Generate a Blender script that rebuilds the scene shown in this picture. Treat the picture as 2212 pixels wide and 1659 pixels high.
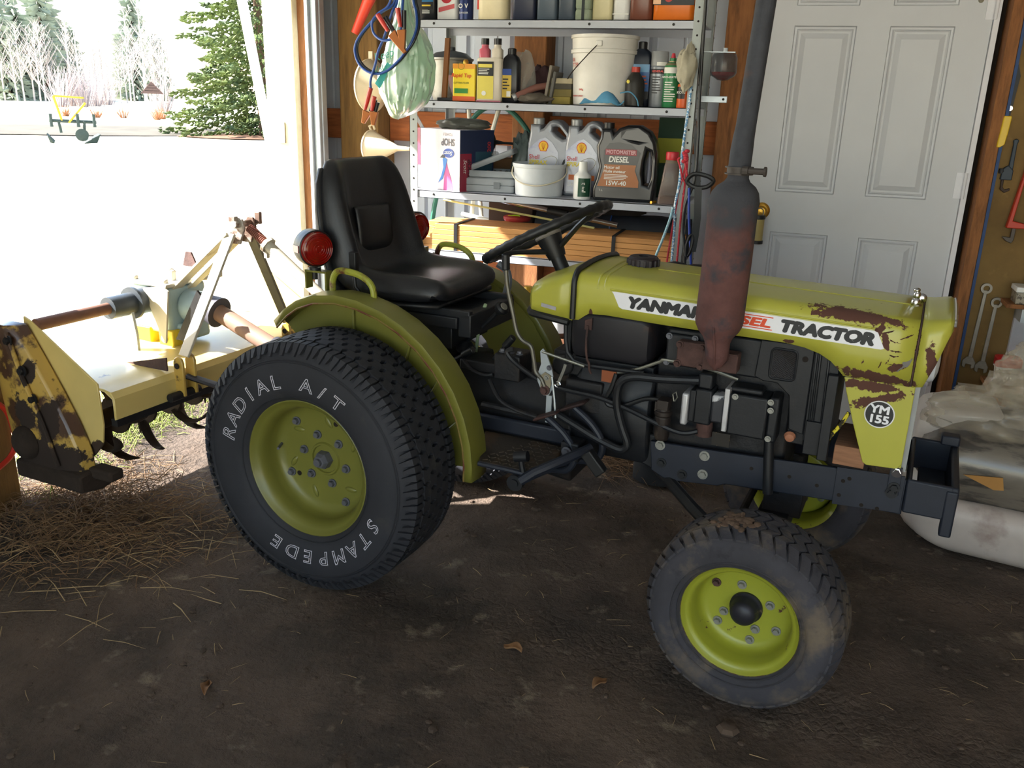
import bpy, bmesh, math, random
from mathutils import Vector, Matrix, noise
R = math.radians
random.seed(7)
sc = bpy.context.scene
COL = sc.collection
for o in list(bpy.data.objects):
    bpy.data.objects.remove(o)

# ------------------------------------------------------------------ camera
cam_data = bpy.data.cameras.new('camera')
cam_data.sensor_fit = 'HORIZONTAL'
cam_data.sensor_width = 36.0
cam_data.lens = 30.67
cam_data.clip_start = 0.05
cam_data.clip_end = 900
cam = bpy.data.objects.new('camera', cam_data)
COL.objects.link(cam)
cam.matrix_world = (Matrix.Translation((0, 0, 1.5)) @ Matrix.Rotation(R(17.43), 4, 'Z')
                    @ Matrix.Rotation(R(90 - 17.984), 4, 'X') @ Matrix.Rotation(R(1.771), 4, 'Z'))
sc.camera = cam

# ------------------------------------------------------------------ sky, sun, exposure
SKY = 0.9
world = bpy.data.worlds.new('sky')
sc.world = world
world.use_nodes = True
wn = world.node_tree
for n in list(wn.nodes):
    wn.nodes.remove(n)
sky = wn.nodes.new('ShaderNodeTexSky')
sky.sky_type = 'NISHITA'
sky.sun_disc = False
sky.sun_elevation = R(35)
sky.sun_rotation = R(250)
sky.air_density = 1.2
sky.dust_density = 1.2
sky.ozone_density = 1.0
bg = wn.nodes.new('ShaderNodeBackground')
bg.inputs['Strength'].default_value = SKY
wo = wn.nodes.new('ShaderNodeOutputWorld')
wn.links.new(sky.outputs[0], bg.inputs[0])
wn.links.new(bg.outputs[0], wo.inputs[0])

sun_data = bpy.data.lights.new('sun', 'SUN')
sun_data.energy = 38.0
sun_data.color = (1.0, 0.97, 0.93)
sun_data.angle = R(0.6)
sun = bpy.data.objects.new('sun', sun_data)
COL.objects.link(sun)
sun.location = (-20, -10, 20)
sun.rotation_euler = Vector((1, 0.36, -0.83)).to_track_quat('-Z', 'Y').to_euler()

sc.view_settings.view_transform = 'Standard'
sc.view_settings.look = 'None'
sc.view_settings.exposure = -0.15
sc.view_settings.gamma = 1.0
sc.view_settings.use_curve_mapping = False

# ------------------------------------------------------------------ materials
def lin(c):
    if isinstance(c, str):
        c = [int(c[i:i + 2], 16) / 255 for i in (0, 2, 4)]
    return [x / 12.92 if x <= .04045 else ((x + .055) / 1.055) ** 2.4 for x in c[:3]] + [1.0]

MATS = {}
def mat(name, c, rough=.6, metal=0., var=.12, vs=14., c2=None, cut=(.58, .66), ms=5., bump=0., bs=60.,
        c3=None, cut3=(.6, .7), ms3=30., trans=0., alpha=1., coat=0., stretch=None, rough2=None, ior=1.45, sheen=0.):
    """Principled surface: base colour with soft mottling, up to two layers of worn/rusty/dirty patches, fine relief."""
    if name in MATS:
        return MATS[name]
    m = bpy.data.materials.new(name)
    m.use_nodes = True
    nt = m.node_tree
    N, L = nt.nodes, nt.links
    b = N['Principled BSDF']
    tc = N.new('ShaderNodeTexCoord')
    src = tc.outputs['Object']
    if stretch:
        mp = N.new('ShaderNodeMapping')
        mp.inputs['Scale'].default_value = stretch
        L.new(src, mp.inputs[0]); src = mp.outputs[0]
    def noise_node(s, d=4.):
        n = N.new('ShaderNodeTexNoise')
        n.inputs['Scale'].default_value = s
        n.inputs['Detail'].default_value = d
        n.inputs['Roughness'].default_value = .62
        L.new(src, n.inputs['Vector'])
        return n.outputs['Fac']
    def ramp(fac, a, bb):
        r = N.new('ShaderNodeMapRange')
        r.inputs['From Min'].default_value = a; r.inputs['From Max'].default_value = bb
        L.new(fac, r.inputs['Value'])
        return r.outputs['Result']
    def mixc(fac, a, bcol):
        x = N.new('ShaderNodeMix'); x.data_type = 'RGBA'
        L.new(fac, x.inputs[0])
        if isinstance(a, (list, tuple)): x.inputs[6].default_value = a
        else: L.new(a, x.inputs[6])
        x.inputs[7].default_value = bcol
        return x.outputs[2]
    base = lin(c)
    dark = [v * (1 - var) for v in base[:3]] + [1]
    lite = [min(1, v * (1 + var)) for v in base[:3]] + [1]
    out = mixc(ramp(noise_node(vs), .3, .7), dark, lite)
    rfac = None
    if c2:
        f2 = ramp(noise_node(ms, 8.), *cut)
        out = mixc(f2, out, lin(c2)); rfac = f2
    if c3:
        out = mixc(ramp(noise_node(ms3, 8.), *cut3), out, lin(c3))
    L.new(out, b.inputs['Base Color'])
    b.inputs['Roughness'].default_value = rough
    if rfac is not None and rough2 is not None:
        mr = N.new('ShaderNodeMapRange')
        mr.inputs['To Min'].default_value = rough; mr.inputs['To Max'].default_value = rough2
        L.new(rfac, mr.inputs['Value']); L.new(mr.outputs[0], b.inputs['Roughness'])
    b.inputs['Metallic'].default_value = metal
    b.inputs['IOR'].default_value = ior
    b.inputs['Transmission Weight'].default_value = trans
    b.inputs['Alpha'].default_value = alpha
    b.inputs['Coat Weight'].default_value = coat
    b.inputs['Coat Roughness'].default_value = .15
    b.inputs['Sheen Weight'].default_value = sheen
    if bump:
        bp = N.new('ShaderNodeBump')
        bp.inputs['Strength'].default_value = min(1., bump)
        bp.inputs['Distance'].default_value = .004
        L.new(noise_node(bs, 6.), bp.inputs['Height'])
        L.new(bp.outputs[0], b.inputs['Normal'])
    MATS[name] = m
    return m

# ------------------------------------------------------------------ mesh helpers
def V(*a):
    return Vector(a[0]) if len(a) == 1 else Vector(a)

def frame(d):
    d = d.normalized()
    a = Vector((0, 0, 1)) if abs(d.z) < .9 else Vector((1, 0, 0))
    x = d.cross(a).normalized()
    return x, d.cross(x).normalized()

def smooth_path(P, n=6, cyc=False):
    P = [V(p) for p in P]; out = []; k = len(P)
    rng = range(k if cyc else k - 1)
    for i in rng:
        if cyc: a, b, c, d = P[i - 1], P[i], P[(i + 1) % k], P[(i + 2) % k]
        else: a, b, c, d = P[max(i - 1, 0)], P[i], P[i + 1], P[min(i + 2, k - 1)]
        for j in range(n):
            t = j / n
            out.append(.5 * ((2 * b) + (c - a) * t + (2 * a - 5 * b + 4 * c - d) * t * t + (3 * b - a - 3 * c + d) * t ** 3))
    if not cyc: out.append(P[-1])
    return out

class MB:
    def __init__(s): s.v = []; s.f = []
    def add(s, vs, fs, mx=None):
        o = len(s.v)
        s.v += [tuple(mx @ V(p)) if mx else tuple(p) for p in vs]
        s.f += [tuple(o + i for i in f) for f in fs]
        return s
    def box(s, c, d, mx=None):
        x, y, z = d[0] / 2, d[1] / 2, d[2] / 2; c = V(c)
        vs = [c + V(i * x, j * y, k * z) for k in (-1, 1) for j in (-1, 1) for i in (-1, 1)]
        return s.add(vs, [(0, 2, 3, 1), (4, 5, 7, 6), (0, 1, 5, 4), (2, 6, 7, 3), (0, 4, 6, 2), (1, 3, 7, 5)], mx)
    def b2(s, a, b, mx=None):
        a, b = V(a), V(b)
        return s.box((a + b) / 2, [abs(b[i] - a[i]) for i in range(3)], mx)
    def loft(s, rings, cyc=True, caps=(1, 1), loop=False, mx=None):
        n = len(rings[0]); vs = [p for r in rings for p in r]; fs = []
        k = len(rings)
        for i in range(k if loop else k - 1):
            i2 = (i + 1) % k
            for j in range(n if cyc else n - 1):
                fs.append((i * n + j, i * n + (j + 1) % n, i2 * n + (j + 1) % n, i2 * n + j))
        if cyc and not loop:
            if caps[0]: fs.append(tuple(range(n - 1, -1, -1)))
            if caps[1]: fs.append(tuple((k - 1) * n + j for j in range(n)))
        return s.add(vs, fs, mx)
    def cyl(s, p0, p1, r0, r1=None, n=16, caps=(1, 1), ph=0.):
        p0, p1 = V(p0), V(p1); r1 = r0 if r1 is None else r1
        x, y = frame(p1 - p0)
        ring = lambda p, r: [p + x * (r * math.cos(2 * math.pi * (i + ph) / n)) + y * (r * math.sin(2 * math.pi * (i + ph) / n)) for i in range(n)]
        return s.loft([ring(p0, r0), ring(p1, r1)], caps=caps)
    def tube(s, P, r, n=8, cyc=False, flat=1.):
        P = [V(p) for p in P]; k = len(P); rings = []; x = None
        for i, p in enumerate(P):
            d = (P[(i + 1) % k] - P[i - 1]) if cyc else (P[min(i + 1, k - 1)] - P[max(i - 1, 0)])
            if d.length < 1e-9: d = Vector((0, 0, 1))
            d.normalize()
            if x is None: x, y = frame(d)
            else:
                x = x - d * x.dot(d)
                x = frame(d)[0] if x.length < 1e-6 else x.normalized()
                y = d.cross(x)
            rr = r[i] if isinstance(r, (list, tuple)) else r
            rings.append([p + x * (rr * math.cos(2 * math.pi * j / n)) + y * (rr * flat * math.sin(2 * math.pi * j / n)) for j in range(n)])
        return s.loft(rings, loop=cyc)
    def lathe(s, prof, o=(0, 0, 0), ax=(0, 0, 1), n=32, caps=(0, 0), arc=None):
        o, ax = V(o), V(ax).normalized(); x, y = frame(ax)
        rings = [[o + ax * h + x * (r * math.cos(2 * math.pi * j / n)) + y * (r * math.sin(2 * math.pi * j / n)) for j in range(n)] for r, h in prof]
        return s.loft(rings, caps=caps)
    def prism(s, poly, fn, t0, t1):
        return s.loft([[fn(a, b, t0) for a, b in poly], [fn(a, b, t1) for a, b in poly]])
    def sphere(s, c, r, nu=16, nv=10):
        c = V(c); r = (r, r, r) if not isinstance(r, (tuple, list)) else r; rings = []
        for i in range(nv + 1):
            t = math.pi * (.02 + .96 * i / nv)
            rings.append([c + V(r[0] * math.sin(t) * math.cos(2 * math.pi * j / nu), r[1] * math.sin(t) * math.sin(2 * math.pi * j / nu), -r[2] * math.cos(t)) for j in range(nu)])
        return s.loft(rings)
    def grid(s, fn, nu, nv):
        vs = [fn(i / nu, j / nv) for i in range(nu + 1) for j in range(nv + 1)]
        fs = [(i * (nv + 1) + j, (i + 1) * (nv + 1) + j, (i + 1) * (nv + 1) + j + 1, i * (nv + 1) + j + 1) for i in range(nu) for j in range(nv)]
        return s.add(vs, fs)
    def mesh(s, name):
        me = bpy.data.meshes.new(name)
        me.from_pydata(s.v, [], s.f); me.update()
        return me
    def build(s, name, m, parent=None, smooth=35, bevel=0., solid=0., sub=0, label=None, mx=None):
        me = s.mesh(name)
        if m: me.materials.append(m)
        if smooth:
            me.shade_smooth(); me.set_sharp_from_angle(angle=R(smooth))
        return put(name, me, parent, bevel, solid, sub, label, mx)

def put(name, me, parent=None, bevel=0., solid=0., sub=0, label=None, mx=None):
    o = bpy.data.objects.new(name, me)
    COL.objects.link(o)
    if parent: o.parent = parent
    if mx is not None: o.matrix_local = mx
    if solid:
        k = o.modifiers.new('solid', 'SOLIDIFY'); k.thickness = solid; k.offset = 0
    if bevel:
        k = o.modifiers.new('bevel', 'BEVEL'); k.width = bevel; k.segments = 2; k.limit_method = 'ANGLE'; k.angle_limit = R(40)
    if sub:
        k = o.modifiers.new('sub', 'SUBSURF'); k.levels = sub; k.render_levels = sub
    if label: o['label'] = label
    return o

def tag(o, label, cat, group=None):
    o['label'] = label; o['category'] = cat
    if group: o['group'] = group
    return o

def thing(name, label, cat, loc=(0, 0, 0), rz=0., group=None, rot=None):
    o = bpy.data.objects.new(name, None)
    o.empty_display_size = .05
    COL.objects.link(o)
    o.location = loc
    o.rotation_euler = rot if rot else (0, 0, rz)
    return tag(o, label, cat, group)

def struct(o):
    o['kind'] = 'structure'
    return o

def text_mesh(s, size=1., bold=0., shear=0., extrude=0., outline=0., align='CENTER', spacing=1.):
    cu = bpy.data.curves.new('t', 'FONT')
    cu.body = s; cu.size = size; cu.shear = shear; cu.extrude = extrude
    cu.align_x = align; cu.align_y = 'CENTER'; cu.space_character = spacing; cu.resolution_u = 3
    if outline:
        cu.fill_mode = 'NONE'; cu.bevel_depth = outline; cu.bevel_resolution = 0
    ob = bpy.data.objects.new('t', cu)
    me = bpy.data.meshes.new_from_object(ob)
    bpy.data.objects.remove(ob); bpy.data.curves.remove(cu)
    if bold:
        vs = [v.co.copy() for v in me.vertices]; fs = [tuple(p.vertices) for p in me.polygons]
        mb = MB()
        for i, (dx, dy) in enumerate(((0, 0), (1, 0), (-1, 0), (0, 1), (0, -1), (.7, .7), (-.7, .7), (.7, -.7), (-.7, -.7))):
            mb.add([v + Vector((dx * bold, dy * bold, i * 4e-6)) for v in vs], fs)
        bpy.data.meshes.remove(me)
        me = mb.mesh('t')
    return me

def lettering(s, size, m, parent, mx, name='lettering', sx=1., **k):
    """flat printed word; local x runs along the word, local z points out of the surface"""
    me = text_mesh(s, size, **k)
    me.transform(mx @ Matrix.Diagonal((sx, 1, 1, 1)))
    me.materials.clear(); me.materials.append(m)
    return put(name, me, parent)

def cut_shape(outline, holes, depth, bev=.008):
    """solid of even depth cut to an outline with real openings and rounded edges; lies in local xz, depth along y"""
    cu = bpy.data.curves.new('s', 'CURVE'); cu.dimensions = '2D'; cu.fill_mode = 'BOTH'
    for pts in [outline] + holes:
        sp = cu.splines.new('POLY'); sp.points.add(len(pts) - 1)
        for q, (a, b) in zip(sp.points, pts): q.co = (a, b, 0, 1)
        sp.use_cyclic_u = True
    cu.extrude = depth / 2 - bev; cu.bevel_depth = bev; cu.bevel_resolution = 2; cu.offset = -bev
    ob = bpy.data.objects.new('s', cu)
    me = bpy.data.meshes.new_from_object(ob)
    bpy.data.objects.remove(ob); bpy.data.curves.remove(cu)
    me.transform(Matrix.Rotation(R(90), 4, 'X'))
    me.shade_smooth(); me.set_sharp_from_angle(angle=R(40))
    return me

def round_poly(P, n=3, cyc=True):
    return [(p.x, p.y) for p in smooth_path([(a, b, 0) for a, b in P], n, cyc)]

def face_mx(o, right, up):
    r = V(right).normalized(); u = V(up).normalized(); n = r.cross(u).normalized(); u = n.cross(r)
    mx = Matrix.Identity(4)
    for i in range(3):
        mx[i][0] = r[i]; mx[i][1] = u[i]; mx[i][2] = n[i]; mx[i][3] = o[i]
    return mx

def bolt_mb(p, d, r=.008, h=.007, n=6):
    p, d = V(p), V(d).normalized()
    return MB().cyl(p, p + d * (h * .3), r * 1.45, n=14).cyl(p + d * h * .3, p + d * h, r, r * .93, n=n)

def rrect(hx, hy, r, cx=0., cy=0., n=3):
    pts = []
    r = min(r, hx * .999, hy * .999)
    for k, (sx, sy) in enumerate(((1, 1), (-1, 1), (-1, -1), (1, -1))):
        for i in range(n + 1):
            a = (k + i / n) * math.pi / 2
            pts.append((cx + sx * (hx - r) + r * math.cos(a), cy + sy * (hy - r) + r * math.sin(a)))
    return pts

def rbox(mb, rows, n=3, caps=(1, 1)):
    """stack of rounded rectangles: rows of (z, hx, hy, r[, cx, cy])"""
    return mb.loft([[(x, y, r[0]) for x, y in rrect(r[1], r[2], r[3], *(r[4:6] if len(r) > 4 else (0, 0)), n=n)] for r in rows], caps=caps)
# ------------------------------------------------------------------ the setting
def soil_mat():
    m = mat('packed_soil', '605145', .95, var=.3, vs=3., c2='41372e', cut=(.45, .62), ms=1.7, c3='8b7c69', cut3=(.6, .72), ms3=7., bump=1., bs=45.)
    nt = m.node_tree
    bp = [n for n in nt.nodes if n.type == 'BUMP'][0]
    bp.inputs['Distance'].default_value = .022
    # worn tyre tracks pressed into the soil along the tractor's wheel lines
    N, L = nt.nodes, nt.links
    tc = [n for n in N if n.type == 'TEX_COORD'][0]
    mp = N.new('ShaderNodeMapping'); mp.vector_type = 'TEXTURE'
    mp.inputs['Location'].default_value = (-1.256, 2.728, 0); mp.inputs['Rotation'].default_value = (0, 0, -.134)
    L.new(tc.outputs['Object'], mp.inputs[0])
    sx = N.new('ShaderNodeSeparateXYZ'); L.new(mp.outputs[0], sx.inputs[0])
    ab = N.new('ShaderNodeMath'); ab.operation = 'ABSOLUTE'; L.new(sx.outputs['Y'], ab.inputs[0])
    ds = N.new('ShaderNodeMath'); ds.operation = 'SUBTRACT'; ds.inputs[1].default_value = .44; L.new(ab.outputs[0], ds.inputs[0])
    d2 = N.new('ShaderNodeMath'); d2.operation = 'ABSOLUTE'; L.new(ds.outputs[0], d2.inputs[0])
    mk_ = N.new('ShaderNodeMapRange'); mk_.inputs['From Min'].default_value = .13; mk_.inputs['From Max'].default_value = .08; L.new(d2.outputs[0], mk_.inputs['Value'])
    wv = N.new('ShaderNodeTexVoronoi'); wv.feature = 'DISTANCE_TO_EDGE'; wv.inputs['Scale'].default_value = 38; L.new(mp.outputs[0], wv.inputs['Vector'])
    cl_ = N.new('ShaderNodeMapRange'); cl_.inputs['From Max'].default_value = .18; L.new(wv.outputs['Distance'], cl_.inputs['Value'])
    ml = N.new('ShaderNodeMath'); ml.operation = 'MULTIPLY'; L.new(mk_.outputs[0], ml.inputs[0]); L.new(cl_.outputs[0], ml.inputs[1])
    old = bp.inputs['Height'].links[0].from_socket
    sm = N.new('ShaderNodeMath'); sm.operation = 'MULTIPLY_ADD'; sm.inputs[1].default_value = .16; L.new(ml.outputs[0], sm.inputs[0]); L.new(old, sm.inputs[2])
    L.new(sm.outputs[0], bp.inputs['Height'])
    return m
M_SOIL = soil_mat()
M_STUD = mat('rough_sawn_wood', '8a5a34', .8, var=.25, vs=6., c2='5b371c', cut=(.5, .75), ms=5., stretch=(9, 9, 1.2), bump=.4, bs=40)
M_POST = mat('old_post_wood', '75582f', .85, var=.25, vs=5., c2='4a3418', cut=(.5, .75), ms=4., stretch=(8, 8, .8), bump=.4, bs=30)
M_GIRT = mat('girt_wood', '9c5a30', .8, var=.25, vs=6., c2='6d3a1c', cut=(.55, .75), ms=5., stretch=(1.0, 9, 9), bump=.4, bs=40)
M_SHEET = mat('ribbed_sheet_metal', 'b9c0cb', .5, .25, var=.08, vs=4., c2='8e96a2', cut=(.6, .8), ms=2.)
M_PLY = mat('plywood_board', '7c6238', .85, var=.2, vs=2., c2='5a4526', cut=(.5, .8), ms=2.5, c3='94794c', cut3=(.6, .8), ms3=12., bump=.3, bs=20)
M_WDOOR = mat('white_door_paint', 'c3c5ca', .45, var=.03, vs=3., c2='a59c86', cut=(.7, .86), ms=4.)
M_TRIMW = mat('white_trim_paint', 'dcdce2', .5, var=.05)
M_JAMB = mat('pale_jamb_paint', 'd9cba6', .7, var=.1)
M_DARKGAP = mat('dark_gap', '1c140f', .9)  # near-black: paints the shade in gaps and holes, colours thin dark parts
M_BRASS = mat('brass', 'b98c3a', .3, .9, var=.15, vs=30)
M_STEEL = mat('steel', '9a9a9a', .4, .8, var=.15, vs=30)
M_GALV = mat('galvanised_steel', 'aeb6bd', .45, .6, var=.1, vs=10)

def fbm(x, y, s, o=4):
    v = 0; a = 1.
    for i in range(o):
        v += a * noise.noise((x * s, y * s, 3.7 * i)); s *= 2.1; a *= .5
    return v

# shed floor: bare packed soil, lumpy
fl = MB()
fl.grid(lambda u, v: (-2.95 + 6.2 * u, -3.2 + 7.6 * v,
        .016 * fbm(-2.95 + 6.2 * u, -3.2 + 7.6 * v, 2.2) + .0035 * fbm(6.2 * u, 7.6 * v, 13, 3) - .012), 260, 320)
floor = struct(fl.build('floor', M_SOIL, smooth=180))

# yard: bright dry grass rising gently away from the shed
M_YARD = mat('dry_yard_grass', 'd6cdb6', .95, var=.2, vs=.8, c2='c4b99c', cut=(.5, .7), ms=.15, bump=.6, bs=12)
def yard_z(x, y):
    d = math.hypot(x + 2.9, y - 3)
    return -.025 + .0065 * min(150, max(0, d - 4)) + .05 * fbm(x, y, .12, 3) * min(1, d / 15)
yd = MB()
def yfn(u, v):
    a = 2 * math.pi * v; d = .0 + 600 * u ** 3.2
    x, y = math.cos(a) * d, 1 + math.sin(a) * d
    return (x, y, yard_z(x, y) - (.04 if d < 3.4 else 0))
yd.grid(yfn, 90, 96)
yard = struct(yd.build('yard_ground', M_YARD, smooth=180))
# bare worn soil patch around the parked implement in the yard
M_PATCH = mat('bare_field_soil', '4e483c', .95, var=.25, vs=.6, c2='3e382e', cut=(.5, .7), ms=.4)
bp_ = MB()
def patch(u, v):
    a = 2 * math.pi * v; rx = 15 * u * (1 + .12 * math.sin(3 * a)); ry = 3.6 * u * (1 + .1 * math.cos(2 * a))
    c, s_ = math.cos(R(135)), math.sin(R(135))
    px, py = rx * math.cos(a), ry * math.sin(a)
    x = -25 + px * math.cos(R(45)) - py * math.sin(R(45)); y = 22.4 + px * math.sin(R(45)) + py * math.cos(R(45))
    return (x, y, yard_z(x, y) + .03 + .10 * (1 - u * u))
bp_.grid(patch, 8, 40)
struct(bp_.build('bare_soil_patch', M_PATCH, smooth=180))

# back wall: posts, girts and ribbed sheeting ---------------------------------
wall_back = struct(thing('wall_back', 'pole shed back wall of wooden posts, girts and ribbed metal sheeting', 'wall'))
del wall_back['category']
WY = 4.36
def rib_panel(x0, x1, z0, z1, name, par, m):
    prof = []; x = x0
    while x < x1 - 1e-6:
        for dx, d in ((0, 0), (.105, 0), (.110, .004), (.118, .004), (.123, 0), (.172, 0), (.184, .019), (.208, .019), (.22, 0)):
            if x + dx < x1 - .001: prof.append((x + dx, d))
        x += .2286
    prof.append((x1 + .01, 0))
    mb = MB()
    mb.loft([[(a, WY + d, z) for a, d in prof] for z in (z0, z1)], cyc=False)
    return mb.build(name, m, par, smooth=0, solid=.002)
for i, xa in enumerate((-2.52, -1.606, -.692)):
    rib_panel(xa, min(xa + .914, -.27), -.05, 2.75, 'metal_panel', wall_back, M_SHEET)
MB().b2((-.27, WY, 2.12), (3.2, WY + .01, 2.75)).build('metal_panel', M_SHEET, wall_back)
for x0, x1, yf in ((-2.275, -2.06, 4.17), (-1.36, -1.20, 4.2), (-.385, -.275, 4.18)):
    MB().b2((x0, yf, -.05), (x1, WY - .001, 2.75)).build('post', M_POST if x0 < -2 else M_STUD, wall_back, bevel=.006)
for z0, z1 in ((.62, .76), (1.285, 1.434), (2.05, 2.19), (.02, .16)):
    for x0, x1 in ((-2.5, -2.276), (-2.059, -1.361), (-1.199, -.386)):
        MB().b2((x0, WY - .062, z0), (x1, WY - .002, z1)).build('girt', M_GIRT, wall_back, bevel=.004)
# right of the door: stud, blue tape strip, plywood board with tools
MB().b2((.725, 4.2, -.05), (.772, WY, 2.75)).build('stud', M_STUD, wall_back, bevel=.003)
MB().b2((.772, 4.196, -.05), (.784, 4.24, 2.75)).build('blue_edge_strip', mat('blue_strip', '1f3f6e', .6), wall_back)
MB().b2((.784, 4.215, -.05), (3.2, 4.235, 2.75)).build('plywood_board', M_PLY, wall_back)
MB().b2((.698, 4.33, -.05), (.725, WY, 2.75)).build('frame_gap_shade', M_DARKGAP, wall_back)  # solid dark strip painting the shade between trim and stud

# white panelled steel door -----------------------------------------------------
door = struct(thing('door_1', 'white six panel steel door with brass knob behind the tractor hood', 'door'))
del door['category']
DX0, DX1, DY, DZ0, DZ1 = -.243, .676, 4.30, .05, 2.08
cols = ((-.103, .155), (.288, .541)); rows = ((.30, .951), (1.136, 1.849), (1.93, 2.02))
slab = MB()
xs = [DX0, cols[0][0], cols[0][1], cols[1][0], cols[1][1], DX1]
for a, b in ((0, 1), (2, 3), (4, 5)):
    slab.b2((xs[a], DY, DZ0), (xs[b], DY + .04, DZ1))
for a, b in ((1, 2), (3, 4)):
    zz = [DZ0] + [z for r in rows for z in r] + [DZ1]
    for k in range(0, len(zz), 2):
        slab.b2((xs[a], DY, zz[k]), (xs[b], DY + .04, zz[k + 1]))
slab.build('leaf', M_WDOOR, door, smooth=0)
for (xa, xb) in cols:
    for (za, zb) in rows:
        pm = MB()
        ring = lambda i, d: [(xa + i, DY + d, za + i), (xb - i, DY + d, za + i), (xb - i, DY + d, zb - i), (xa + i, DY + d, zb - i)]
        pm.loft([ring(0, 0), ring(.004, .012), ring(.012, .013), ring(.016, .008), ring(.022, .012), ring(.030, .013), ring(.052, .003)], caps=(0, 1))
        pm.build('door_panel', M_WDOOR, door, smooth=20)
MB().b2((DX1 + .003, 4.285, 0), (DX1 + .024, 4.35, 2.14)).build('frame_trim', M_TRIMW, door)
MB().b2((DX0 - .03, 4.285, 0), (DX0 - .003, 4.35, 2.14)).build('frame_trim', M_TRIMW, door)
MB().b2((DX0 - .03, 4.285, 2.083), (DX1 + .024, 4.35, 2.14)).build('frame_trim', M_TRIMW, door)
for hz in (.35, 1.205, 1.93):
    h = MB()
    h.cyl((DX1 + .006, 4.281, hz - .055), (DX1 + .006, 4.281, hz + .055), .007, n=10)
    h.b2((DX1 - .03, 4.297, hz - .055), (DX1 + .02, 4.2995, hz + .055))
    h.build('hinge', M_TRIMW, door)
kb = MB().lathe([(0, 0), (.038, 0), (.038, .004), (.030, .010), (.012, .012), (.012, .035), (.026, .042), (.028, .055), (.020, .066), (0, .068)], (-.152, DY, 1.045), (0, -1, 0), 24)
kb.build('knob', M_BRASS, door)
dot = MB().lathe([(0, 0), (.011, 0), (.009, .003), (0, .004)], (.62, DY, 1.95), (0, -1, 0), 14)
dot.build('screw_cap', mat('dull_cap', '7a7362', .6), door)

# left wall with the open doorway ------------------------------------------------
wall_left = struct(thing('wall_left', 'left shed wall with the open doorway to the bright yard', 'wall'))
del wall_left['category']
M_OUT = mat('outer_wall_sheet', 'b5b2a6', .6)
MB().b2((-2.76, -3.2, -.05), (-2.62, 2.12, 2.75)).build('wall_panel', M_OUT, wall_left)
MB().b2((-2.76, 2.12, 2.22), (-2.40, 4.36, 2.75)).build('header', M_OUT, wall_left)
# near jamb post
MB().b2((-2.80, 2.12, -.05), (-2.66, 2.31, 2.22)).build('post', M_POST, wall_left, bevel=.006)
# far jamb: pale outer face, rough wood edge, metal corner flashing
MB().b2((-2.56, 3.95, -.05), (-2.395, 4.09, 2.22)).build('jamb', M_JAMB, wall_left, bevel=.004)
MB().b2((-2.395, 3.992, -.05), (-2.352, 4.05, 2.22)).build('jamb_edge', M_STUD, wall_left, bevel=.004)
MB().b2((-2.352, 3.998, -.05), (-2.326, 4.03, 2.22)).build('jamb_strip', M_JAMB, wall_left)
MB().b2((-2.60, 4.09, -.05), (-2.52, 4.36, 2.22)).build('wall_panel', M_SHEET, wall_left)
fs_ = MB()
fs_.b2((-2.326, 3.94, -.05), (-2.305, 3.97, 2.5)); fs_.b2((-2.307, 3.958, -.05), (-2.272, 3.99, 2.5)); fs_.b2((-2.283, 3.985, -.05), (-2.268, 4.03, 2.5))
fs_.build('corner_flashing', M_GALV, wall_left, bevel=.004)
MB().b2((-2.50, 3.944, 1.265), (-2.462, 3.952, 1.365)).build('latch_plate', mat('dull_latch', '8b8678', .5, .4), wall_left)

# right wall, roof and front eave: outside the view, they keep the shed dark
struct(MB().b2((3.2, -3.2, -.05), (3.3, 4.4, 2.75)).build('wall_right', M_PLY))
rf = MB().b2((-2.95, -3.4, 2.75), (3.3, 4.5, 2.83))
struct(rf.build('ceiling', M_SHEET))
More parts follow.
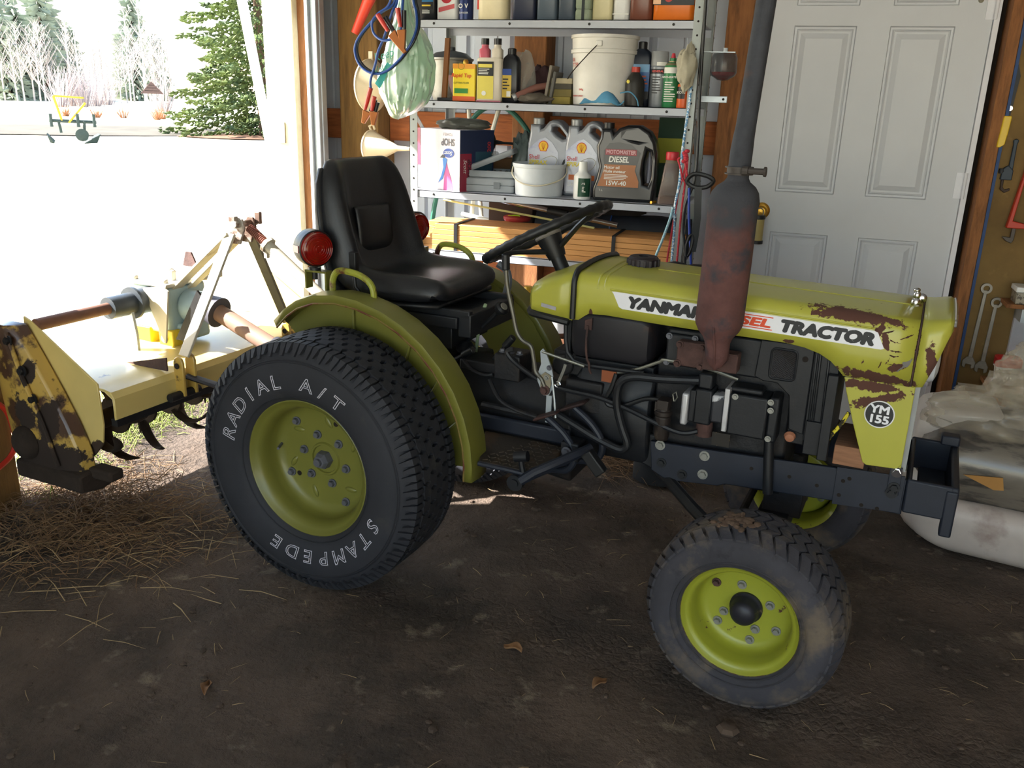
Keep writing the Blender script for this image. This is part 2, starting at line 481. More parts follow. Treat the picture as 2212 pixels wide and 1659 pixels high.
# ================================================================== the tractor
M_GRN = mat('olive_green_paint', 'a9a740', .38, var=.07, vs=3., c2='8f8d3e', cut=(.62, .8), ms=3., coat=.25, bump=.05, bs=120)
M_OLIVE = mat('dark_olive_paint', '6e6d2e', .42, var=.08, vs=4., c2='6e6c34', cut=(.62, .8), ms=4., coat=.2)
M_HOOD = mat('worn_hood_paint', 'a9a740', .36, var=.07, vs=3., c2='8d8d48', cut=(.6, .8), ms=4., coat=.3)
def worn_spots(m, spots, col, amp=2.4, scale=42.):
    # bare rust where the sheet is knocked: ragged ellipses fixed on the part (centre, radii, tilt in the side plane)
    nt = m.node_tree; N, L = nt.nodes, nt.links
    b = N['Principled BSDF']; src = b.inputs['Base Color'].links[0].from_socket
    tc = [n for n in N if n.type == 'TEX_COORD'][0]
    nz = N.new('ShaderNodeTexNoise'); nz.inputs['Scale'].default_value = scale; nz.inputs['Detail'].default_value = 8; nz.inputs['Roughness'].default_value = .7
    L.new(tc.outputs['Object'], nz.inputs['Vector'])
    top = None
    for c, r, an in spots:
        mp = N.new('ShaderNodeMapping'); mp.vector_type = 'TEXTURE'
        mp.inputs['Location'].default_value = c; mp.inputs['Rotation'].default_value = (0, -R(an), 0); mp.inputs['Scale'].default_value = r
        L.new(tc.outputs['Object'], mp.inputs[0])
        ln = N.new('ShaderNodeVectorMath'); ln.operation = 'LENGTH'; L.new(mp.outputs[0], ln.inputs[0])
        mr = N.new('ShaderNodeMapRange'); mr.inputs['From Min'].default_value = 1.3; mr.inputs['From Max'].default_value = .3; L.new(ln.outputs['Value'], mr.inputs['Value'])
        if top is None: top = mr.outputs[0]
        else:
            mx = N.new('ShaderNodeMath'); mx.operation = 'MAXIMUM'; L.new(top, mx.inputs[0]); L.new(mr.outputs[0], mx.inputs[1]); top = mx.outputs[0]
    ad = N.new('ShaderNodeMath'); ad.operation = 'MULTIPLY_ADD'; ad.inputs[1].default_value = amp; L.new(nz.outputs['Fac'], ad.inputs[0]); L.new(top, ad.inputs[2])
    th = N.new('ShaderNodeMapRange'); th.inputs['From Min'].default_value = .5 * amp + .46; th.inputs['From Max'].default_value = .5 * amp + .54; L.new(ad.outputs[0], th.inputs['Value'])
    mix = N.new('ShaderNodeMix'); mix.data_type = 'RGBA'; L.new(th.outputs[0], mix.inputs[0]); L.new(src, mix.inputs[6]); mix.inputs[7].default_value = lin(col)
    L.new(mix.outputs[2], b.inputs['Base Color'])
    rr = N.new('ShaderNodeMapRange'); rr.inputs['To Min'].default_value = .36; rr.inputs['To Max'].default_value = .9; L.new(th.outputs[0], rr.inputs['Value']); L.new(rr.outputs[0], b.inputs['Roughness'])
    cr = N.new('ShaderNodeMapRange'); cr.inputs['To Min'].default_value = .3; cr.inputs['To Max'].default_value = 0.; L.new(th.outputs[0], cr.inputs['Value']); L.new(cr.outputs[0], b.inputs['Coat Weight'])
worn_spots(M_HOOD, [((1.475, -.17, .998), (.14, .055, .020), -4), ((1.535, -.19, .975), (.012, .03, .034), -25), ((1.553, -.19, .945), (.010, .03, .03), 20),
                    ((1.54, -.19, .851), (.11, .05, .017), -3), ((1.53, -.19, .822), (.10, .05, .018), -1), ((1.55, -.19, .787), (.10, .05, .017), 23),
                    ((1.668, -.185, .90), (.016, .05, .075), 12), ((1.628, -.19, .93), (.005, .05, .09), 0), ((.757, -.19, .915), (.006, .03, .022), 5), ((1.32, -.19, .914), (.015, .03, .006), 0), ((1.59, -.19, .885), (.03, .03, .012), 30)], '54362d')
M_RUSTY = mat('rusted_steel', '4a3430', .85, var=.3, vs=25, c2='33292a', cut=(.5, .7), ms=9., bump=.5, bs=90)
M_RUST = mat('bare_rust', '583a31', .9, var=.3, vs=40, bump=.4, bs=120)
M_MUF = mat('muffler_rust', '5d3d3a', .85, var=.25, vs=16, c2='35363d', cut=(.52, .62), ms=7., bump=.3, bs=140)
M_PIPE = mat('sooty_pipe', '393b42', .75, .1, var=.25, vs=20, c2='4b3c3a', cut=(.6, .75), ms=9., bump=.2, bs=120)
M_BLK = mat('black_machine_paint', '181a1f', .5, .1, var=.25, vs=12, c2='2c2927', cut=(.6, .8), ms=9., c3='343230', cut3=(.7, .8), ms3=35., bump=.12, bs=120)
M_BLK2 = mat('greasy_black_iron', '17171b', .55, .1, var=.3, vs=18, c2='2b2420', cut=(.55, .75), ms=10., bump=.4, bs=70)
M_FRAME = mat('blue_black_frame_paint', '1f2430', .5, .1, var=.15, vs=8, c2='2f2f33', cut=(.6, .8), ms=6., bump=.08, bs=150)
M_VINYL = mat('black_seat_vinyl', '1b1c20', .38, var=.15, vs=40, bump=.15, bs=220)
M_PLAST = mat('black_plastic', '18191c', .45, var=.1)
M_RUB = mat('tyre_rubber', '292a30', .75, var=.18, vs=6, c2='403d3a', cut=(.6, .78), ms=8., bump=.15, bs=160)
M_RUBF = mat('dusty_tyre_rubber', '3a393f', .85, var=.2, vs=6, c2='675b4d', cut=(.48, .66), ms=7., c3='26262b', cut3=(.58, .68), ms3=10., bump=.3, bs=90)
M_WHT = mat('white_decal', 'e2e2e8', .45, var=.03)
M_DKTXT = mat('black_print', '1f2226', .5, c2='6b6d70', cut=(.68, .72), ms=60)
M_REDTXT = mat('red_print', 'd84a22', .5)
M_TYREW = mat('white_tyre_print', 'd4d0dc', .7)
M_CHROME = mat('chrome', 'd8d8dc', .12, 1., var=.03)
M_ALU = mat('aluminium_casting', 'bcbcc0', .45, .5, var=.1, vs=20)
M_ZINC = mat('zinc_bolt', '8f8f8a', .45, .5, var=.15, vs=40)
M_GREYB = mat('grey_bolt', '5f6068', .5, .3)
M_REDL = mat('red_lamp_lens', '8e0f08', .12, var=.15, vs=30, trans=.3, coat=.5)
M_ORL = mat('amber_lamp_lens', 'c23808', .15, trans=.1, coat=.5)
M_WOODB = mat('wood_offcut', '8a6248', .8, var=.2, stretch=(1, 8, 8))
M_WIRE = mat('zinc_wire', '8b8a80', .4, .7)

tractor = thing('tractor', 'olive green compact tractor with black vinyl seat and tall rusty exhaust stack', 'tractor', (-1.256, 2.728, 0), -.134)
T = tractor

def yz_section(x, hw, zb, zt, r=.04, crown=.008, n=5):
    """open cross-section of the hood: near bottom edge, over the top, far bottom edge"""
    pts = [(x, -hw, zb), (x, -hw, (zb + zt - r) / 2), (x, -hw, zt - r)]
    for i in range(1, n + 1):
        a = i / n * math.pi / 2
        pts.append((x, -hw + r * (1 - math.cos(a)), zt - r + r * math.sin(a)))
    for i in range(1, 4):
        y = (-hw + r) * (1 - i / 2)
        pts.append((x, y, zt + crown * (1 - (y / (hw - r)) ** 2)))
    for i in range(n, -1, -1):
        a = i / n * math.pi / 2
        if i < n: pts.append((x, hw - r * (1 - math.cos(a)), zt - r + r * math.sin(a)))
    pts += [(x, hw, (zb + zt - r) / 2), (x, hw, zb)]
    return pts

HW = .19
ztop = lambda x: 1.032 - .026 * (x - .7) / .9
# hood shell ---------------------------------------------------------------------
hb = MB()
cols_h = [(.70, .892), (.72, .893), (.735, .905), (.75, .915), (.80, .918), (.95, .913), (1.10, .910), (1.22, .910), (1.31, .909), (1.36, .903), (1.40, .892),
          (1.43, .876), (1.45, .858), (1.465, .842), (1.50, .840), (1.56, .840), (1.625, .838)]
hb.loft([yz_section(x, HW, zb, ztop(x)) for x, zb in cols_h], cyc=False)
hood = hb.build('hood', M_HOOD, T, smooth=40, solid=.004)
# low step ridges pressed across the top near the filler cap
rd = MB()
for xx in (.775, .795):
    rd.tube([V(p) + V(0, 0, .001) for p in yz_section(xx, HW, .99, ztop(xx))[2:-2]], .004, 6)
rd.build('pressed_ridge', M_HOOD, hood)
# faint pressed line along the top and rust streaks on the dented corner
MB().tube([(.9, -.02, ztop(.9) + .009), (1.2, -.02, ztop(1.2) + .009), (1.6, -.02, ztop(1.6) + .009)], .0025, 6).build('pressed_line', M_HOOD, hood)
def side_patch(poly, y=-HW - .0028, m=M_RUST, name='rust_patch', par=None, d=.0014):
    # thin flake-edged rust area lying on the side sheet
    pts = []
    k = len(poly)
    for i in range(k):
        a, b = V(*poly[i], 0), V(*poly[(i + 1) % k], 0)
        n_ = max(2, int((b - a).length / .0028)); nd = V(-(b - a).y, (b - a).x, 0).normalized()
        for j in range(n_):
            p = a.lerp(b, j / n_) + nd * (.0045 * noise.noise((j * .45, i * 3.1, 1)) + .0018 * random.uniform(-1, 1)) * min(1, (b - a).length / .02)
            pts.append((p.x, p.y))
    mb = MB().prism(pts, lambda a, b, t: (a, y + t, b), 0, d)
    return mb.build(name, m, par or hood, smooth=0)
for a in ((1.556, .972, .03, 20), (1.575, .949, .028, -8), (1.58, .925, .03, 2), (1.578, .912, .024, 3), (1.585, .89, .04, 4), (1.60, .965, .035, 35), (1.548, .885, .02, 80), (1.507, .887, .016, 85), (1.565, .898, .022, 75)):
    x, z, l, an = a
    c, s_ = math.cos(R(an)), math.sin(R(an))
    side_patch([(x - l / 2 * c - .002 * s_, z - l / 2 * s_ + .002 * c), (x + l / 2 * c, z + l / 2 * s_), (x + .003 * s_, z - .003 * c)], name='scratch')
side_patch([(1.595, .88), (1.615, .89), (1.622, .915), (1.605, .90), (1.59, .872)], m=mat('bare_grey_steel', '6d6a68', .6, .4), name='bare_metal_patch')
# decal ----------------------------------------------------------------------------
dz = lambda x, t: (.966 - .018 * (x - .83) / .72) + t * .023
dec = MB().prism([(.83, dz(.83, 1) + .001), (.818, dz(.82, 1)), (.822, dz(.82, .85)), (.842, dz(.842, -.8)), (.852, dz(.852, -1)), (1.545, dz(1.545, -1)), (1.552, dz(1.55, -.85)), (1.532, dz(1.53, .85)), (1.522, dz(1.522, 1))][::-1],
    lambda a, b, t: (a, -HW - .0025 - t, b), 0, .0012)
decal = dec.build('decal', M_WHT, hood, smooth=0, label='white hood decal strip with black and red lettering')
bez = MB().tube([(.812, -HW - .002, dz(.815, 1.25)), (1.53, -HW - .002, dz(1.53, 1.25))], .003, 6)
bez.build('pressed_line', M_HOOD, hood)
up = (-.0, 0, 1); rgt = (1, 0, -.026)
def word(s, xa, xb, zf, size, m, par, **k):
    me = text_mesh(s, size, align='LEFT', **k)
    w = max(v.co.x for v in me.vertices) - min(v.co.x for v in me.vertices)
    x0 = min(v.co.x for v in me.vertices)
    y0 = min(v.co.y for v in me.vertices); y1 = max(v.co.y for v in me.vertices)
    me.transform(Matrix.Translation((-x0, -(y0 + y1) / 2, 0)))
    me.transform(face_mx((xa, -HW - .0042, zf), rgt, (0, 0, 1)) @ Matrix.Diagonal(((xb - xa) / w, 1, 1, 1)))
    me.materials.clear(); me.materials.append(m)
    return put('lettering', me, par)
word('YANMAR', .868, 1.085, dz(.868, -.02) + .0005, .0425, M_DKTXT, hood, bold=.0034, shear=.18)
word('DIESEL', 1.10, 1.268, dz(1.10, 0), .031, M_REDTXT, hood, bold=.0016, shear=.18)
for t in (.72, -.72):
    MB().prism([(1.10, dz(1.10, t) - .0012), (1.272, dz(1.272, t) - .0012), (1.272, dz(1.272, t) + .0012), (1.10, dz(1.10, t) + .0012)], lambda a, b, q: (a, -HW - .0038 - q, b), 0, .0006).build('red_line', M_REDTXT, hood, smooth=0)
word('TRACTOR', 1.292, 1.528, dz(1.292, 0), .0425, M_DKTXT, hood, bold=.0034, shear=.18)

# dash cowl behind the hood -----------------------------------------------------------
cb = MB()
cb.loft([yz_section(x, hw, zb, zt, r) for x, hw, zb, zt, r in ((.545, .13, .915, .952, .03), (.552, .165, .905, .972, .035), (.565, .182, .900, .983, .04), (.60, .188, .895, .998, .04), (.65, .19, .892, 1.016, .04), (.70, .19, .889, 1.032, .04))], cyc=False)
cowl = cb.build('dash_cowl', M_GRN, T, smooth=40, solid=.004)
MB().loft([[(.548, y, z) for y, z in ((-.14, .905), (.14, .905), (.14, .96), (-.14, .96))], [(.556, y, z) for y, z in ((-.16, .90), (.16, .90), (.16, .97), (-.16, .97))]]).build('dash_face', M_PLAST, cowl)
MB().tube(smooth_path([(.55, -.145, .903), (.563, -.182, .894), (.62, -.192, .889), (.69, -.194, .882)], 5), .011, 8).build('rubber_edge', M_PLAST, cowl)
MB().prism([(.600, .930), (.648, .923), (.647, .912), (.599, .919)], lambda a, b, t: (a, -.1925 - t, b), 0, .001).build('sticker', mat('grey_sticker', '9d9aa0', .5), cowl)
MB().tube([V(p) + V(0, 0, 0) for p in yz_section(.702, HW + .006, .895, ztop(.70) + .006, .045)], .009, 8).build('hood_strap', M_PLAST, T, label='black rubber strap around the hood rear edge')
MB().prism([(.742, .895), (.742, .868), (.748, .868), (.752, .880), (.758, .868), (.764, .868), (.764, .905)], lambda a, b, t: (a, -HW - .002 - t, b), 0, .004).build('latch', M_RUSTY, hood)
MB().tube(smooth_path([(.753, -.20, .882), (.752, -.203, .83), (.757, -.203, .785), (.765, -.206, .772), (.768, -.206, .752), (.772, -.2, .738)], 5), .0035, 6).build('hood_hook', M_RUSTY, T)
# filler cap
cp = MB().lathe([(0, .0), (.046, 0), (.046, .026), (.040, .032), (.016, .032), (.016, .024), (0, .024)], (.84, .02, ztop(.84) + .004), (0, 0, 1), 28)
for i in range(16):
    a = 2 * math.pi * i / 16
    cp.box((.84 + .046 * math.cos(a), .02 + .046 * math.sin(a), ztop(.84) + .016), (.008, .008, .022))
cp.build('filler_cap', mat('dark_red_black_cap', '241c22', .5, c2='4a1414', cut=(.6, .7), ms=18), T)
# nose ------------------------------------------------------------------------------------
nb = MB()
rings = []
for x, hw, zb, zt, r in ((1.631, .190, .838, 1.006, .04), (1.655, .189, .842, 1.008, .04), (1.675, .186, .90, 1.012, .035), (1.692, .178, .965, 1.016, .03), (1.700, .165, .992, 1.012, .02)):
    rings.append(yz_section(x, hw, zb, zt, r))
nb.loft(rings, cyc=False)
nose = nb.build('hood_nose', M_HOOD, T, smooth=40, solid=.005)
MB().tube([V(p) for p in yz_section(1.628, HW + .0015, .84, ztop(1.63) + .001)], .0022, 6).build('seam', M_RUSTY, hood)
MB().tube([V(p) + V(.004, 0, .001) for p in yz_section(1.700, .165, .992, 1.012, .02)[3:-3]], .004, 8).build('chrome_lip', M_CHROME, nose)
gr = MB().b2((1.640, -.17, .60), (1.652, .17, .99))
gr.build('grille', mat('grille_grey', '8d8f90', .5, .2, var=.1), T)
for yy in (-.10, .10):
    hl = MB().lathe([(0, .02), (.03, .018), (.052, .010), (.056, 0), (.056, -.02)], (1.668, yy, .89), (1, 0, 0), 28)
    hl.build('headlight', mat('headlight_glass', 'c9ccd2', .15, var=.05, coat=.5), T)
# lower front side panels ---------------------------------------------------------------------
for s in (-1, 1):
    sp = MB().prism([(1.468, .838), (1.478, .80), (1.505, .72), (1.545, .612), (1.555, .606), (1.63, .610), (1.640, .625), (1.640, .838)], lambda a, b, t, s=s: (a, s * (HW - .004 - t), b), 0, .004)
    sp.b2((1.632, s * (HW - .008), .61), (1.64, s * .12, .838))
    pn = sp.build('side_panel', M_HOOD, T, smooth=0, bevel=.002)
    if s < 0:
        yb = -HW + .0018
        bd = MB().lathe([(0, .0016), (.037, .0016), (.037, 0)], (1.567, yb + .001, .752), (0, -1, 0), 36)
        bdo = bd.build('badge', mat('badge_rim', 'd8d8da', .4), pn)
        MB().lathe([(0, .0022), (.034, .0022), (.034, .0012)], (1.567, yb + .001, .752), (0, -1, 0), 36).build('badge_disc', mat('badge_black', '1b1d22', .45), pn)
        for s_, zz in (('YM', .765), ('155', .738)):
            lettering(s_, .030, M_WHT, pn, face_mx((1.567, yb - .0018, zz), (1, 0, -.02), (0, 0, 1)), bold=.0012, sx=1.15)
# chrome figure on the nose
orn = MB()
orn.sphere((1.606, -.02, 1.022), (.013, .013, .016)).sphere((1.606, -.02, 1.042), (.010, .010, .012)).sphere((1.604, -.02, 1.056), (.009, .011, .006)).sphere((1.618, -.012, 1.034), (.014, .009, .013)).lathe([(.017, 0), (.012, .01), (.01, .02)], (1.608, -.018, 1.010), (0, 0, 1), 16)
orn.build('hood_ornament', M_CHROME, T)

# wheels -----------------------------------------------------------------------------------------
def rear_tyre():
    mb = MB()
    prof = [(.212, -.098), (.222, -.108), (.235, -.122), (.26, -.131), (.30, -.136), (.335, -.134), (.36, -.128), (.378, -.116), (.387, -.102), (.389, -.06), (.390, 0)]
    prof = prof + [(r, -w) for r, w in prof[-2::-1]]
    mb.lathe(prof, ax=(0, 1, 0), n=96)
    def ring(r, w): mb.lathe([(r - .002, w), (r, w - .0025 if w < 0 else w + .0025), (r + .002, w)], ax=(0, 1, 0), n=96)
    P = lambda th, w, r: (r * math.cos(th), w, r * math.sin(th))
    n = 52; dt = 2 * math.pi / n
    def block(poly, r0, r1, t0, wob=0.):
        # poly in (fraction of pitch, w)
        lo = [P(t0 + a * dt, w, r0 - (.06 * (abs(w) - .07) if abs(w) > .07 else 0)) for a, w in poly]
        hi = [P(t0 + a * dt, w, r1 - (.06 * (abs(w) - .07) if abs(w) > .07 else 0)) for a, w in poly]
        mb.loft([lo, hi])
    for i in range(n):
        t = i * dt
        # five staggered rows of zigzag blocks
        for w0, w1, of in ((-.072, -.042, .5), (-.037, -.008, 0.), (-.003, .026, .5), (.031, .060, 0.)):
            block([(of + .04, w0), (of + .50, w0 - .004), (of + .92, w0), (of + .80, (w0 + w1) / 2), (of + .92, w1), (of + .46, w1 + .004), (of + .04, w1), (of + .16, (w0 + w1) / 2)], .385, .405, t)
        for s in (-1, 1):
            k = 0 if s < 0 else .5
            block([(k + .06, s * .078), (k + .36, s * .084), (k + .42, s * .112), (k + .0, s * .112)], .382, .4045, t)
            block([(k + .5, s * .078), (k + .86, s * .084), (k + .92, s * .112), (k + .52, s * .112)], .382, .4045, t)
            # shoulder lugs running down the side
            for a0, a1, dep in ((.0, .42, .036), (.52, .92, .026)):
                ta, tb = t + (k + a0) * dt, t + (k + a1) * dt
                lo = [P(ta, s * .104, .386), P(tb, s * .104, .386), P(tb - .1 * dt, s * .126, .401 - dep - .002), P(ta + .1 * dt, s * .126, .401 - dep - .002)]
                hi = [P(ta, s * .111, .4025), P(tb, s * .111, .4025), P(tb - .1 * dt, s * .1335, .402 - dep), P(ta + .1 * dt, s * .1335, .402 - dep)]
                mb.loft([lo, hi])
    ring(.353, -.131); ring(.347, -.1325); ring(.236, -.124)
    return mb

def front_tyre():
    mb = MB()
    prof = [(.147, -.074), (.153, -.083), (.165, -.096), (.185, -.104), (.207, -.105), (.224, -.098), (.234, -.086), (.2395, -.070), (.242, -.035), (.243, 0)]
    prof = prof + [(r, -w) for r, w in prof[-2::-1]]
    mb.lathe(prof, ax=(0, 1, 0), n=80)
    P = lambda th, w, r: (r * math.cos(th), w, r * math.sin(th))
    n = 44; dt = 2 * math.pi / n
    rw = lambda w: .2545 - .9 * max(0, abs(w) - .030) ** 2 * 1.9 - 2.2 * max(0, abs(w) - .06) ** 2 * 6
    zig = [(-.094, .0), (-.075, .30), (-.052, .55), (-.028, .10), (0, .55), (.028, .10), (.052, .55), (.075, .30), (.094, .0)]
    segs = [zig[0:3], zig[2:4], zig[3:5], zig[4:6], zig[5:7], zig[6:9]]
    for i in range(n):
        t = i * dt
        for sg in segs:
            g = .0018
            sg2 = [(w + (g if k == 0 else (-g if k == len(sg) - 1 else 0)), z) for k, (w, z) in enumerate(sg)]
            lo = [P(t + (z + .06) * dt, w, rw(w) - .018) for w, z in sg2] + [P(t + (z + .84) * dt, w, rw(w) - .018) for w, z in sg2[::-1]]
            hi = [P(t + (z + .06) * dt, w, rw(w)) for w, z in sg2] + [P(t + (z + .84) * dt, w, rw(w)) for w, z in sg2[::-1]]
            mb.loft([lo, hi])
    for r, w in ((.172, -.1005), (.158, -.091)):
        mb.lathe([(r - .002, w), (r, w - .0025), (r + .002, w)], ax=(0, 1, 0), n=80)
    return mb

def tyre_text(s, r, w, th0, th1, size, par):
    """outlined white letters round the sidewall, tops outward, reading clockwise from th0 to th1"""
    n = len(s)
    for i, ch in enumerate(s):
        if ch == ' ': continue
        th = th0 + (th1 - th0) * i / (n - 1)
        me = text_mesh(ch, size, outline=.0013, shear=.12)
        # local x along the clockwise tangent, y outward
        tx = V(math.sin(th), 0, -math.cos(th)); ty_ = V(math.cos(th), 0, math.sin(th))
        me.transform(Matrix.Diagonal((1.12, 1, .35, 1)))
        me.transform(face_mx(ty_ * r + V(0, w, 0), tx, ty_))
        bm = bmesh.new(); bm.from_mesh(me)
        for _ in range(4):
            lg = [e for e in bm.edges if e.calc_length() > .006]
            if lg: bmesh.ops.subdivide_edges(bm, edges=lg, cuts=1)
        bm.to_mesh(me); bm.free()
        for v in me.vertices:      # lay the letter on the bulging sidewall
            q = math.hypot(v.co.x, v.co.z)
            pr = [(.235, -.122), (.26, -.131), (.30, -.136), (.335, -.134), (.36, -.128)]
            for (r0, w0), (r1, w1) in zip(pr, pr[1:]):
                if r0 <= q <= r1: v.co.y += (w0 + (w1 - w0) * (q - r0) / (r1 - r0)) - w; break
        me.materials.clear(); me.materials.append(M_TYREW)
        put('letter', me, par)

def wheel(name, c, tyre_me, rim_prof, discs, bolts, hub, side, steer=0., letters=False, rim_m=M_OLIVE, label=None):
    o = put(name, tyre_me, T, label=label)
    o.location = c; o.rotation_euler = (0, 0, steer if side < 0 else steer)
    if side > 0: o.scale = (1, -1, 1)
    rb = MB().lathe(rim_prof, ax=(0, 1, 0), n=64)
    rb.build('rim', rim_m, o, smooth=50)
    for kind, prof, m in discs:
        MB().lathe(prof, ax=(0, 1, 0), n=48).build(kind, m, o, smooth=40)
    for r, th, w, br, m in bolts:
        bolt_mb((r * math.cos(th), w, r * math.sin(th)), (0, -1, 0), br, br * 1.5).build('wheel_bolt', m, o, smooth=0)
    return o

rt = rear_tyre().mesh('rear_tyre'); rt.materials.append(M_RUB); rt.shade_smooth(); rt.set_sharp_from_angle(angle=R(30))
ft = front_tyre().mesh('front_tyre'); ft.materials.append(M_RUBF); ft.shade_smooth(); ft.set_sharp_from_angle(angle=R(30))
r_rim = [(.2225, -.1005), (.2235, -.1075), (.2190, -.1095), (.2150, -.106), (.2105, -.100), (.204, -.096), (.197, -.090), (.190, -.078), (.186, -.055), (.184, -.03), (.172, -.014), (.150, -.010), (.08, -.010), (.056, -.010), (.052, -.016), (.047, -.016), (.045, -.010), (0, -.010)]
r_rim_back = [(.184, -.03), (.190, .06), (.20, .09), (.222, .10)]
r_bolts = [(.082, R(90 + 60 * i + 18), -.010, .010, M_GREYB) for i in range(6)] + [(.152, R(a), -.010, .010, M_GREYB) for a in (60, 134, 208, 300)]
for side in (-1, 1):
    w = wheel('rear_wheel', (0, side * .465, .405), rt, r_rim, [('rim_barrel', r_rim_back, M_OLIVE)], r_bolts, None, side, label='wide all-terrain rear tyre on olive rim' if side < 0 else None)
    hubm = MB().cyl((0, -.010, 0), (0, -.034, 0), .030, .028, n=6).cyl((0, -.034, 0), (0, -.046, 0), .027, .020, n=6).cyl((0, -.046, 0), (0, -.056, 0), .0125, n=16)
    hubm.build('axle_nut', M_GREYB, w, smooth=30)
    # pressed teardrop dimples and holes in the disc
    for a in (30, 82, 140, 195, 250, 318):
        dm = MB().sphere((0, 0, 0), (.022, .006, .009), 12, 8)
        dm.build('dimple', M_OLIVE, w, mx=Matrix.Translation((.128 * math.cos(R(a)), -.010, .128 * math.sin(R(a)))) @ Matrix.Rotation(-R(a + 40), 4, 'Y'))
    for a, rr, m in ((70, .133, M_DARKGAP), (214, .128, M_DARKGAP), (-12, .155, mat('hole_daylight', 'f2efe6', .5))):
        MB().lathe([(0, .0012), (.0085, .0012), (.0085, 0)], (rr * math.cos(R(a)), -.0105, rr * math.sin(R(a))), (0, -1, 0), 16).build('hole', m, w)  # flat discs: hole shade painted dark, daylight through one painted pale
    MB().cyl((-.17, -.012, .02), (-.155, -.05, .017), .0045, n=8).build('valve_stem', M_GREYB, w)
    if side < 0:
        tyre_text('RADIAL A/T', .283, -.1345, R(165), R(60), .062, w)
        tyre_text('STAMPEDE', .283, -.1345, R(-24), R(-112), .062, w)
f_rim = [(.1500, -.0735), (.1530, -.0785), (.1505, -.0810), (.1475, -.078), (.143, -.072), (.1395, -.0705), (.134, -.068), (.129, -.06), (.125, -.03), (.122, -.012), (.114, .001), (.10, .004), (.045, .004), (0, .004)]
f_back = [(.125, -.02), (.128, .05), (.135, .068), (.152, .078)]
f_bolts = [(.060, R(a), .004, .0085, M_ZINC) for a in (115, 36, -28, 196)] + [(.088, R(a), .004, .0085, M_ZINC) for a in (158, 217, 282, -10)]
f_bolts = [(.064, R(106), .004, .0085, M_ZINC), (.064, R(22), .004, .0085, M_ZINC), (.064, R(-62), .004, .0085, M_ZINC), (.064, R(208), .004, .0085, M_ZINC),
           (.097, R(150), .004, .0085, M_RUSTY), (.094, R(-28), .004, .0085, M_ZINC), (.094, R(-78), .004, .0085, M_ZINC), (.094, R(222), .004, .0085, M_ZINC)]
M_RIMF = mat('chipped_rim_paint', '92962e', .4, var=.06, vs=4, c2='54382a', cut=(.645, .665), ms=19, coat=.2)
for side in (-1, 1):
    # wheel centre sits so that the outer flange stands .53 m off the centre line
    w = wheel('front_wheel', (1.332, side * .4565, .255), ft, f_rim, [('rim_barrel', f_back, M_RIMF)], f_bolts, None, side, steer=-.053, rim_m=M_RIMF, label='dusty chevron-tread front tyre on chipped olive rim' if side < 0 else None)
    MB().lathe([(.043, .004), (.043, -.004), (.039, -.008), (.036, -.012), (.035, -.032), (.031, -.041), (.022, -.047), (.010, -.050), (0, -.051)], ax=(0, 1, 0), n=32).build('hub_cap', mat('black_hub_cap', '24242c', .45, .2, c2='6a5a44', cut=(.62, .7), ms=40), w)
    MB().lathe([(.1500, -.079), (.1525, -.0822), (.1548, -.080), (.1545, -.0765), (.1515, -.0765)], ax=(0, 1, 0), n=64).build('rim_edge', mat('rusty_rim_edge', '6d6a2c', .6, c2='4d3324', cut=(.46, .56), ms=24), w)
    if side < 0:
        cl = MB()
        for k in range(60):
            a = R(random.gauss(100, 5)); ww = random.gauss(-.02, .022)
            cl.sphere((.2555 * math.cos(a), ww, .2555 * math.sin(a)), (random.uniform(.005, .015), random.uniform(.005, .016), random.uniform(.002, .005)), 7, 5)
        cl.build('mud_clump', mat('dried_mud', '5f4c3e', .95, var=.2), w)

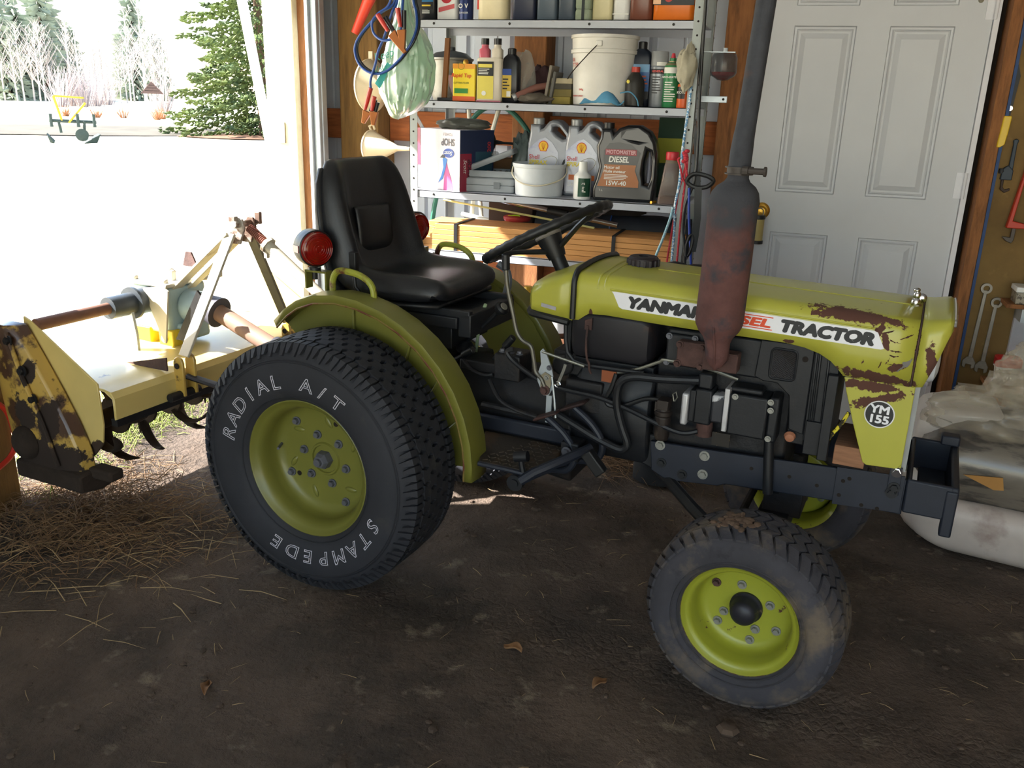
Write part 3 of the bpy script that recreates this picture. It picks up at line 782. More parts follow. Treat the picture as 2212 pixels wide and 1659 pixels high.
# fenders ----------------------------------------------------------------------------------------
def fender(side):
    cx_, cz_, rr = 0., .433, .484
    # squared-off arc: nearly flat over the axle, straight drop in front
    ang = [126, 118, 110, 100, 90, 80, 70, 60, 50, 40, 30, 20, 10, 2, -4]
    def prof(a, r):
        a = R(a)
        x, z = cx_ + r * math.cos(a), cz_ + r * math.sin(a)
        if math.cos(a) < 0: z -= .10 * math.cos(a) ** 2
        return x, z
    mb = MB(); rings = []
    for a in ang:
        xo, zo = prof(a, rr); xi, zi = prof(a, rr - .022); xm, zm = prof(a, rr + .004)
        wid = .105 if a < 100 else .105 - .05 * (a - 100) / 26
        rings.append([(xi, side * (.30 + wid), zi), (xo, side * (.30 + wid - .004), zo), (xm, side * (.30 + wid * .5), zm), (xo, side * .306, zo), (xi, side * .298, zi)])
    mb.loft(rings, cyc=False)
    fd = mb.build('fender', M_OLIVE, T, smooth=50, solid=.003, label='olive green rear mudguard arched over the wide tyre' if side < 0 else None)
    # inner wall with pressed ribs
    iw = MB()
    outer = [prof(a, rr - .018) for a in ang]
    inner = [(-.20, .70), (-.17, .72), (-.14, .735), (-.08, .74), (0, .74), (.06, .72), (.12, .69), (.17, .64), (.2, .58), (.22, .52), (.235, .46), (.24, .42), (.24, .40), (.24, .39), (.24, .385)]
    iw.loft([[(x, side * .298, z) for x, z in outer], [(x, side * .292, z) for x, z in inner]], cyc=False)
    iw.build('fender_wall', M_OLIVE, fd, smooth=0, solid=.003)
    for k in (4, 7, 9, 11):
        a, b = outer[k], inner[k]
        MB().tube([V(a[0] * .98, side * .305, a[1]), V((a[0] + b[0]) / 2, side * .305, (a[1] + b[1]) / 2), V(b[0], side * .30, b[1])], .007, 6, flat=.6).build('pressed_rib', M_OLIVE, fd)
    eb = MB().tube([(prof(a, rr - .024)[0], side * (.30 + (.105 if a < 100 else .105 - .05 * (a - 100) / 26)), prof(a, rr - .024)[1]) for a in ang], .0035, 6)
    eb.build('rolled_edge', mat('rusty_green_edge', '6a5a24', .7, c2='5b2f1c', cut=(.5, .6), ms=14), fd)
    return fd
for s in (-1, 1):
    fender(s)
    # grab rail
    MB().tube(smooth_path([(-.062, s * .325, .905), (-.060, s * .325, .95), (-.035, s * .325, .978), (.03, s * .325, .975), (.075, s * .325, .955), (.092, s * .325, .925), (.093, s * .325, .875)], 5), .0105, 10).build('grab_rail', mat('grab_rail_paint', '8f9434', .4, c2='5a2f22', cut=(.52, .6), ms=12), T)
    # rear lamp on bracket
    lb = MB()
    lb.b2((-.178, s * .30 - .016, .905), (-.172, s * .30 + .016, .965)); lb.b2((-.178, s * .30 - .016, .960), (-.095, s * .30 + .016, .966)); lb.b2((-.100, s * .30 - .016, .890), (-.094, s * .30 + .016, .966))
    lamp = lb.build('lamp_bracket', M_OLIVE, T)
    MB().cyl((-.150, s * .30, .935), (-.150, s * .30, .985), .009, n=10).cyl((-.150, s * .30, .966), (-.150, s * .30, .974), .02, n=12).build('lamp_stem', M_PLAST, lamp)
    ld = V(.88, -.45, .0).normalized() if s < 0 else V(.96, -.28, 0).normalized()
    lc = V(-.150, s * .30, 1.036)
    MB().lathe([(0, -.038), (.052, -.037), (.058, -.028), (.059, 0), (.059, .020), (.055, .022)], lc, ld, 32).build('lamp_housing', M_PLAST, lamp)
    ln = MB().lathe([(.055, .020), (.052, .028), (.040, .034), (.022, .038), (0, .039)], lc, ld, 32)
    for q in (.010, .018, .026, .034, .042, .049):
        ln.lathe([(q - .0022, .036 - q * .16), (q, .0425 - q * .16), (q + .0022, .036 - q * .16)], lc, ld, 28)
    ln.build('red_lens', M_REDL, lamp)
    MB().lathe([(.0, -.043), (.034, -.042), (.053, -.037)], lc, ld, 28).build('amber_lens', M_ORL, lamp)
    sd = ld.cross(V(0, 0, 1)).normalized() * (1 if s < 0 else -1)
    MB().box((0, 0, 0), (.003, .022, .040), face_mx(lc - ld * .006 + sd * .0588, sd, (0, 0, 1))).build('side_marker', mat('side_marker_red', '8c1020', .2, coat=.4), lamp)

# seat -----------------------------------------------------------------------------------------------
def seat_ring(p, t, nrm, hw, th, bol, n=16):
    pts = []
    for i in range(n + 1):
        a = -1 + 2 * i / n
        e = abs(a)
        up_ = bol * max(0, min(1, (e - .52) / .25)) ** 1.3 if e < .86 else bol * (1 - ((e - .86) / .14) ** 2 * .9)
        edge = max(0, (e - .86) / .14)
        pts.append(V(p) + V(0, a * hw, 0) + nrm * (up_ - th * .5 * edge ** 2))
    for i in range(6):
        a = 1 - 2 * i / 5
        pts.append(V(p) + V(0, a * hw * .97, 0) - nrm * th * (1 - .0 * abs(a)))
    return pts
path = [(.252, .880), (.262, .905), (.250, .932), (.20, .942), (.12, .938), (.04, .932), (-.03, .930), (-.070, .942), (-.096, .975), (-.114, 1.03), (-.127, 1.09), (-.139, 1.15), (-.151, 1.21), (-.161, 1.255), (-.171, 1.285), (-.186, 1.302), (-.204, 1.297)]
hwl = [.185, .205, .215, .222, .228, .232, .236, .240, .243, .243, .241, .236, .226, .212, .196, .178, .165]
bol = [.0, .006, .014, .02, .026, .032, .042, .055, .062, .058, .050, .044, .036, .026, .014, .004, 0]
thk = [.010, .045, .06, .065, .065, .065, .065, .062, .058, .055, .052, .05, .046, .042, .036, .026, .012]
pp = [V(a, 0, b) for a, b in path]
rings = []
for i, p in enumerate(pp):
    tn = (pp[min(i + 1, len(pp) - 1)] - pp[max(i - 1, 0)]).normalized()
    nr = V(0, 1, 0).cross(tn).normalized()
    if nr.z < 0 and i < 8: nr = -nr
    if i >= 8 and nr.x < 0: nr = -nr
    rings.append(seat_ring(p, tn, nr, hwl[i], thk[i], bol[i]))
seat = MB().loft(rings).build('seat', M_VINYL, T, smooth=80, sub=1, label='black vinyl bucket seat with side bolsters')
lp = MB()
lp.loft([[(-.107 - .010 * abs(a) ** 4 - (z - .99) * .095 + d, a * .10 , z) for a in [-1 + k / 6 for k in range(13)]] for z, d in ((.995, -.006), (1.0, .001), (1.03, .004), (1.09, .004), (1.135, .001), (1.145, -.006))], cyc=False)
lp.build('lumbar_pad', M_VINYL, seat, smooth=80, solid=.01)
# rear shell under and behind the cushion
sh = MB()
sp_ = [(.24, .868), (.10, .862), (-.03, .858), (-.10, .868), (-.128, .91), (-.148, .98), (-.162, 1.06), (-.176, 1.15), (-.188, 1.23), (-.196, 1.275)]
sw = [.19, .212, .222, .236, .246, .250, .249, .244, .225, .195]
sh.loft([[(x, y * w, z) for y in (-1, -.8, -.4, 0, .4, .8, 1)] for (x, z), w in zip(sp_, sw)], cyc=False)
sh.build('seat_shell', M_PLAST, T, smooth=60, solid=.014)
ss = MB()
ss.b2((-.05, -.16, .835), (.34, -.135, .862)); ss.b2((-.05, .135, .835), (.34, .16, .862)); ss.b2((.02, -.17, .80), (.30, .17, .838)); ss.b2((.30, -.16, .775), (.345, .16, .85))
ss.b2((.06, -.13, .72), (.26, .13, .80)); ss.b2((-.02, -.10, .66), (.2, .10, .73))
ss.build('seat_suspension', M_BLK, T, bevel=.004)
sl = MB().b2((-.028, -.285, .955), (-.003, -.264, 1.032)).tube([(-.016, -.274, .96), (-.014, -.272, .92), (.02, -.262, .88), (.07, -.22, .85)], .007, 8)
sl.build('seat_lever', M_PLAST, T, bevel=.005)
MB().tube(smooth_path([(.23, .26, .94), (.262, .262, .92), (.272, .262, .88), (.262, .262, .83)], 5), .014, 8).build('seat_side_stop', mat('grey_blue_paint', '5a6068', .5), T)

# steering wheel ----------------------------------------------------------------------------------------
sc_ = V(.526, 0, 1.110); sn = V(-.469, 0, .883).normalized(); su = V(.883, 0, .469).normalized(); sv = V(0, 1, 0)
SR = .207
rim = MB()
ringp = []
for i in range(96):
    a = 2 * math.pi * i / 96
    ringp.append(sc_ + su * SR * math.cos(a) + sv * SR * math.sin(a))
rim.tube(ringp, [.0145 + .0016 * math.cos(2 * math.pi * i / 96 * 32) for i in range(96)], 10, cyc=True)
stw = rim.build('steering_wheel', M_PLAST, T, smooth=60)
hubc = sc_ - sn * .055
for a in (90 + 20, 210 + 20, 330 + 20):
    a = R(a); e = sc_ + (su * math.cos(a) + sv * math.sin(a)) * (SR - .004)
    st = hubc + (su * math.cos(a) + sv * math.sin(a)) * .03
    MB().tube([st, st.lerp(e, .5) + sn * .004, e], [.013, .011, .011], 8, flat=.7).build('spoke', M_PLAST, stw)
MB().lathe([(.028, -.03), (.034, 0), (.041, .035), (.042, .045), (.036, .048), (0, .048)], hubc, sn, 24).build('hub', M_PLAST, stw)
MB().lathe([(.042, .040), (.044, .044), (.042, .050)], hubc, sn, 24).build('hub_ring', mat('grey_ring', '77726c', .6), stw)
MB().cyl(hubc - sn * .02, hubc - sn * .19, .023, n=16).build('steering_column', M_PLAST, T)
MB().tube([hubc - sn * .06 + V(.03, -.02, 0), hubc - sn * .06 + V(.05, -.08, .0)], .004, 6).build('column_stalk', M_WIRE, T)

# exhaust ------------------------------------------------------------------------------------------------
ex = MB()
EY = -.275
def ell(x, z, rx, ry, n=28):
    return [(x + rx * math.cos(2 * math.pi * i / n), EY + ry * math.sin(2 * math.pi * i / n) * (1), z) for i in range(n)]
rows_e = [(1.149, .830, .004, .004), (1.150, .842, .018, .014), (1.150, .862, .029, .024), (1.149, .89, .032, .028), (1.148, .905, .033, .030), (1.147, .922, .040, .038), (1.147, .940, .054, .052), (1.147, .955, .061, .06), (1.147, .965, .0625, .0625), (1.1505, 1.12, .0622, .0622), (1.1515, 1.262, .0622, .0622), (1.1518, 1.272, .0640, .0640), (1.152, 1.282, .0622, .0622), (1.153, 1.298, .058, .058), (1.154, 1.312, .048, .048), (1.155, 1.324, .032, .032), (1.156, 1.333, .0265, .0265), (1.157, 1.352, .0255, .0255)]
ex.loft([ell(*r) for r in rows_e])
def soot_top(m, z0, z1, col):
    # the upper shell is sooted grey-black, the lower shell rusted
    nt = m.node_tree; N, L = nt.nodes, nt.links
    b = N['Principled BSDF']; src = b.inputs['Base Color'].links[0].from_socket
    tc = [n for n in N if n.type == 'TEX_COORD'][0]
    sx = N.new('ShaderNodeSeparateXYZ'); L.new(tc.outputs['Object'], sx.inputs[0])
    nz = N.new('ShaderNodeTexNoise'); nz.inputs['Scale'].default_value = 14; nz.inputs['Detail'].default_value = 6; L.new(tc.outputs['Object'], nz.inputs['Vector'])
    ad = N.new('ShaderNodeMath'); ad.operation = 'MULTIPLY_ADD'; ad.inputs[1].default_value = .28; L.new(nz.outputs['Fac'], ad.inputs[0]); L.new(sx.outputs['Z'], ad.inputs[2])
    mr = N.new('ShaderNodeMapRange'); mr.inputs['From Min'].default_value = z0 + .14; mr.inputs['From Max'].default_value = z1 + .14; L.new(ad.outputs[0], mr.inputs['Value'])
    mx = N.new('ShaderNodeMix'); mx.data_type = 'RGBA'; L.new(mr.outputs[0], mx.inputs[0]); L.new(src, mx.inputs[6]); mx.inputs[7].default_value = lin(col)
    L.new(mx.outputs[2], b.inputs['Base Color'])
soot_top(M_MUF, 1.16, 1.24, '3a3b41')
muf = ex.build('muffler', M_MUF, T, smooth=50, label='rust brown cylindrical muffler standing on the right side of the engine')
seam_ = MB().tube([(1.149, EY - .0005, .832), (1.150, EY - .0265, .862), (1.149, EY - .031, .90), (1.147, EY - .041, .922), (1.147, EY - .064, .96)], .0035, 6)
seam_.build('weld_seam', M_MUF, muf)
MB().tube([(1.149, EY, .95), (1.149, EY, .88), (1.15, EY + .05, .855), (1.12, -.20, .845)], [.03, .03, .028, .026], 14).build('exhaust_elbow', M_MUF, muf)
pr = MB().loft([ell(1.1565, 1.346, .0275, .0275), ell(1.158, 1.40, .0275, .0275), ell(1.1595, 1.43, .026, .026), ell(1.162, 1.46, .0245, .0245), ell(1.178, 1.74, .0235, .0235), ell(1.195, 2.08, .0235, .0235)])
pipe = pr.build('exhaust_pipe', M_PIPE, T, smooth=50, label='tall sooty black exhaust pipe')
ck = MB()
for zz in (1.343, 1.359):
    ck.lathe([(.027, -.0015), (.035, -.0015), (.035, .0015), (.027, .0015)], (1.157, EY, zz), (0, 0, 1), 28)
ck.lathe([(.0275, -.008), (.030, -.008), (.030, .008), (.0275, .008)], (1.157, EY, 1.351), (0, 0, 1), 28)
ck.cyl((1.178, EY - .03, 1.353), (1.225, EY - .026, 1.353), .008, n=10).cyl((1.222, EY - .026, 1.353), (1.228, EY - .026, 1.353), .012, n=8).cyl((1.172, EY - .034, 1.353), (1.186, EY - .034, 1.353), .0115, n=10)
ck.build('exhaust_clamp', mat('dark_clamp_steel', '4c4643', .6, .4), muf)
# engine, transmission and running gear ------------------------------------------------------------------
def part(name, m, par=None, bevel=0., smooth=35, label=None):
    def deco(mb): return mb.build(name, m, par or T, bevel=bevel, smooth=smooth, label=label)
    return deco
# transmission and clutch housing
g = MB()
g.b2((-.14, -.15, .30), (.28, .15, .66))
g.loft([[(x, y * s_, z) for y, z in ((-.13, .34), (.13, .34), (.15, .42), (.15, .58), (.10, .66), (-.10, .66), (-.15, .58), (-.15, .42))] for x, s_ in ((.25, .95), (.40, .80), (.58, .80), (.70, 1.0))])
part('gearbox_housing', M_BLK2, bevel=.012)(g)
g = MB()
g.loft([[(x, y * s_, .60 + (z - .60) * s_) for y, z in ((-.17, .53), (-.14, .46), (.14, .46), (.17, .53), (.17, .66), (.13, .745), (-.13, .745), (-.17, .66))] for x, s_ in ((.66, .72), (.72, .98), (.80, 1.0), (.93, 1.0), (.95, .96))])
part('clutch_housing', M_BLK, bevel=.008)(g)
g = MB().loft([[(x, y, z) for y, z in ((-.14, zb), (.14, zb), (.14, .56), (-.14, .56))] for x, zb in ((.74, .53), (.80, .50), (.88, .475), (.98, .445), (1.0, .44))])
part('flywheel_guard', M_BLK, bevel=.006)(g)
for sgn in (-1, 1):
    MB().cyl((0, sgn * .14, .405), (0, sgn * .46, .405), .06, n=20).cyl((0, sgn * .14, .405), (0, sgn * .20, .405), .10, .075, n=20).build('axle_housing', M_BLK2, T)
# engine block, head, sump
part('engine_block', M_BLK2, bevel=.008)(MB().b2((.95, -.13, .50), (1.34, .13, .80)))
part('cylinder_head', M_BLK, bevel=.006)(MB().b2((.985, -.165, .79), (1.30, .13, .90)).b2((.985, -.178, .795), (1.075, -.165, .888)))
part('sump', M_BLK, bevel=.008)(MB().b2((1.0, -.12, .44), (1.34, .12, .51)))
for x, z in ((.992, .880), (.990, .803), (1.066, .882)):
    bolt_mb((x, -.178, z), (0, -1, 0), .0065, .008).build('head_bolt', M_GREYB, T)
# rusty exhaust flange with four bolts
fl_ = part('exhaust_flange', M_RUSTY, bevel=.004)(MB().b2((1.026, -.215, .808), (1.105, -.178, .878)).b2((1.105, -.24, .815), (1.20, -.19, .868)))
for x, z in ((1.034, .870), (1.031, .815), (1.097, .871), (1.096, .815)):
    bolt_mb((x, -.215, z), (0, -1, 0), .0075, .012).build('flange_bolt', M_RUSTY, fl_)
# fuel tank
g = MB()
rings = []
for x, ins in ((.690, .022), (.698, .008), (.715, 0), (.91, 0), (.93, .008), (.938, .022)):
    zt_, zb_ = .93 - ins, .772 + ins
    rings.append([(x, y, z) for y, z in ((-.186 + ins, zb_ + .03), (-.175 + ins, zb_ + .008), (-.15 + ins, zb_), (.15, zb_), (.18, zb_ + .03), (.18, zt_), (-.15, zt_), (-.186 + ins, zt_ - .02))])
part('fuel_tank', mat('scuffed_tank_black', '222126', .5, .1, var=.2, vs=10, c2='4a4744', cut=(.74, .77), ms=30, c3='4a3026', cut3=(.62, .72), ms3=6.), bevel=.006)(g.loft(rings))
MB().tube([(.68, -.19, .89), (.682, -.19, .83), (.690, -.19, .79), (.712, -.19, .766), (.75, -.19, .758), (.93, -.19, .762)], .007, 8).build('tank_strap', M_BLK, T)
part('tank_bracket', M_BLK, bevel=.004)(MB().b2((.70, -.16, .74), (.95, .16, .772)).b2((.665, -.15, .74), (.684, .15, .90)))
# radiator side plate with mesh vent
g = MB().prism([(1.245, .905), (1.238, .80), (1.262, .79), (1.30, .79), (1.335, .76), (1.345, .665), (1.385, .655), (1.385, .905)], lambda a, b, t: (a, -.172 - t, b), 0, .006)
sp_ = part('shroud_plate', M_BLK, bevel=.003)(g)
vx0, vx1, vz0, vz1 = 1.283, 1.344, .806, .884
ventf = MB()
ventf.tube([(x, -.181, z) for x, z in [(vx0 - .003 + a, b) for a, b in rrect((vx1 - vx0) / 2 + .003, (vz1 - vz0) / 2 + .003, .012, (vx1 - vx0) / 2, (vz0 + vz1) / 2)]], .0035, 6, cyc=True)
ventf.build('vent_frame', M_BLK, sp_)
vm = MB()
k = 0
for i in range(-10, 14):
    for sg in (-1, 1):
        a = V(vx0 + i * .0072, -.180, vz0); b = a + V(sg * .045 * 2, 0, (vz1 - vz0))
        ps = []
        for t in (0, 1):
            p = a if t == 0 else b
            ps.append(p)
        # clip to the opening
        def clip(p, q):
            t0, t1 = 0., 1.
            d = q - p
            for lo, hi, c0, dd in ((vx0, vx1, p.x, d.x),):
                if abs(dd) < 1e-9: continue
                ta, tb = (lo - c0) / dd, (hi - c0) / dd
                if ta > tb: ta, tb = tb, ta
                t0, t1 = max(t0, ta), min(t1, tb)
            return (p + d * t0, p + d * t1) if t1 > t0 + .02 else None
        c = clip(*ps)
        if c: vm.tube([c[0], c[1]], .0009, 4)
vm.build('vent_mesh', mat('vent_wire', '4a4b50', .5, .4), sp_)
MB().b2((vx0, -.1795, vz0), (vx1, -.1785, vz1)).build('vent_shade', M_DARKGAP, sp_)  # dark sheet painting the shade behind the mesh
MB().lathe([(0, .001), (.008, .001), (.008, 0)], (1.365, -.179, .868), (0, -1, 0), 14).build('plate_hole', M_DARKGAP, sp_)
side = MB()
for x in (1.392, 1.402, 1.424):
    side.tube([(x, -.180, .90), (x + .004, -.180, .70)], .004, 6)
side.b2((1.386, -.176, .64), (1.452, -.168, .905)); side.b2((1.430, -.20, .60), (1.456, -.17, .84)); side.b2((1.39, -.186, .605), (1.445, -.172, .70))
part('radiator_side', M_BLK, bevel=.003)(side)
part('radiator', M_BLK2)(MB().b2((1.39, -.165, .60), (1.45, .165, .93)))
part('fan_shroud', M_BLK2, bevel=.004)(MB().b2((1.34, -.165, .62), (1.39, .165, .90)))
MB().lathe([(0, .012), (.012, .010), (.016, 0)], (1.352, -.178, .645), (.1, -1, -.2), 12).build('drain_plug', mat('copper_plug', 'a06a50', .6), T)
MB().tube([(1.492, -.16, .735), (1.477, -.165, .70), (1.458, -.17, .668), (1.448, -.175, .648)], .0055, 8).build('striped_cord', mat('yellow_black_cord', 'd8c832', .6, c2='2a2410', cut=(.5, .52), ms=60), T)
part('wood_block', M_WOODB, bevel=.002)(MB().b2((1.47, -.18, .59), (1.55, .02, .645)))
# injection pump and governor housing
g = MB().b2((1.185, -.215, .632), (1.29, -.13, .752)).b2((1.29, -.205, .625), (1.318, -.13, .755)).b2((1.18, -.20, .752), (1.27, -.14, .768))
pump = part('pump_housing', M_BLK, bevel=.006)(g)
MB().b2((1.172, -.222, .64), (1.186, -.13, .765)).build('gasket_flange', M_ALU, pump, bevel=.002)
MB().b2((1.135, -.205, .655), (1.172, -.13, .735)).build('pump_casting', mat('chipped_casting', '33343a', .5, .2, c2='b8b8bc', cut=(.55, .58), ms=14), pump, bevel=.006)
MB().b2((1.085, -.20, .64), (1.135, -.12, .745)).b2((1.09, -.195, .745), (1.13, -.14, .79)).build('hydraulic_pump', M_BLK, pump, bevel=.006)
MB().b2((1.052, -.215, .635), (1.072, -.13, .73)).build('pump_end_plate', M_ALU, pump, bevel=.006)
MB().b2((1.072, -.205, .645), (1.09, -.125, .74)).build('pump_body', M_BLK, pump, bevel=.004)
MB().cyl((1.115, -.17, .60), (1.115, -.17, .645), .024, n=16).build('pump_inlet', M_RUSTY, pump)
for x, z in ((1.296, .745), (1.298, .722), (1.30, .64), (1.20, .745)):
    bolt_mb((x, -.215, z), (0, -1, 0), .006, .007).build('pump_bolt', M_ZINC, pump)
MB().b2((1.145, -.196, .585), (1.195, -.192, .625)).build('data_plate', mat('data_plate', '1a1613', .5, c2='6a5a3a', cut=(.62, .66), ms=60), T)
# starter motor / filter bowl
fb = MB().lathe([(0, 0), (.018, 0), (.022, .012), (.023, .07), (.021, .072), (.025, .076), (.025, .088), (.020, .09), (.018, .105), (.012, .118), (0, .12)], (1.0, -.20, .575), (0, 0, 1), 20)
fb.b2((.985, -.225, .672), (1.018, -.18, .70)); fb.b2((.975, -.21, .66), (.985, -.19, .69))
part('fuel_filter', mat('brown_filter', '2c2522', .5, .2, c2='4a4038', cut=(.6, .7), ms=20), bevel=.002)(fb)
MB().tube([(1.032, -.21, .70), (1.04, -.215, .715), (1.035, -.215, .73), (1.025, -.21, .72), (1.03, -.21, .70)], .002, 6).build('wire_loop', M_WIRE, T)
# bent hydraulic pipes
MB().tube(smooth_path([(1.09, -.185, .765), (.99, -.20, .757), (.91, -.205, .752), (.872, -.207, .735), (.86, -.207, .70), (.863, -.207, .65), (.882, -.207, .59), (.900, -.207, .548), (.895, -.207, .527), (.87, -.207, .522), (.80, -.205, .542), (.745, -.20, .562), (.64, -.19, .60)], 5), .0125, 10).build('hydraulic_pipe', M_BLK, T)
MB().tube(smooth_path([(1.19, -.15, .775), (1.10, -.17, .80), (.99, -.18, .808), (.97, -.18, .80), (.90, -.18, .765), (.84, -.175, .745)], 5), .005, 8).build('fuel_line', M_WIRE, T)
MB().tube(smooth_path([(1.10, -.19, .615), (1.06, -.205, .607), (1.0, -.215, .622), (.90, -.205, .648), (.80, -.20, .668), (.70, -.195, .672), (.62, -.19, .68), (.55, -.18, .705), (.50, -.17, .73), (.48, -.17, .755), (.50, -.165, .765)], 5), .008, 8).build('return_pipe', M_BLK, T)
MB().tube(smooth_path([(.845, -.185, .745), (.835, -.19, .70), (.82, -.19, .665), (.835, -.19, .645), (.88, -.19, .655), (.94, -.19, .685), (.985, -.195, .692)], 5), .007, 8).build('rubber_hose', M_PLAST, T)
MB().tube([(1.296, -.18, .665), (1.304, -.185, .58), (1.315, -.19, .47)], .014, 12).build('breather_pipe', M_BLK, T)
MB().b2((.80, -.185, .715), (.845, -.17, .750)).build('orange_bracket', mat('orange_bracket', '8a4a2a', .7), T)
# alternator-like unit behind the lever plate
part('steering_box', M_BLK2, bevel=.006)(MB().b2((.62, -.13, .70), (.78, .12, .775)).cyl((.655, -.14, .73), (.655, -.05, .73), .035, n=16).b2((.68, -.17, .60), (.80, -.1, .70)))
# zinc lever plates and long hand lever
g = MB().prism([(.610, .785), (.618, .795), (.628, .785), (.650, .735), (.655, .712), (.652, .70), (.655, .672), (.642, .648), (.626, .648), (.605, .69), (.603, .71), (.614, .745)], lambda a, b, t: (a, -.205 - t, b), 0, .005)
plate = part('lever_plate', M_GALV)(g)
g = MB().prism([(.617, .712), (.630, .724), (.650, .715), (.652, .69), (.645, .66), (.628, .652), (.618, .67)], lambda a, b, t: (a, -.212 - t, b), 0, .005)
g.build('pivot_plate', mat('tan_zinc', '8f8672', .5, .5), plate)
bolt_mb((.634, -.217, .668), (0, -1, 0), .011, .014).build('pivot_bolt', M_RUSTY, plate)
bolt_mb((.637, -.217, .708), (0, -1, 0), .006, .006).build('plate_bolt', M_ZINC, plate)
bolt_mb((.642, -.210, .738), (0, -1, 0), .006, .007).build('plate_bolt', M_GREYB, plate)
lv = MB().tube(smooth_path([(.490, -.215, 1.03), (.497, -.215, .97), (.518, -.215, .89), (.532, -.215, .838), (.552, -.215, .812), (.580, -.215, .798), (.590, -.215, .765), (.598, -.215, .725), (.607, -.215, .712), (.622, -.218, .70), (.632, -.218, .68)], 5), .0065, 8)
lever = part('throttle_lever', mat('worn_lever_steel', '5d5a52', .4, .5, c2='7a6a44', cut=(.6, .7), ms=10))(lv)
MB().tube([(.488, -.215, 1.068), (.490, -.215, 1.02)], .0125, 10).build('lever_grip', M_PLAST, lever, bevel=.003)
MB().tube([(.616, -.21, .785), (.66, -.205, .775), (.75, -.20, .757)], .0045, 8).build('linkage_rod', M_WIRE, T)
MB().tube([(.652, -.212, .712), (.665, -.214, .64), (.672, -.216, .585)], .0035, 6).build('linkage_rod', M_GALV, T)
MB().b2((.634, -.205, .56), (.652, -.198, .648)).build('linkage_strap', M_GALV, T)
MB().tube(smooth_path([(.69, -.2, .755), (.685, -.2, .735), (.672, -.2, .70), (.668, -.2, .685)], 4), .005, 6).build('linkage_arm', M_ZINC, T)
MB().tube([(.668 + .009 * math.cos(a * .7), -.203, .688 + .009 * math.sin(a * .7)) for a in range(8)], .0025, 6).build('retainer_clip', M_CHROME, T)
# gear levers
for p0, p1, kr, nm in (((.28, -.06, .735), (.42, -.10, .868), .022, 'gear_lever'), ((.40, -.10, .70), (.460, -.10, .775), .012, 'range_lever'), ((.24, -.12, .665), (.325, -.12, .722), .012, 'lift_lever')):
    o_ = MB().tube([p0, p1], .007, 8).build(nm, M_BLK, T)
    d_ = (V(p1) - V(p0)).normalized()
    if kr > .02:
        MB().lathe([(.008, -.02), (.018, -.008), (.024, .004), (.024, .012), (.018, .018), (0, .019)], p1, d_, 20).build('knob', M_PLAST, o_)
        MB().lathe([(0, .0205), (.012, .0205), (.013, .017)], p1, d_, 18).build('knob_disc', mat('knob_disc_grey', '77746a', .5), o_)
    else:
        MB().cyl(V(p1) - d_ * .035, V(p1) + d_ * .012, .0125, n=12).build('grip', M_PLAST, o_, bevel=.003)
MB().lathe([(.03, 0), (.034, .01), (.02, .03), (.010, .035)], (.275, -.06, .70), (0, 0, 1), 18).build('lever_boot', M_PLAST, T)
MB().tube([(.27, .02, .67), (.305, -.02, .80), (.33, -.03, .86)], .006, 8).build('seat_strut', mat('pale_green_strut', '9cae8a', .4), T)
MB().b2((.30, -.15, .665), (.50, -.05, .70)).b2((.43, -.16, .655), (.52, -.06, .74)).build('valve_block', M_BLK2, T, bevel=.005)
for x in (.445, .475, .505):
    bolt_mb((x, -.13, .74), (0, 0, 1), .008, .01).build('valve_bolt', M_GREYB, T)
MB().tube(smooth_path([(.32, -.16, .70), (.36, -.17, .675), (.40, -.17, .665), (.43, -.165, .67)], 4), .006, 8).build('oil_line', M_BLK2, T)
MB().tube(smooth_path([(.42, -.17, .655), (.46, -.18, .60), (.52, -.185, .575), (.60, -.19, .565)], 4), .007, 8).build('brake_rod', M_BLK2, T)
MB().tube(smooth_path([(.40, -.17, .565), (.45, -.18, .568), (.54, -.18, .565), (.60, -.18, .56)], 4), .012, 8).build('cross_tube', M_BLK2, T)
MB().b2((.36, -.165, .478), (.70, -.145, .53)).build('foot_rail', M_FRAME, T, bevel=.008)
# chequered foot plates
fp = MB().prism([(.40, -.15), (.68, -.15), (.70, -.30), (.66, -.385), (.50, -.385)], lambda a, b, t: (a, b, .458 + t), 0, .012)
fo = part('foot_plate', mat('worn_foot_plate', '3b342d', .7, .2, c2='5a4733', cut=(.5, .65), ms=8., bump=.3), bevel=.003)(fp)
ck_ = MB()
for i in range(16):
    for j in range(9):
        x, y = .43 + i * .0165, -.165 - j * .0255
        if x > .50 - (y + .385) * .43 * -1 - .02 and x < .66 + .12 * (y + .385) and y > -.375 and x > .40 + (-.15 - y) * .43 + .012:
            a = R(45 if (i + j) % 2 else -45)
            ck_.box((x, y, .4705), (.015, .003, .0016), Matrix.Translation((x, y, .4705)) @ Matrix.Rotation(a, 4, 'Z') @ Matrix.Translation((-x, -y, -.4705)))
ck_.build('chequer_pattern', mat('chequer_ridge', '5d5348', .5, .3), fo)
fp2 = MB().prism([(.40, .15), (.68, .15), (.70, .30), (.66, .385), (.50, .385)][::-1], lambda a, b, t: (a, b, .458 + t), 0, .012)
part('foot_plate', MATS['worn_foot_plate'], bevel=.003)(fp2)
MB().tube([(.50, -.388, .462), (.60, -.388, .462), (.66, -.388, .46)], .008, 8).build('foot_plate_edge', M_FRAME, fo)
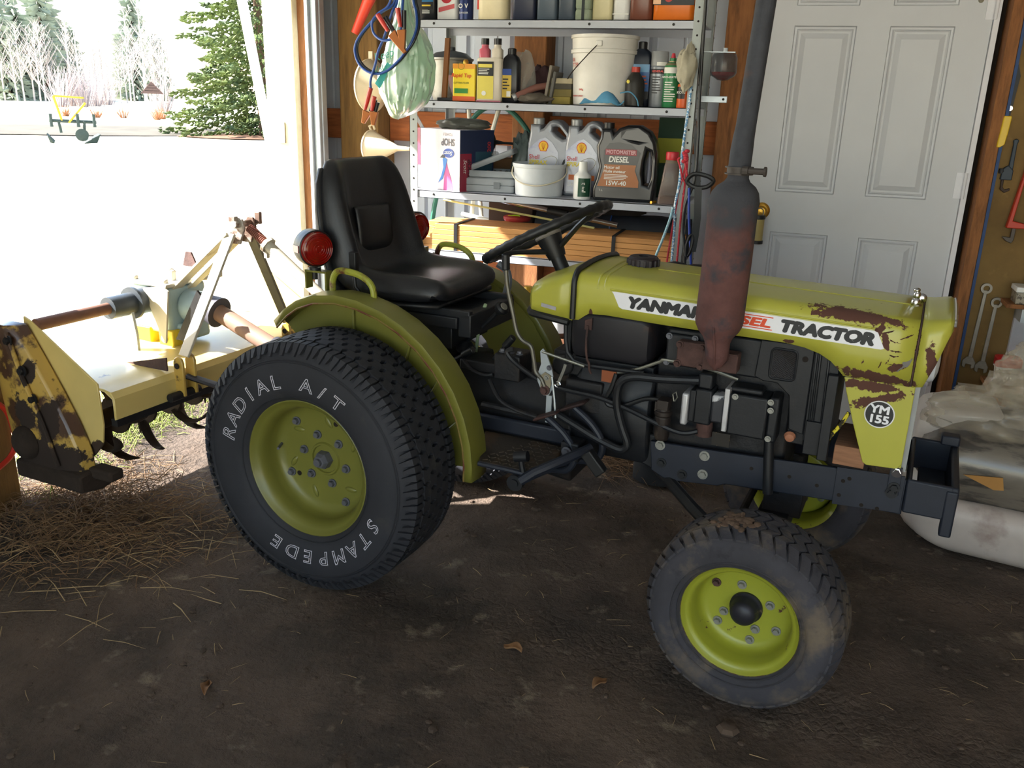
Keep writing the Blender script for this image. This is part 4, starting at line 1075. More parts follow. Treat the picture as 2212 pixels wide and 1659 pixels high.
# foot peg, pedals and their curved arms
MB().tube([(.80, -.24, .52), (.74, -.33, .498), (.68, -.385, .470), (.645, -.40, .442)], .015, 10).build('foot_bar', M_FRAME, T)
MB().cyl((.628, -.405, .432), (.628, -.378, .432), .025, n=20).cyl((.628, -.41, .432), (.628, -.405, .432), .013, n=12).build('bar_end', M_BLK, T)
MB().tube([(.650, -.385, .445), (.640, -.385, .49), (.636, -.385, .512)], .009, 8).cyl((.618, -.385, .507), (.658, -.382, .516), .016, n=14).build('small_pedal', M_BLK, T)
for k, (px, pz) in enumerate(((.648, .585), (.728, .625))):
    yy = -.225 + .02 * k
    a1 = MB().tube(smooth_path([(px, yy, pz), (px + .055, yy, pz - .04), (px + .09, yy, pz - .085), (px + .095, yy, pz - .125), (px + .07, yy, pz - .16), (px + .01, yy + .01, pz - .175), (px - .05, yy - .06, pz - .20 + .02 * k)], 5), .011, 10)
    arm = a1.build('pedal_arm', M_FRAME, T)
    pd = MB().box((0, 0, 0), (.085, .05, .008), Matrix.Translation((px, yy, pz + .008)) @ Matrix.Rotation(R(-26), 4, 'Y'))
    pd.build('pedal_pad', mat('rusty_pedal', '3c2420', .75, c2='2a2020', cut=(.5, .65), ms=14) if k == 0 else mat('red_rust_pedal', '2e1d1d', .7, c2='6a2420', cut=(.6, .68), ms=18), arm, bevel=.004)
bolt_mb((.725, -.245, .495), (0, -1, 0), .011, .012).build('pivot_bolt', M_GREYB, T)
MB().b2((.70, -.235, .46), (.76, -.17, .52)).build('pedal_bracket', M_BLK, T, bevel=.006)
MB().box((0, 0, 0), (.075, .03, .035), Matrix.Translation((.845, -.33, .515)) @ Matrix.Rotation(R(48), 4, 'Y')).build('rubber_tread', M_PLAST, T, bevel=.004)
# frame rails, bolts, bumper and front axle
for s in (-1, 1):
    rl = MB().prism([(.96, .552), (1.10, .556), (1.48, .576), (1.66, .580), (1.66, .478), (1.48, .478), (1.19, .462), (1.17, .452), (1.02, .438), (.97, .46)], lambda a, b, t, s=s: (a, s * (.158 + t), b), 0, .014)
    rail = rl.build('frame_rail', M_FRAME, T, bevel=.003)
    if s < 0:
        MB().prism([(1.485, .582), (1.655, .590), (1.655, .484), (1.485, .472)], lambda a, b, t: (a, -.172 - t, b), 0, .005).build('rail_plate', M_FRAME, rail, bevel=.001)
        MB().prism([(1.615, .612), (1.645, .614), (1.645, .535), (1.615, .530)], lambda a, b, t: (a, -.177 - t, b), 0, .005).build('rail_lug', M_FRAME, rail, bevel=.001)
        bolt_mb((1.632, -.182, .600), (0, -1, 0), .010, .008).build('lug_bolt', M_CHROME, rail)
        for x, z, m in ((.992, .545, M_ZINC), (1.125, .538, M_ZINC), (1.125, .480, M_ZINC), (1.0, .49, M_BLK), (1.065, .466, M_BLK), (1.632, .556, M_BLK), (1.628, .540, M_BLK)):
            bolt_mb((x, -.172 if x < 1.6 else -.182, z), (0, -1, 0), .0105, .010).build('rail_bolt', m, rail)
        for x, z in ((1.26, .527), (1.365, .525), (1.44, .515), (1.50, .502), (1.52, .555), (1.56, .486), (1.60, .485), (1.505, .545)):
            MB().lathe([(0, .0008), (.0055, .0008), (.0055, 0)], (x, -.172 if x < 1.485 else -.1772, z), (0, -1, 0), 12).build('rail_hole', M_DARKGAP, rail)
bm = MB()
bm.b2((1.66, -.182, .490), (1.772, -.168, .585)); bm.b2((1.66, .168, .490), (1.772, .182, .585))
bm.b2((1.765, -.182, .47), (1.785, .182, .585)); bm.b2((1.755, -.186, .445), (1.785, -.145, .575)); bm.b2((1.69, -.168, .49), (1.765, .168, .50))
bm.b2((1.66, -.168, .50), (1.672, .168, .585)); bm.b2((1.735, .14, .585), (1.785, .182, .615))
bump = bm.build('front_bumper', M_FRAME, T, bevel=.006, label='open box-shaped dark blue steel front bumper')
ax_ = MB().b2((1.28, -.33, .30), (1.37, .33, .37)).b2((1.29, -.08, .36), (1.40, .08, .47))
ax_.cyl((1.332, -.36, .20), (1.332, -.36, .40), .03, n=14).cyl((1.332, .36, .20), (1.332, .36, .40), .03, n=14)
ax_.cyl((1.332, -.45, .255), (1.332, -.36, .255), .028, n=14).cyl((1.332, .45, .255), (1.332, .36, .255), .028, n=14)
ax_.build('front_axle', M_BLK2, T, bevel=.004)
MB().cyl((1.335, -.36, .40), (1.335, -.36, .425), .02, n=6).build('kingpin_cap', M_GALV, T)
MB().tube([(.95, -.10, .46), (1.12, -.24, .40), (1.22, -.32, .37)], .018, 10).build('drag_link', M_PLAST, T)
MB().tube([(1.22, .33, .30), (1.22, -.33, .30)], .013, 8).build('tie_rod', M_BLK2, T)
# hitch arms of the tractor ---------------------------------------------------------------------------
for s in (-1, 1):
    MB().tube([(.05, s * .18, .36), (-.35, s * .22, .43), (-.77, s * .275, .50)], .020, 8, flat=.5).build('lower_link', M_BLK, T)
    MB().tube([(-.13, s * .21, .78), (-.25, s * .22, .62), (-.38, s * .225, .46)], [.017, .02, .012], 10).build('lift_rod', M_BLK, T)
    MB().b2((-.20, s * .19, .74), (.05, s * .23, .80)).build('lift_arm', M_BLK2, T, bevel=.006)

# ================================================================== rotary tiller on the hitch
M_CREAM = mat('cream_tiller_paint', 'cdb671', .55, var=.08, vs=4, c2='5a3a22', cut=(.66, .70), ms=9., c3='4a2f20', cut3=(.72, .76), ms3=40., rough2=.9)
M_CREAMD = mat('muddy_tiller_paint', 'b59448', .6, var=.12, vs=4, c2='4a3428', cut=(.50, .56), ms=7., c3='35271f', cut3=(.62, .7), ms3=20., rough2=.9)
M_MUD = mat('caked_mud', '2e241d', .95, var=.3, vs=12, bump=.8, bs=30)
M_WPLATE = mat('worn_pale_plate', 'b9b3a2', .5, .2, var=.1, vs=6, c2='6d5a48', cut=(.62, .72), ms=8.)
M_GBOX = mat('pale_blue_gearbox', '9fb4b8', .5, .1, var=.15, vs=6, c2='6a5548', cut=(.65, .72), ms=8.)
worn_spots(M_CREAMD, [((-1.05, -.66, .25), (.22, .12, .11), 0), ((-1.13, -.67, .41), (.06, .1, .09), 10), ((-1.02, -.67, .40), (.055, .1, .12), -8), ((-1.09, -.67, .57), (.03, .1, .05), 0)], '2e241f', 1.6, 16.)
worn_spots(M_CREAM, [((-.87, -.6, .30), (.07, .04, .05), 0)], '3a2c22', 1.2, 20.)
tl = thing('rotary_tiller', 'cream yellow rotary tiller with muddy tines raised behind the tractor', 'tiller', (-1.256, 2.728, 0), -.134)
dk = MB()
dk.loft([[(x, y, z) for x, z in ((-.775, .425), (-.775, .505), (-.79, .525), (-.82, .532), (-1.30, .545), (-1.40, .50), (-1.44, .36), (-1.43, .36), (-1.39, .49), (-1.295, .535), (-.82, .522), (-.785, .50), (-.785, .425))] for y in (-.60, .60)])
deck = dk.build('deck', M_CREAM, tl, bevel=.003)
MB().b2((-.80, -.60, .405), (-.772, .60, .43)).build('deck_underframe', M_BLK2, deck)
MB().prism([(-.79, .535), (-1.0, .535), (-.79, .585)], lambda a, b, t: (a, -.345 - t, b), 0, .006).build('gusset', M_RUSTY, deck)
for s in (-1, 1):
    ep = MB().prism([(-1.17, .742), (-1.135, .728), (-.842, .548), (-.836, .40), (-.850, .326), (-.90, .275), (-.98, .25), (-1.10, .30), (-1.2, .5)], lambda a, b, t, s=s: (a, s * (.598 + t), b), 0, .008)
    e_ = ep.build('end_plate', M_CREAM, tl, bevel=.002)
# chain case on the near end
rows_c = [(.19, -1.06, .135), (.205, -1.06, .16), (.24, -1.065, .178), (.30, -1.075, .185), (.40, -1.105, .17), (.50, -1.14, .145), (.60, -1.17, .11), (.68, -1.195, .08), (.715, -1.20, .062), (.722, -1.20, .052)]
cc = MB().loft([[(cx + hx * a, y, z) for a, y in ((-1, -.612), (-.93, -.66), (-.6, -.682), (.4, -.682), (.9, -.66), (1, -.612))] for z, cx, hx in rows_c])
ccase = cc.build('chain_case', M_CREAMD, tl, smooth=50, bevel=.006)
MB().tube([(-1.16, -.683, .70), (-1.10, -.690, .55), (-1.03, -.690, .40), (-.98, -.69, .25)], .008, 8).build('case_rib', M_CREAMD, ccase)
MB().sphere((-1.14, -.685, .305), (.062, .035, .062)).build('bearing_cap', M_MUD, ccase)
for x, z in ((-1.215, .668), (-1.15, .675), (-1.10, .575), (-1.065, .48)):
    bolt_mb((x, -.684, z), (0, -1, 0), .013, .016).build('case_bolt', M_BLK2, ccase)
mb_ = MB().loft([[(x, y, z) for y, z in ((-.69, .165), (-.60, .15), (-.52, .165), (-.53, .20), (-.60, .24), (-.69, .23))] for x in (-1.21, -1.12, -1.0, -.93, -.88)])
mb_.b2((-.90, -.64, .205), (-.79, -.58, .245))
mb_.build('mud_skid', M_MUD, tl, bevel=.01)
MB().cyl((-1.12, -.60, .715), (-1.12, -.17, .715), .022, n=14).build('drive_tube', mat('rusty_drive_tube', '6d4a3a', .7, var=.2, vs=12), tl)
bb = MB().cyl((-1.12, -.30, .715), (-1.12, -.18, .715), .042, n=20).cyl((-1.12, -.18, .715), (-1.12, -.09, .715), .05, n=20).cyl((-1.12, -.192, .715), (-1.12, -.18, .715), .062, n=20)
bearing = bb.build('bearing_housing', mat('dark_grey_bearing', '3f454b', .45, .3, var=.15), tl)
MB().prism([(-1.15, .70), (-1.09, .70), (-1.075, .60), (-1.075, .53), (-1.11, .53), (-1.13, .60)], lambda a, b, t: (a, -.21 - t, b), 0, .012).build('bearing_bracket', M_GALV, bearing)
gx = MB().b2((-1.22, -.10, .58), (-1.02, .10, .77)).b2((-1.24, -.07, .55), (-.98, .07, .62)).cyl((-1.02, 0, .68), (-.93, 0, .69), .07, .055, n=20)
gx.build('gearbox', M_GBOX, tl, bevel=.015)
tp = MB().b2((-1.23, -.115, .77), (-1.01, .115, .785))
for x in (-1.2, -1.04):
    for y in (-.09, .09):
        tp.cyl((x, y, .785), (x, y, .80), .012, n=6)
tp.cyl((-1.06, -.03, .785), (-1.06, -.03, .825), .012, n=8)
tp.build('gearbox_cover', M_WPLATE, tl, bevel=.004)
for xa in (-1.08, -1.2):
    MB().b2((xa, -.11, .535), (xa + .075, -.06, .60)).build('gearbox_foot', mat('bright_yellow_foot', 'd8b82a', .5), tl, bevel=.004)
bolt_mb((-1.05, -.11, .565), (0, -1, 0), .012, .01).build('foot_bolt', M_ZINC, tl)
MB().prism([(-1.005, .56), (-.97, .77), (-1.0, .785), (-1.1, .77), (-1.03, .60)], lambda a, b, t: (a, -.14 - t, b), 0, .008).build('guard_plate', M_WPLATE, tl)
MB().prism([(-.99, .57), (-.86, .78), (-.84, .76), (-.95, .57)], lambda a, b, t: (a, -.10 - t, b), 0, .01).build('guard_plate', M_BLK2, tl)
# lower hitch brackets
for s in (-1, 1):
    for yy in (.262, .318):
        MB().prism([(-.78, .44), (-.735, .44), (-.735, .565), (-.742, .582), (-.757, .59), (-.773, .582), (-.78, .565)], lambda a, b, t, s=s, yy=yy: (a, s * (yy + t), b), 0, .012).build('hitch_bracket', M_CREAMD, tl, bevel=.003)
    for yy in (.255, .335):
        MB().lathe([(0, .002), (.011, .002), (.011, 0)], (-.757, s * yy, .555), (0, s, 0), 14).build('pin_hole', M_DARKGAP, tl)
    MB().cyl((-.757, s * .24, .445), (-.757, s * .38, .445), .016, n=12).build('hitch_pin', M_BLK2, tl)
# A-frame mast
def flatbar(p, q, w, t, up=(0, 0, 1)):
    p, q = V(p), V(q); d = (q - p).normalized(); n = d.cross(V(up)).normalized(); k = d.cross(n)
    return MB().loft([[c + n * a + k * b for a, b in ((-t / 2, -w / 2), (t / 2, -w / 2), (t / 2, w / 2), (-t / 2, w / 2))] for c in (p, q)])
flatbar((-.765, -.29, .58), (-.728, -.05, 1.0), .045, .012, (1, 0, 0)).build('mast_leg', M_WPLATE, tl, bevel=.002)
flatbar((-.765, .29, .58), (-.705, .03, .99), .045, .012, (1, 0, 0)).build('mast_leg', mat('olive_grey_bar', '6d6752', .6, .2, var=.15), tl, bevel=.002)
flatbar((-1.10, -.05, .70), (-.735, -.04, 1.0), .055, .010, (0, 1, 0)).build('mast_brace', M_WPLATE, tl, bevel=.002)
flatbar((-1.27, .02, .55), (-.735, .03, .99), .045, .010, (0, 1, 0)).build('mast_brace', M_WPLATE, tl, bevel=.002)
cv = MB()
for y in (-.035, .025):
    cv.prism([(-.745, .96), (-.70, .96), (-.675, 1.02), (-.685, 1.055), (-.71, 1.06), (-.73, 1.03)], lambda a, b, t, y=y: (a, y + t, b), 0, .01)
cv.cyl((-.70, -.06, 1.035), (-.70, .06, 1.035), .013, n=12).b2((-.73, -.055, 1.03), (-.70, -.035, 1.065)).b2((-.69, .04, 1.03), (-.665, .055, 1.075))
cv.build('mast_clevis', mat('brown_worn_steel', '6a5448', .55, .4, c2='a8a198', cut=(.5, .6), ms=14), tl, bevel=.003)
tk = MB().tube([(-.68, 0, 1.02), (-.60, 0, .965)], .015, 12)
for i in range(14):
    p = V(-.68, 0, 1.02).lerp(V(-.60, 0, .965), i / 14); d = V(.08, 0, -.055).normalized()
    tk.cyl(p, p + d * .0025, .0175, n=12)
tk.build('top_link_screw', mat('rusty_thread', '7a4a3e', .7, .2), tl)
MB().tube([(-.60, 0, .965), (-.47, 0, .875), (-.34, 0, .785)], .021, 12).cyl((-.604, 0, .968), (-.592, 0, .960), .032, n=8).build('top_link', M_WPLATE, tl)
MB().b2((-.612, -.008, .915), (-.598, .008, .96)).build('top_link_handle', M_WPLATE, tl)
# power take-off shaft
MB().cyl((-.93, 0, .69), (-.86, 0, .672), .05, .062, n=20).build('pto_guard', mat('dark_guard', '4b4a52', .5), tl)
MB().tube([(-.87, 0, .675), (-.62, 0, .578), (-.44, 0, .51)], .034, 18).build('pto_shaft', mat('brown_pto_tube', '8c6e5e', .6, .1, var=.15, vs=8), tl)
MB().cyl((-.60, 0, .571), (-.45, 0, .514), .045, n=16).build('pto_yoke', mat('grey_yoke', '55555c', .5, .4), tl)
# rotor with curved tines
MB().cyl((-1.05, -.59, .33), (-1.05, .59, .33), .035, n=16).build('rotor_shaft', M_MUD, tl)
M_TINE = mat('polished_tine', '5a544c', .5, .5, c2='2a211b', cut=(.45, .55), ms=10)
for i in range(9):
    yy = -.50 + i * .125
    MB().cyl((-1.05, yy - .006, .33), (-1.05, yy + .006, .33), .075, n=16).build('rotor_flange', M_MUD, tl)
    for k in range(3):
        a0 = R(-50 + 120 * k + 38 * i); sd = 1 if (i + k) % 2 else -1
        pts = []
        for j in range(8):
            t = j / 7; a = a0 + R(52) * t ** 1.3; r = .06 + .135 * math.sin(t * 1.5)
            pts.append(V(-1.05 + r * math.cos(a), yy + sd * .055 * t ** 3, .33 + r * math.sin(a)))
        MB().tube(pts, [.020, .022, .022, .021, .020, .018, .014, .005], 6, flat=.35).build('tine', M_TINE if k % 2 else M_MUD, tl)
# strap, latch and bracket behind the gearbox
MB().b2((-1.285, .085, .56), (-1.275, .12, .76)).build('stand_strap', M_GALV, tl, bevel=.003)
MB().prism([(-1.30, .80), (-1.28, .86), (-1.25, .86), (-1.22, .80)], lambda a, b, t: (a + .1, .16 + t, b), 0, .008).build('brown_bracket', M_RUSTY, tl)
MB().b2((-1.22, .10, .765), (-1.02, .20, .80)).build('rear_plate', M_WPLATE, tl, bevel=.004)
# ================================================================== shelving and what stands on it
M_SHELF = mat('grey_shelf_enamel', 'a9adb6', .5, .15, var=.06, vs=6, c2='7c7668', cut=(.66, .8), ms=7.)
M_SHELFP = mat('grey_post_enamel', '9aa09f', .5, .15, var=.08, vs=8, c2='7a7466', cut=(.66, .8), ms=7.)
SX0, SX1, SY0, SY1 = -1.652, -.425, 3.65, 4.10
S1, S2, S3, S4, S5 = 1.815, 1.492, 1.110, .847, .42
su_ = thing('metal_shelving_unit', 'grey slotted-angle metal shelving unit loaded with oil and bottles', 'shelving', ((SX0 + SX1) / 2, (SY0 + SY1) / 2, 0))
OX, OY = (SX0 + SX1) / 2, (SY0 + SY1) / 2
for z in (S1, S2, S3, S4, S5):
    sm = MB()
    x0, x1, y0, y1 = SX0 + .012 - OX, SX1 - .012 - OX, SY0 + .004 - OY, SY1 - .004 - OY
    sm.b2((x0, y0, z - .003), (x1, y1, z)); sm.b2((x0, y0, z - .033), (x1, y0 + .002, z)); sm.b2((x0, y1 - .002, z - .033), (x1, y1, z))
    sm.b2((x0, y0, z - .033), (x1, y0 + .018, z - .031))
    sh_ = sm.build('shelf', M_SHELF, su_, smooth=0)
    for k in range(4):
        x = x0 + .10 + k * (x1 - x0 - .2) / 3
        MB().lathe([(0, .003), (.0045, .002), (.0055, 0)], (x, y0, z - .016), (0, -1, 0), 10).build('shelf_bolt', mat('dark_bolt_head', '2b2926', .5, .5), sh_)
for px, sx in ((SX0, 1), (SX1, -1)):
    for py, sy in ((SY0, 1), (SY1, -1)):
        pm = MB()
        x, y = px - OX, py - OY
        pm.b2((x, y, 0), (x + sx * .036, y + sy * .002, 2.14)); pm.b2((x, y, 0), (x + sx * .002, y + sy * .036, 2.14))
        po = pm.build('post', M_SHELFP, su_, smooth=0)
        hm = MB()
        for k in range(42):
            z = .06 + k * .05
            hm.lathe([(0, .0008), (.0042, .0008), (.0042, 0)], (x + sx * .018, y, z), (0, -sy, 0), 8)
            hm.lathe([(0, .0008), (.0042, .0008), (.0042, 0)], (x + (.002 if sx < 0 else 0), y + sy * .018, z + .02), (-sx, 0, 0), 8)
        ho = hm.build('slot_holes', M_DARKGAP, po, smooth=0); ho['kind'] = 'stuff'
for sx, px in ((1, SX0), (-1, SX1)):
    flatbar((px - OX + .004 * sx, SY0 - OY + .02, S2 - .04), (px - OX + .004 * sx, SY1 - OY - .02, S3 + .05), .018, .003, (1, 0, 0)).build('side_brace', M_GALV, su_)

def at_shelf(X, Y=3.76):
    """centre of an item seen at X on the front row, moved back along the shelf to depth Y"""
    return X * Y / 3.75
def item(name, label, cat, x, y, z, rz=0., group=None):
    return thing(name, label, cat, (x, y, z), rz, group)
def pmat(n, c, rough=.4, **k): return mat('pl_' + n, c, rough, var=k.pop('var', .06), **k)

M_CAPB = pmat('cap_black', '17171a'); M_WHITEP = pmat('white_plastic', 'dcdcda'); M_LBLW = pmat('label_white', 'd9d8d2', .5); M_LBLK = pmat('label_black', '1b1b1e', .45)
def label_plate(par, x0, x1, z0, z1, y, m, name='label', t=.0012):
    return MB().b2((x0, y - t, z0), (x1, y, z1)).build(name, m, par, smooth=0)
def print_lines(par, x0, x1, z0, z1, y, n, m):
    mb = MB()
    for i in range(n):
        z = z1 - (i + .5) * (z1 - z0) / n
        mb.b2((x0, y - .0006, z - (z1 - z0) / n * .22), (x0 + (x1 - x0) * random.uniform(.55, 1), y, z + (z1 - z0) / n * .22))
    o = mb.build('fine_print', m, par, smooth=0); o['kind'] = 'stuff'
    return o
def words(par, s, x, z, y, size, m, bold=0., sx=1., up=1, shear=0.):
    return lettering(s, size, m, par, face_mx((x, y, z), (up, 0, 0), (0, 0, up)), bold=bold, sx=sx, shear=shear)

def square_bottle(name, label, cat, X, z, w, d, h, m, cap=M_CAPB, cw=.016, neck=.75, y=3.76, cx=0., grp=None, r=.012):
    t = item(name, label, cat, at_shelf(X, y), y, z, 0, grp)
    mb = MB()
    rbox(mb, [(0, w / 2 - .004, d / 2 - .004, r), (.006, w / 2, d / 2, r), (h * neck * .55, w / 2, d / 2, r), (h * neck, w / 2, d / 2, r), (h * (neck + .1), w * .40, d * .40, r, cx * .6, 0), (h * (neck + .16), cw, cw, cw * .95, cx, 0), (h * .93, cw, cw, cw * .95, cx, 0)])
    mb.build('body', m, t, smooth=50)
    MB().lathe([(cw * 1.15, h * .90), (cw * 1.15, h), (cw * .9, h + .003), (0, h + .003)], (cx, 0, 0), (0, 0, 1), 18).build('cap', cap, t)
    return t
def round_bottle(name, label, cat, X, z, prof, m, y=3.76, grp=None, rz=0.):
    t = item(name, label, cat, at_shelf(X, y), y, z, rz, grp)
    MB().lathe(prof, ax=(0, 0, 1), n=28).build('body', m, t, smooth=40)
    return t
def wrap_label(par, r, z0, z1, a0, a1, m, name='label', n=14):
    mb = MB()
    mb.loft([[(r * math.sin(R(a)), -r * math.cos(R(a)), z) for a in [a0 + (a1 - a0) * k / n for k in range(n + 1)]] for z in (z0, z1)], cyc=False)
    return mb.build(name, m, par, smooth=60)

# ---- top shelf ---------------------------------------------------------------------------------------
G1 = 'containers on the top shelf'
t = square_bottle('cleaner_bottle', 'black bottle with blue label at the left end of the top shelf', 'bottle', -1.612, S1, .10, .06, .25, pmat('gloss_black', '14151a', .3), grp=G1)
label_plate(t, -.042, .042, .045, .15, -.0305, M_LBLK); label_plate(t, -.01, .042, .075, .10, -.032, pmat('label_blue', '2a6a9a'), 'blue_band'); label_plate(t, -.01, .030, .058, .064, -.032, pmat('label_yellow', 'd8b93a'), 'yellow_band')
words(t, 'Clear', -.012, .112, -.0335, .026, pmat('ink_cream', 'c9c2a0')); print_lines(t, -.01, .03, .028, .05, -.031, 3, M_LBLW)
t = square_bottle('additive_bottle', 'white bottle with red oval logo on the top shelf', 'bottle', -1.511, S1, .092, .055, .24, M_WHITEP, grp=G1)
MB().lathe([(0, .001), (.026, .001), (.026, 0)], (0, -.0278, .095), (0, -1, 0), 28).build('logo', pmat('logo_red', 'b02a34'), t).scale = (1, 1, 1)
words(t, 'STP', 0, .095, -.0295, .024, M_LBLW, bold=.0008, shear=.2)
MB().prism([(-.036, .034), (.036, .050), (.036, .068), (-.036, .052)], lambda a, b, q: (a, -.0280 - q, b), 0, .0008).build('red_band', pmat('band_red', 'c0565a'), t)
t = round_bottle('spray_can', 'dark blue aerosol can with white hazard symbols beside the white bottle', 'can', -1.432, S1, [(0, 0), (.028, 0), (.031, .003), (.031, .16), (.026, .172), (.014, .178), (.014, .20), (0, .20)], pmat('can_navy', '1c2c5c', .3, metal=.3), grp=G1)
wrap_label(t, .0315, .10, .15, -60, 60, M_LBLW)
words(t, 'DANGER', 0, .032, -.0318, .010, M_LBLW); 
for s, x in (('O', -.014), ('V', .012)): words(t, s, x, .058, -.0318, .024, M_LBLW, bold=.0006)
t = square_bottle('cream_jug', 'large cream plastic jug with red label edge on the top shelf', 'jug', -1.305, S1, .13, .09, .29, pmat('cream', 'd8cba6'), grp=G1, r=.03)
label_plate(t, -.0655, -.048, .045, .2, -.032, pmat('strip_red', 'b8382c'))
for X, w, c, lab in ((-1.165, .10, '23283c', 'navy blue oil jug standing between cream jug and grey jug'), (-1.066, .085, '4b5763', 'slate grey jug right of the navy jug on the top shelf'), (-.983, .07, '3c4652', 'narrow dark slate jug left of the folded towel')):
    t = square_bottle('oil_jug', lab, 'jug', X, S1, w, .09, .27, pmat('jug' + c, c), grp=G1, r=.014)
t = item('folded_towel', 'pale green folded towel with dark stripe on the top shelf', 'towel', at_shelf(-.912), 3.76, S1, 0)
for k in range(4):
    m_ = MB(); rbox(m_, [(k * .045, .030, .05, .012), (k * .045 + .01, .032, .055, .014), (k * .045 + .035, .032, .055, .014), (k * .045 + .044, .030, .05, .012)])
    m_.build('towel_fold', mat('towel_green', '8f9a86', .95, bump=.5, bs=300), t)
MB().b2((-.004, -.0565, .002), (.008, -.0555, .175)).build('dark_stripe', pmat('stripe', '33383a', .9), t)
t = square_bottle('wax_bottle', 'pale yellow square bottle next to the folded towel', 'bottle', -.839, S1, .08, .06, .24, pmat('paleyellow', 'cfc59a'), grp=G1)
t = square_bottle('white_bottle', 'small white ribbed bottle left of the brown jug', 'bottle', -.762, S1, .066, .055, .23, M_WHITEP, grp=G1, r=.02)
MB().b2((-.033, -.028, .026), (.033, .028, .030)).build('rib', M_LBLW, t)
t = square_bottle('brown_jug', 'reddish brown plastic jug next to the orange jug', 'jug', -.680, S1, .09, .08, .26, pmat('brown', '6d3f30', .3), grp=G1, r=.02)
t = square_bottle('orange_jug', 'bright orange cleaner jug with dark label at the right end', 'jug', -.548, S1, .166, .10, .29, pmat('orange', 'd8701c', .3), grp=G1, r=.025)
label_plate(t, -.078, .078, .058, .18, -.051, M_LBLK); label_plate(t, -.082, -.052, .062, .18, -.052, pmat('or_lab', 'e2b08a'), 'side_label'); MB().lathe([(0, .001), (.016, .001), (.016, 0)], (-.022, -.0525, .085), (0, -1, 0), 20).build('red_dot', pmat('dot_red', 'b02a20'), t)

# ---- middle shelf ------------------------------------------------------------------------------------
G2 = 'containers on the middle shelf'
t = round_bottle('cooking_pot', 'dented grey metal pot sitting behind the yellow tin', 'pot', -1.50, S2, [(0, 0), (.075, 0), (.085, .02), (.098, .17), (.104, .175), (.104, .182), (.096, .182), (.08, .03), (0, .02)], mat('dull_pot', '8f8d86', .5, .4, var=.15, c2='5d564a', cut=(.5, .7), ms=8), y=3.93)
MB().lathe([(.098, .182), (.07, .205), (.02, .215), (.02, .23), (0, .232)], ax=(0, 0, 1), n=24).build('lid', pmat('lid_dark', '4b5256', .4, metal=.4), t)
t = thing('red_bowl', 'dark red plastic bowl under the grey pot edge', 'bowl', (at_shelf(-1.44, 3.84), 3.84, S2))
MB().lathe([(0, 0), (.04, 0), (.062, .06), (.070, .105), (.073, .108), (.066, .106), (.055, .05), (0, .01)], n=26).build('bowl_body', pmat('dull_maroon', '5a3434', .5), t)
t = thing('wooden_square', 'thin upright wooden try square beside the yellow tin', 'square', (at_shelf(-1.53, 3.72), 3.72, S2))
MB().loft([[(x - .008, y, z), (x + .012, y, z)][0:1] + [(x + .012, y, z), (x + .012, y + .018, z), (x - .008, y + .018, z)] for x, y, z in ((-.006, 0, .012), (.010, 0, .255))]).build('blade', mat('oak_strip', '7a4d28', .7, stretch=(8, 8, 1)), t)
MB().b2((-.03, -.01, 0), (.06, .03, .012)).build('foot', M_BLK2, t, bevel=.002)
# yellow cutting fluid tin
t = thing('cutting_fluid_tin', 'yellow and orange tin of cutting fluid with red lettering', 'tin', (at_shelf(-1.431, 3.73), 3.73, S2), R(4))
MB().b2((-.05, -.025, 0), (.05, .025, .152)).build('body', pmat('tin_yellow', 'dcc22c', .35), t, bevel=.004)
label_plate(t, -.0502, .0502, .132, .1515, -.0253, pmat('tin_orange', 'cf8a2c'), 'orange_band'); label_plate(t, -.0502, .0502, .001, .020, -.0253, pmat('tin_red', 'c4511f'), 'red_band'); label_plate(t, -.042, .018, .032, .052, -.0255, pmat('tin_green', '2f7a34'), 'green_panel')
words(t, 'Rapid Tap', -.012, .104, -.0262, .022, pmat('ink_red', 'c8481c'), bold=.0005, shear=.15); words(t, 'CUTTING FLUID', -.012, .074, -.0262, .0095, pmat('ink_green', '3a5a22'), bold=.0002)
MB().lathe([(.015, .0008), (.013, .0008)], (-.012, -.0262, .142), (0, -1, 0), 24).build('ring_mark', pmat('ink_olive', '7a7a2a'), t)
MB().lathe([(.012, .152), (.012, .162), (.008, .17), (0, .171)], n=16).build('cap', M_BRASS, t)
# dual neck bottle
t = thing('dual_neck_bottle', 'two-necked clear dosing bottle of pink fluid with yellow and black label', 'bottle', (at_shelf(-1.315, 3.73), 3.73, S2))
mb = MB(); rbox(mb, [(0, .052, .026, .01), (.004, .056, .03, .012), (.172, .056, .03, .012), (.178, .05, .027, .012)]); mb.build('body', pmat('milky', 'c9bfae', .35), t, smooth=50)
label_plate(t, -.05, .022, .012, .162, -.0305, pmat('lab_yel', 'cfbf55')); label_plate(t, -.05, .022, .105, .162, -.0313, M_LBLK, 'black_panel'); label_plate(t, -.046, .016, .138, .152, -.0320, pmat('lab_yel', 'cfbf55'), 'yellow_strip')
print_lines(t, -.045, .012, .11, .135, -.032, 4, M_LBLW); MB().lathe([(0, .001), (.010, .001), (.010, 0)], (-.02, -.032, .035), (0, -1, 0), 18).build('seal_mark', M_LBLW, t)
label_plate(t, -.056, .056, .0, .006, -.0302, pmat('pinkfl', 'a86070'), 'fluid_line')
for x, c, n2 in ((-.028, 'b85a68', 'dosing_chamber'), (.028, 'c9bfae', 'neck')):
    mb = MB(); rbox(mb, [(.174, .022, .02, .01), (.21, .022, .02, .01), (.218, .015, .015, .014), (.232, .015, .015, .014)]); mb.v = [(a + x, b, c_) for a, b, c_ in mb.v]; mb.build(n2, pmat('neck' + c, c, .3), t, smooth=50)
    MB().lathe([(.0165, .230), (.0165, .255), (0, .256)], (x, 0, 0), n=16).build('cap', M_CAPB, t)
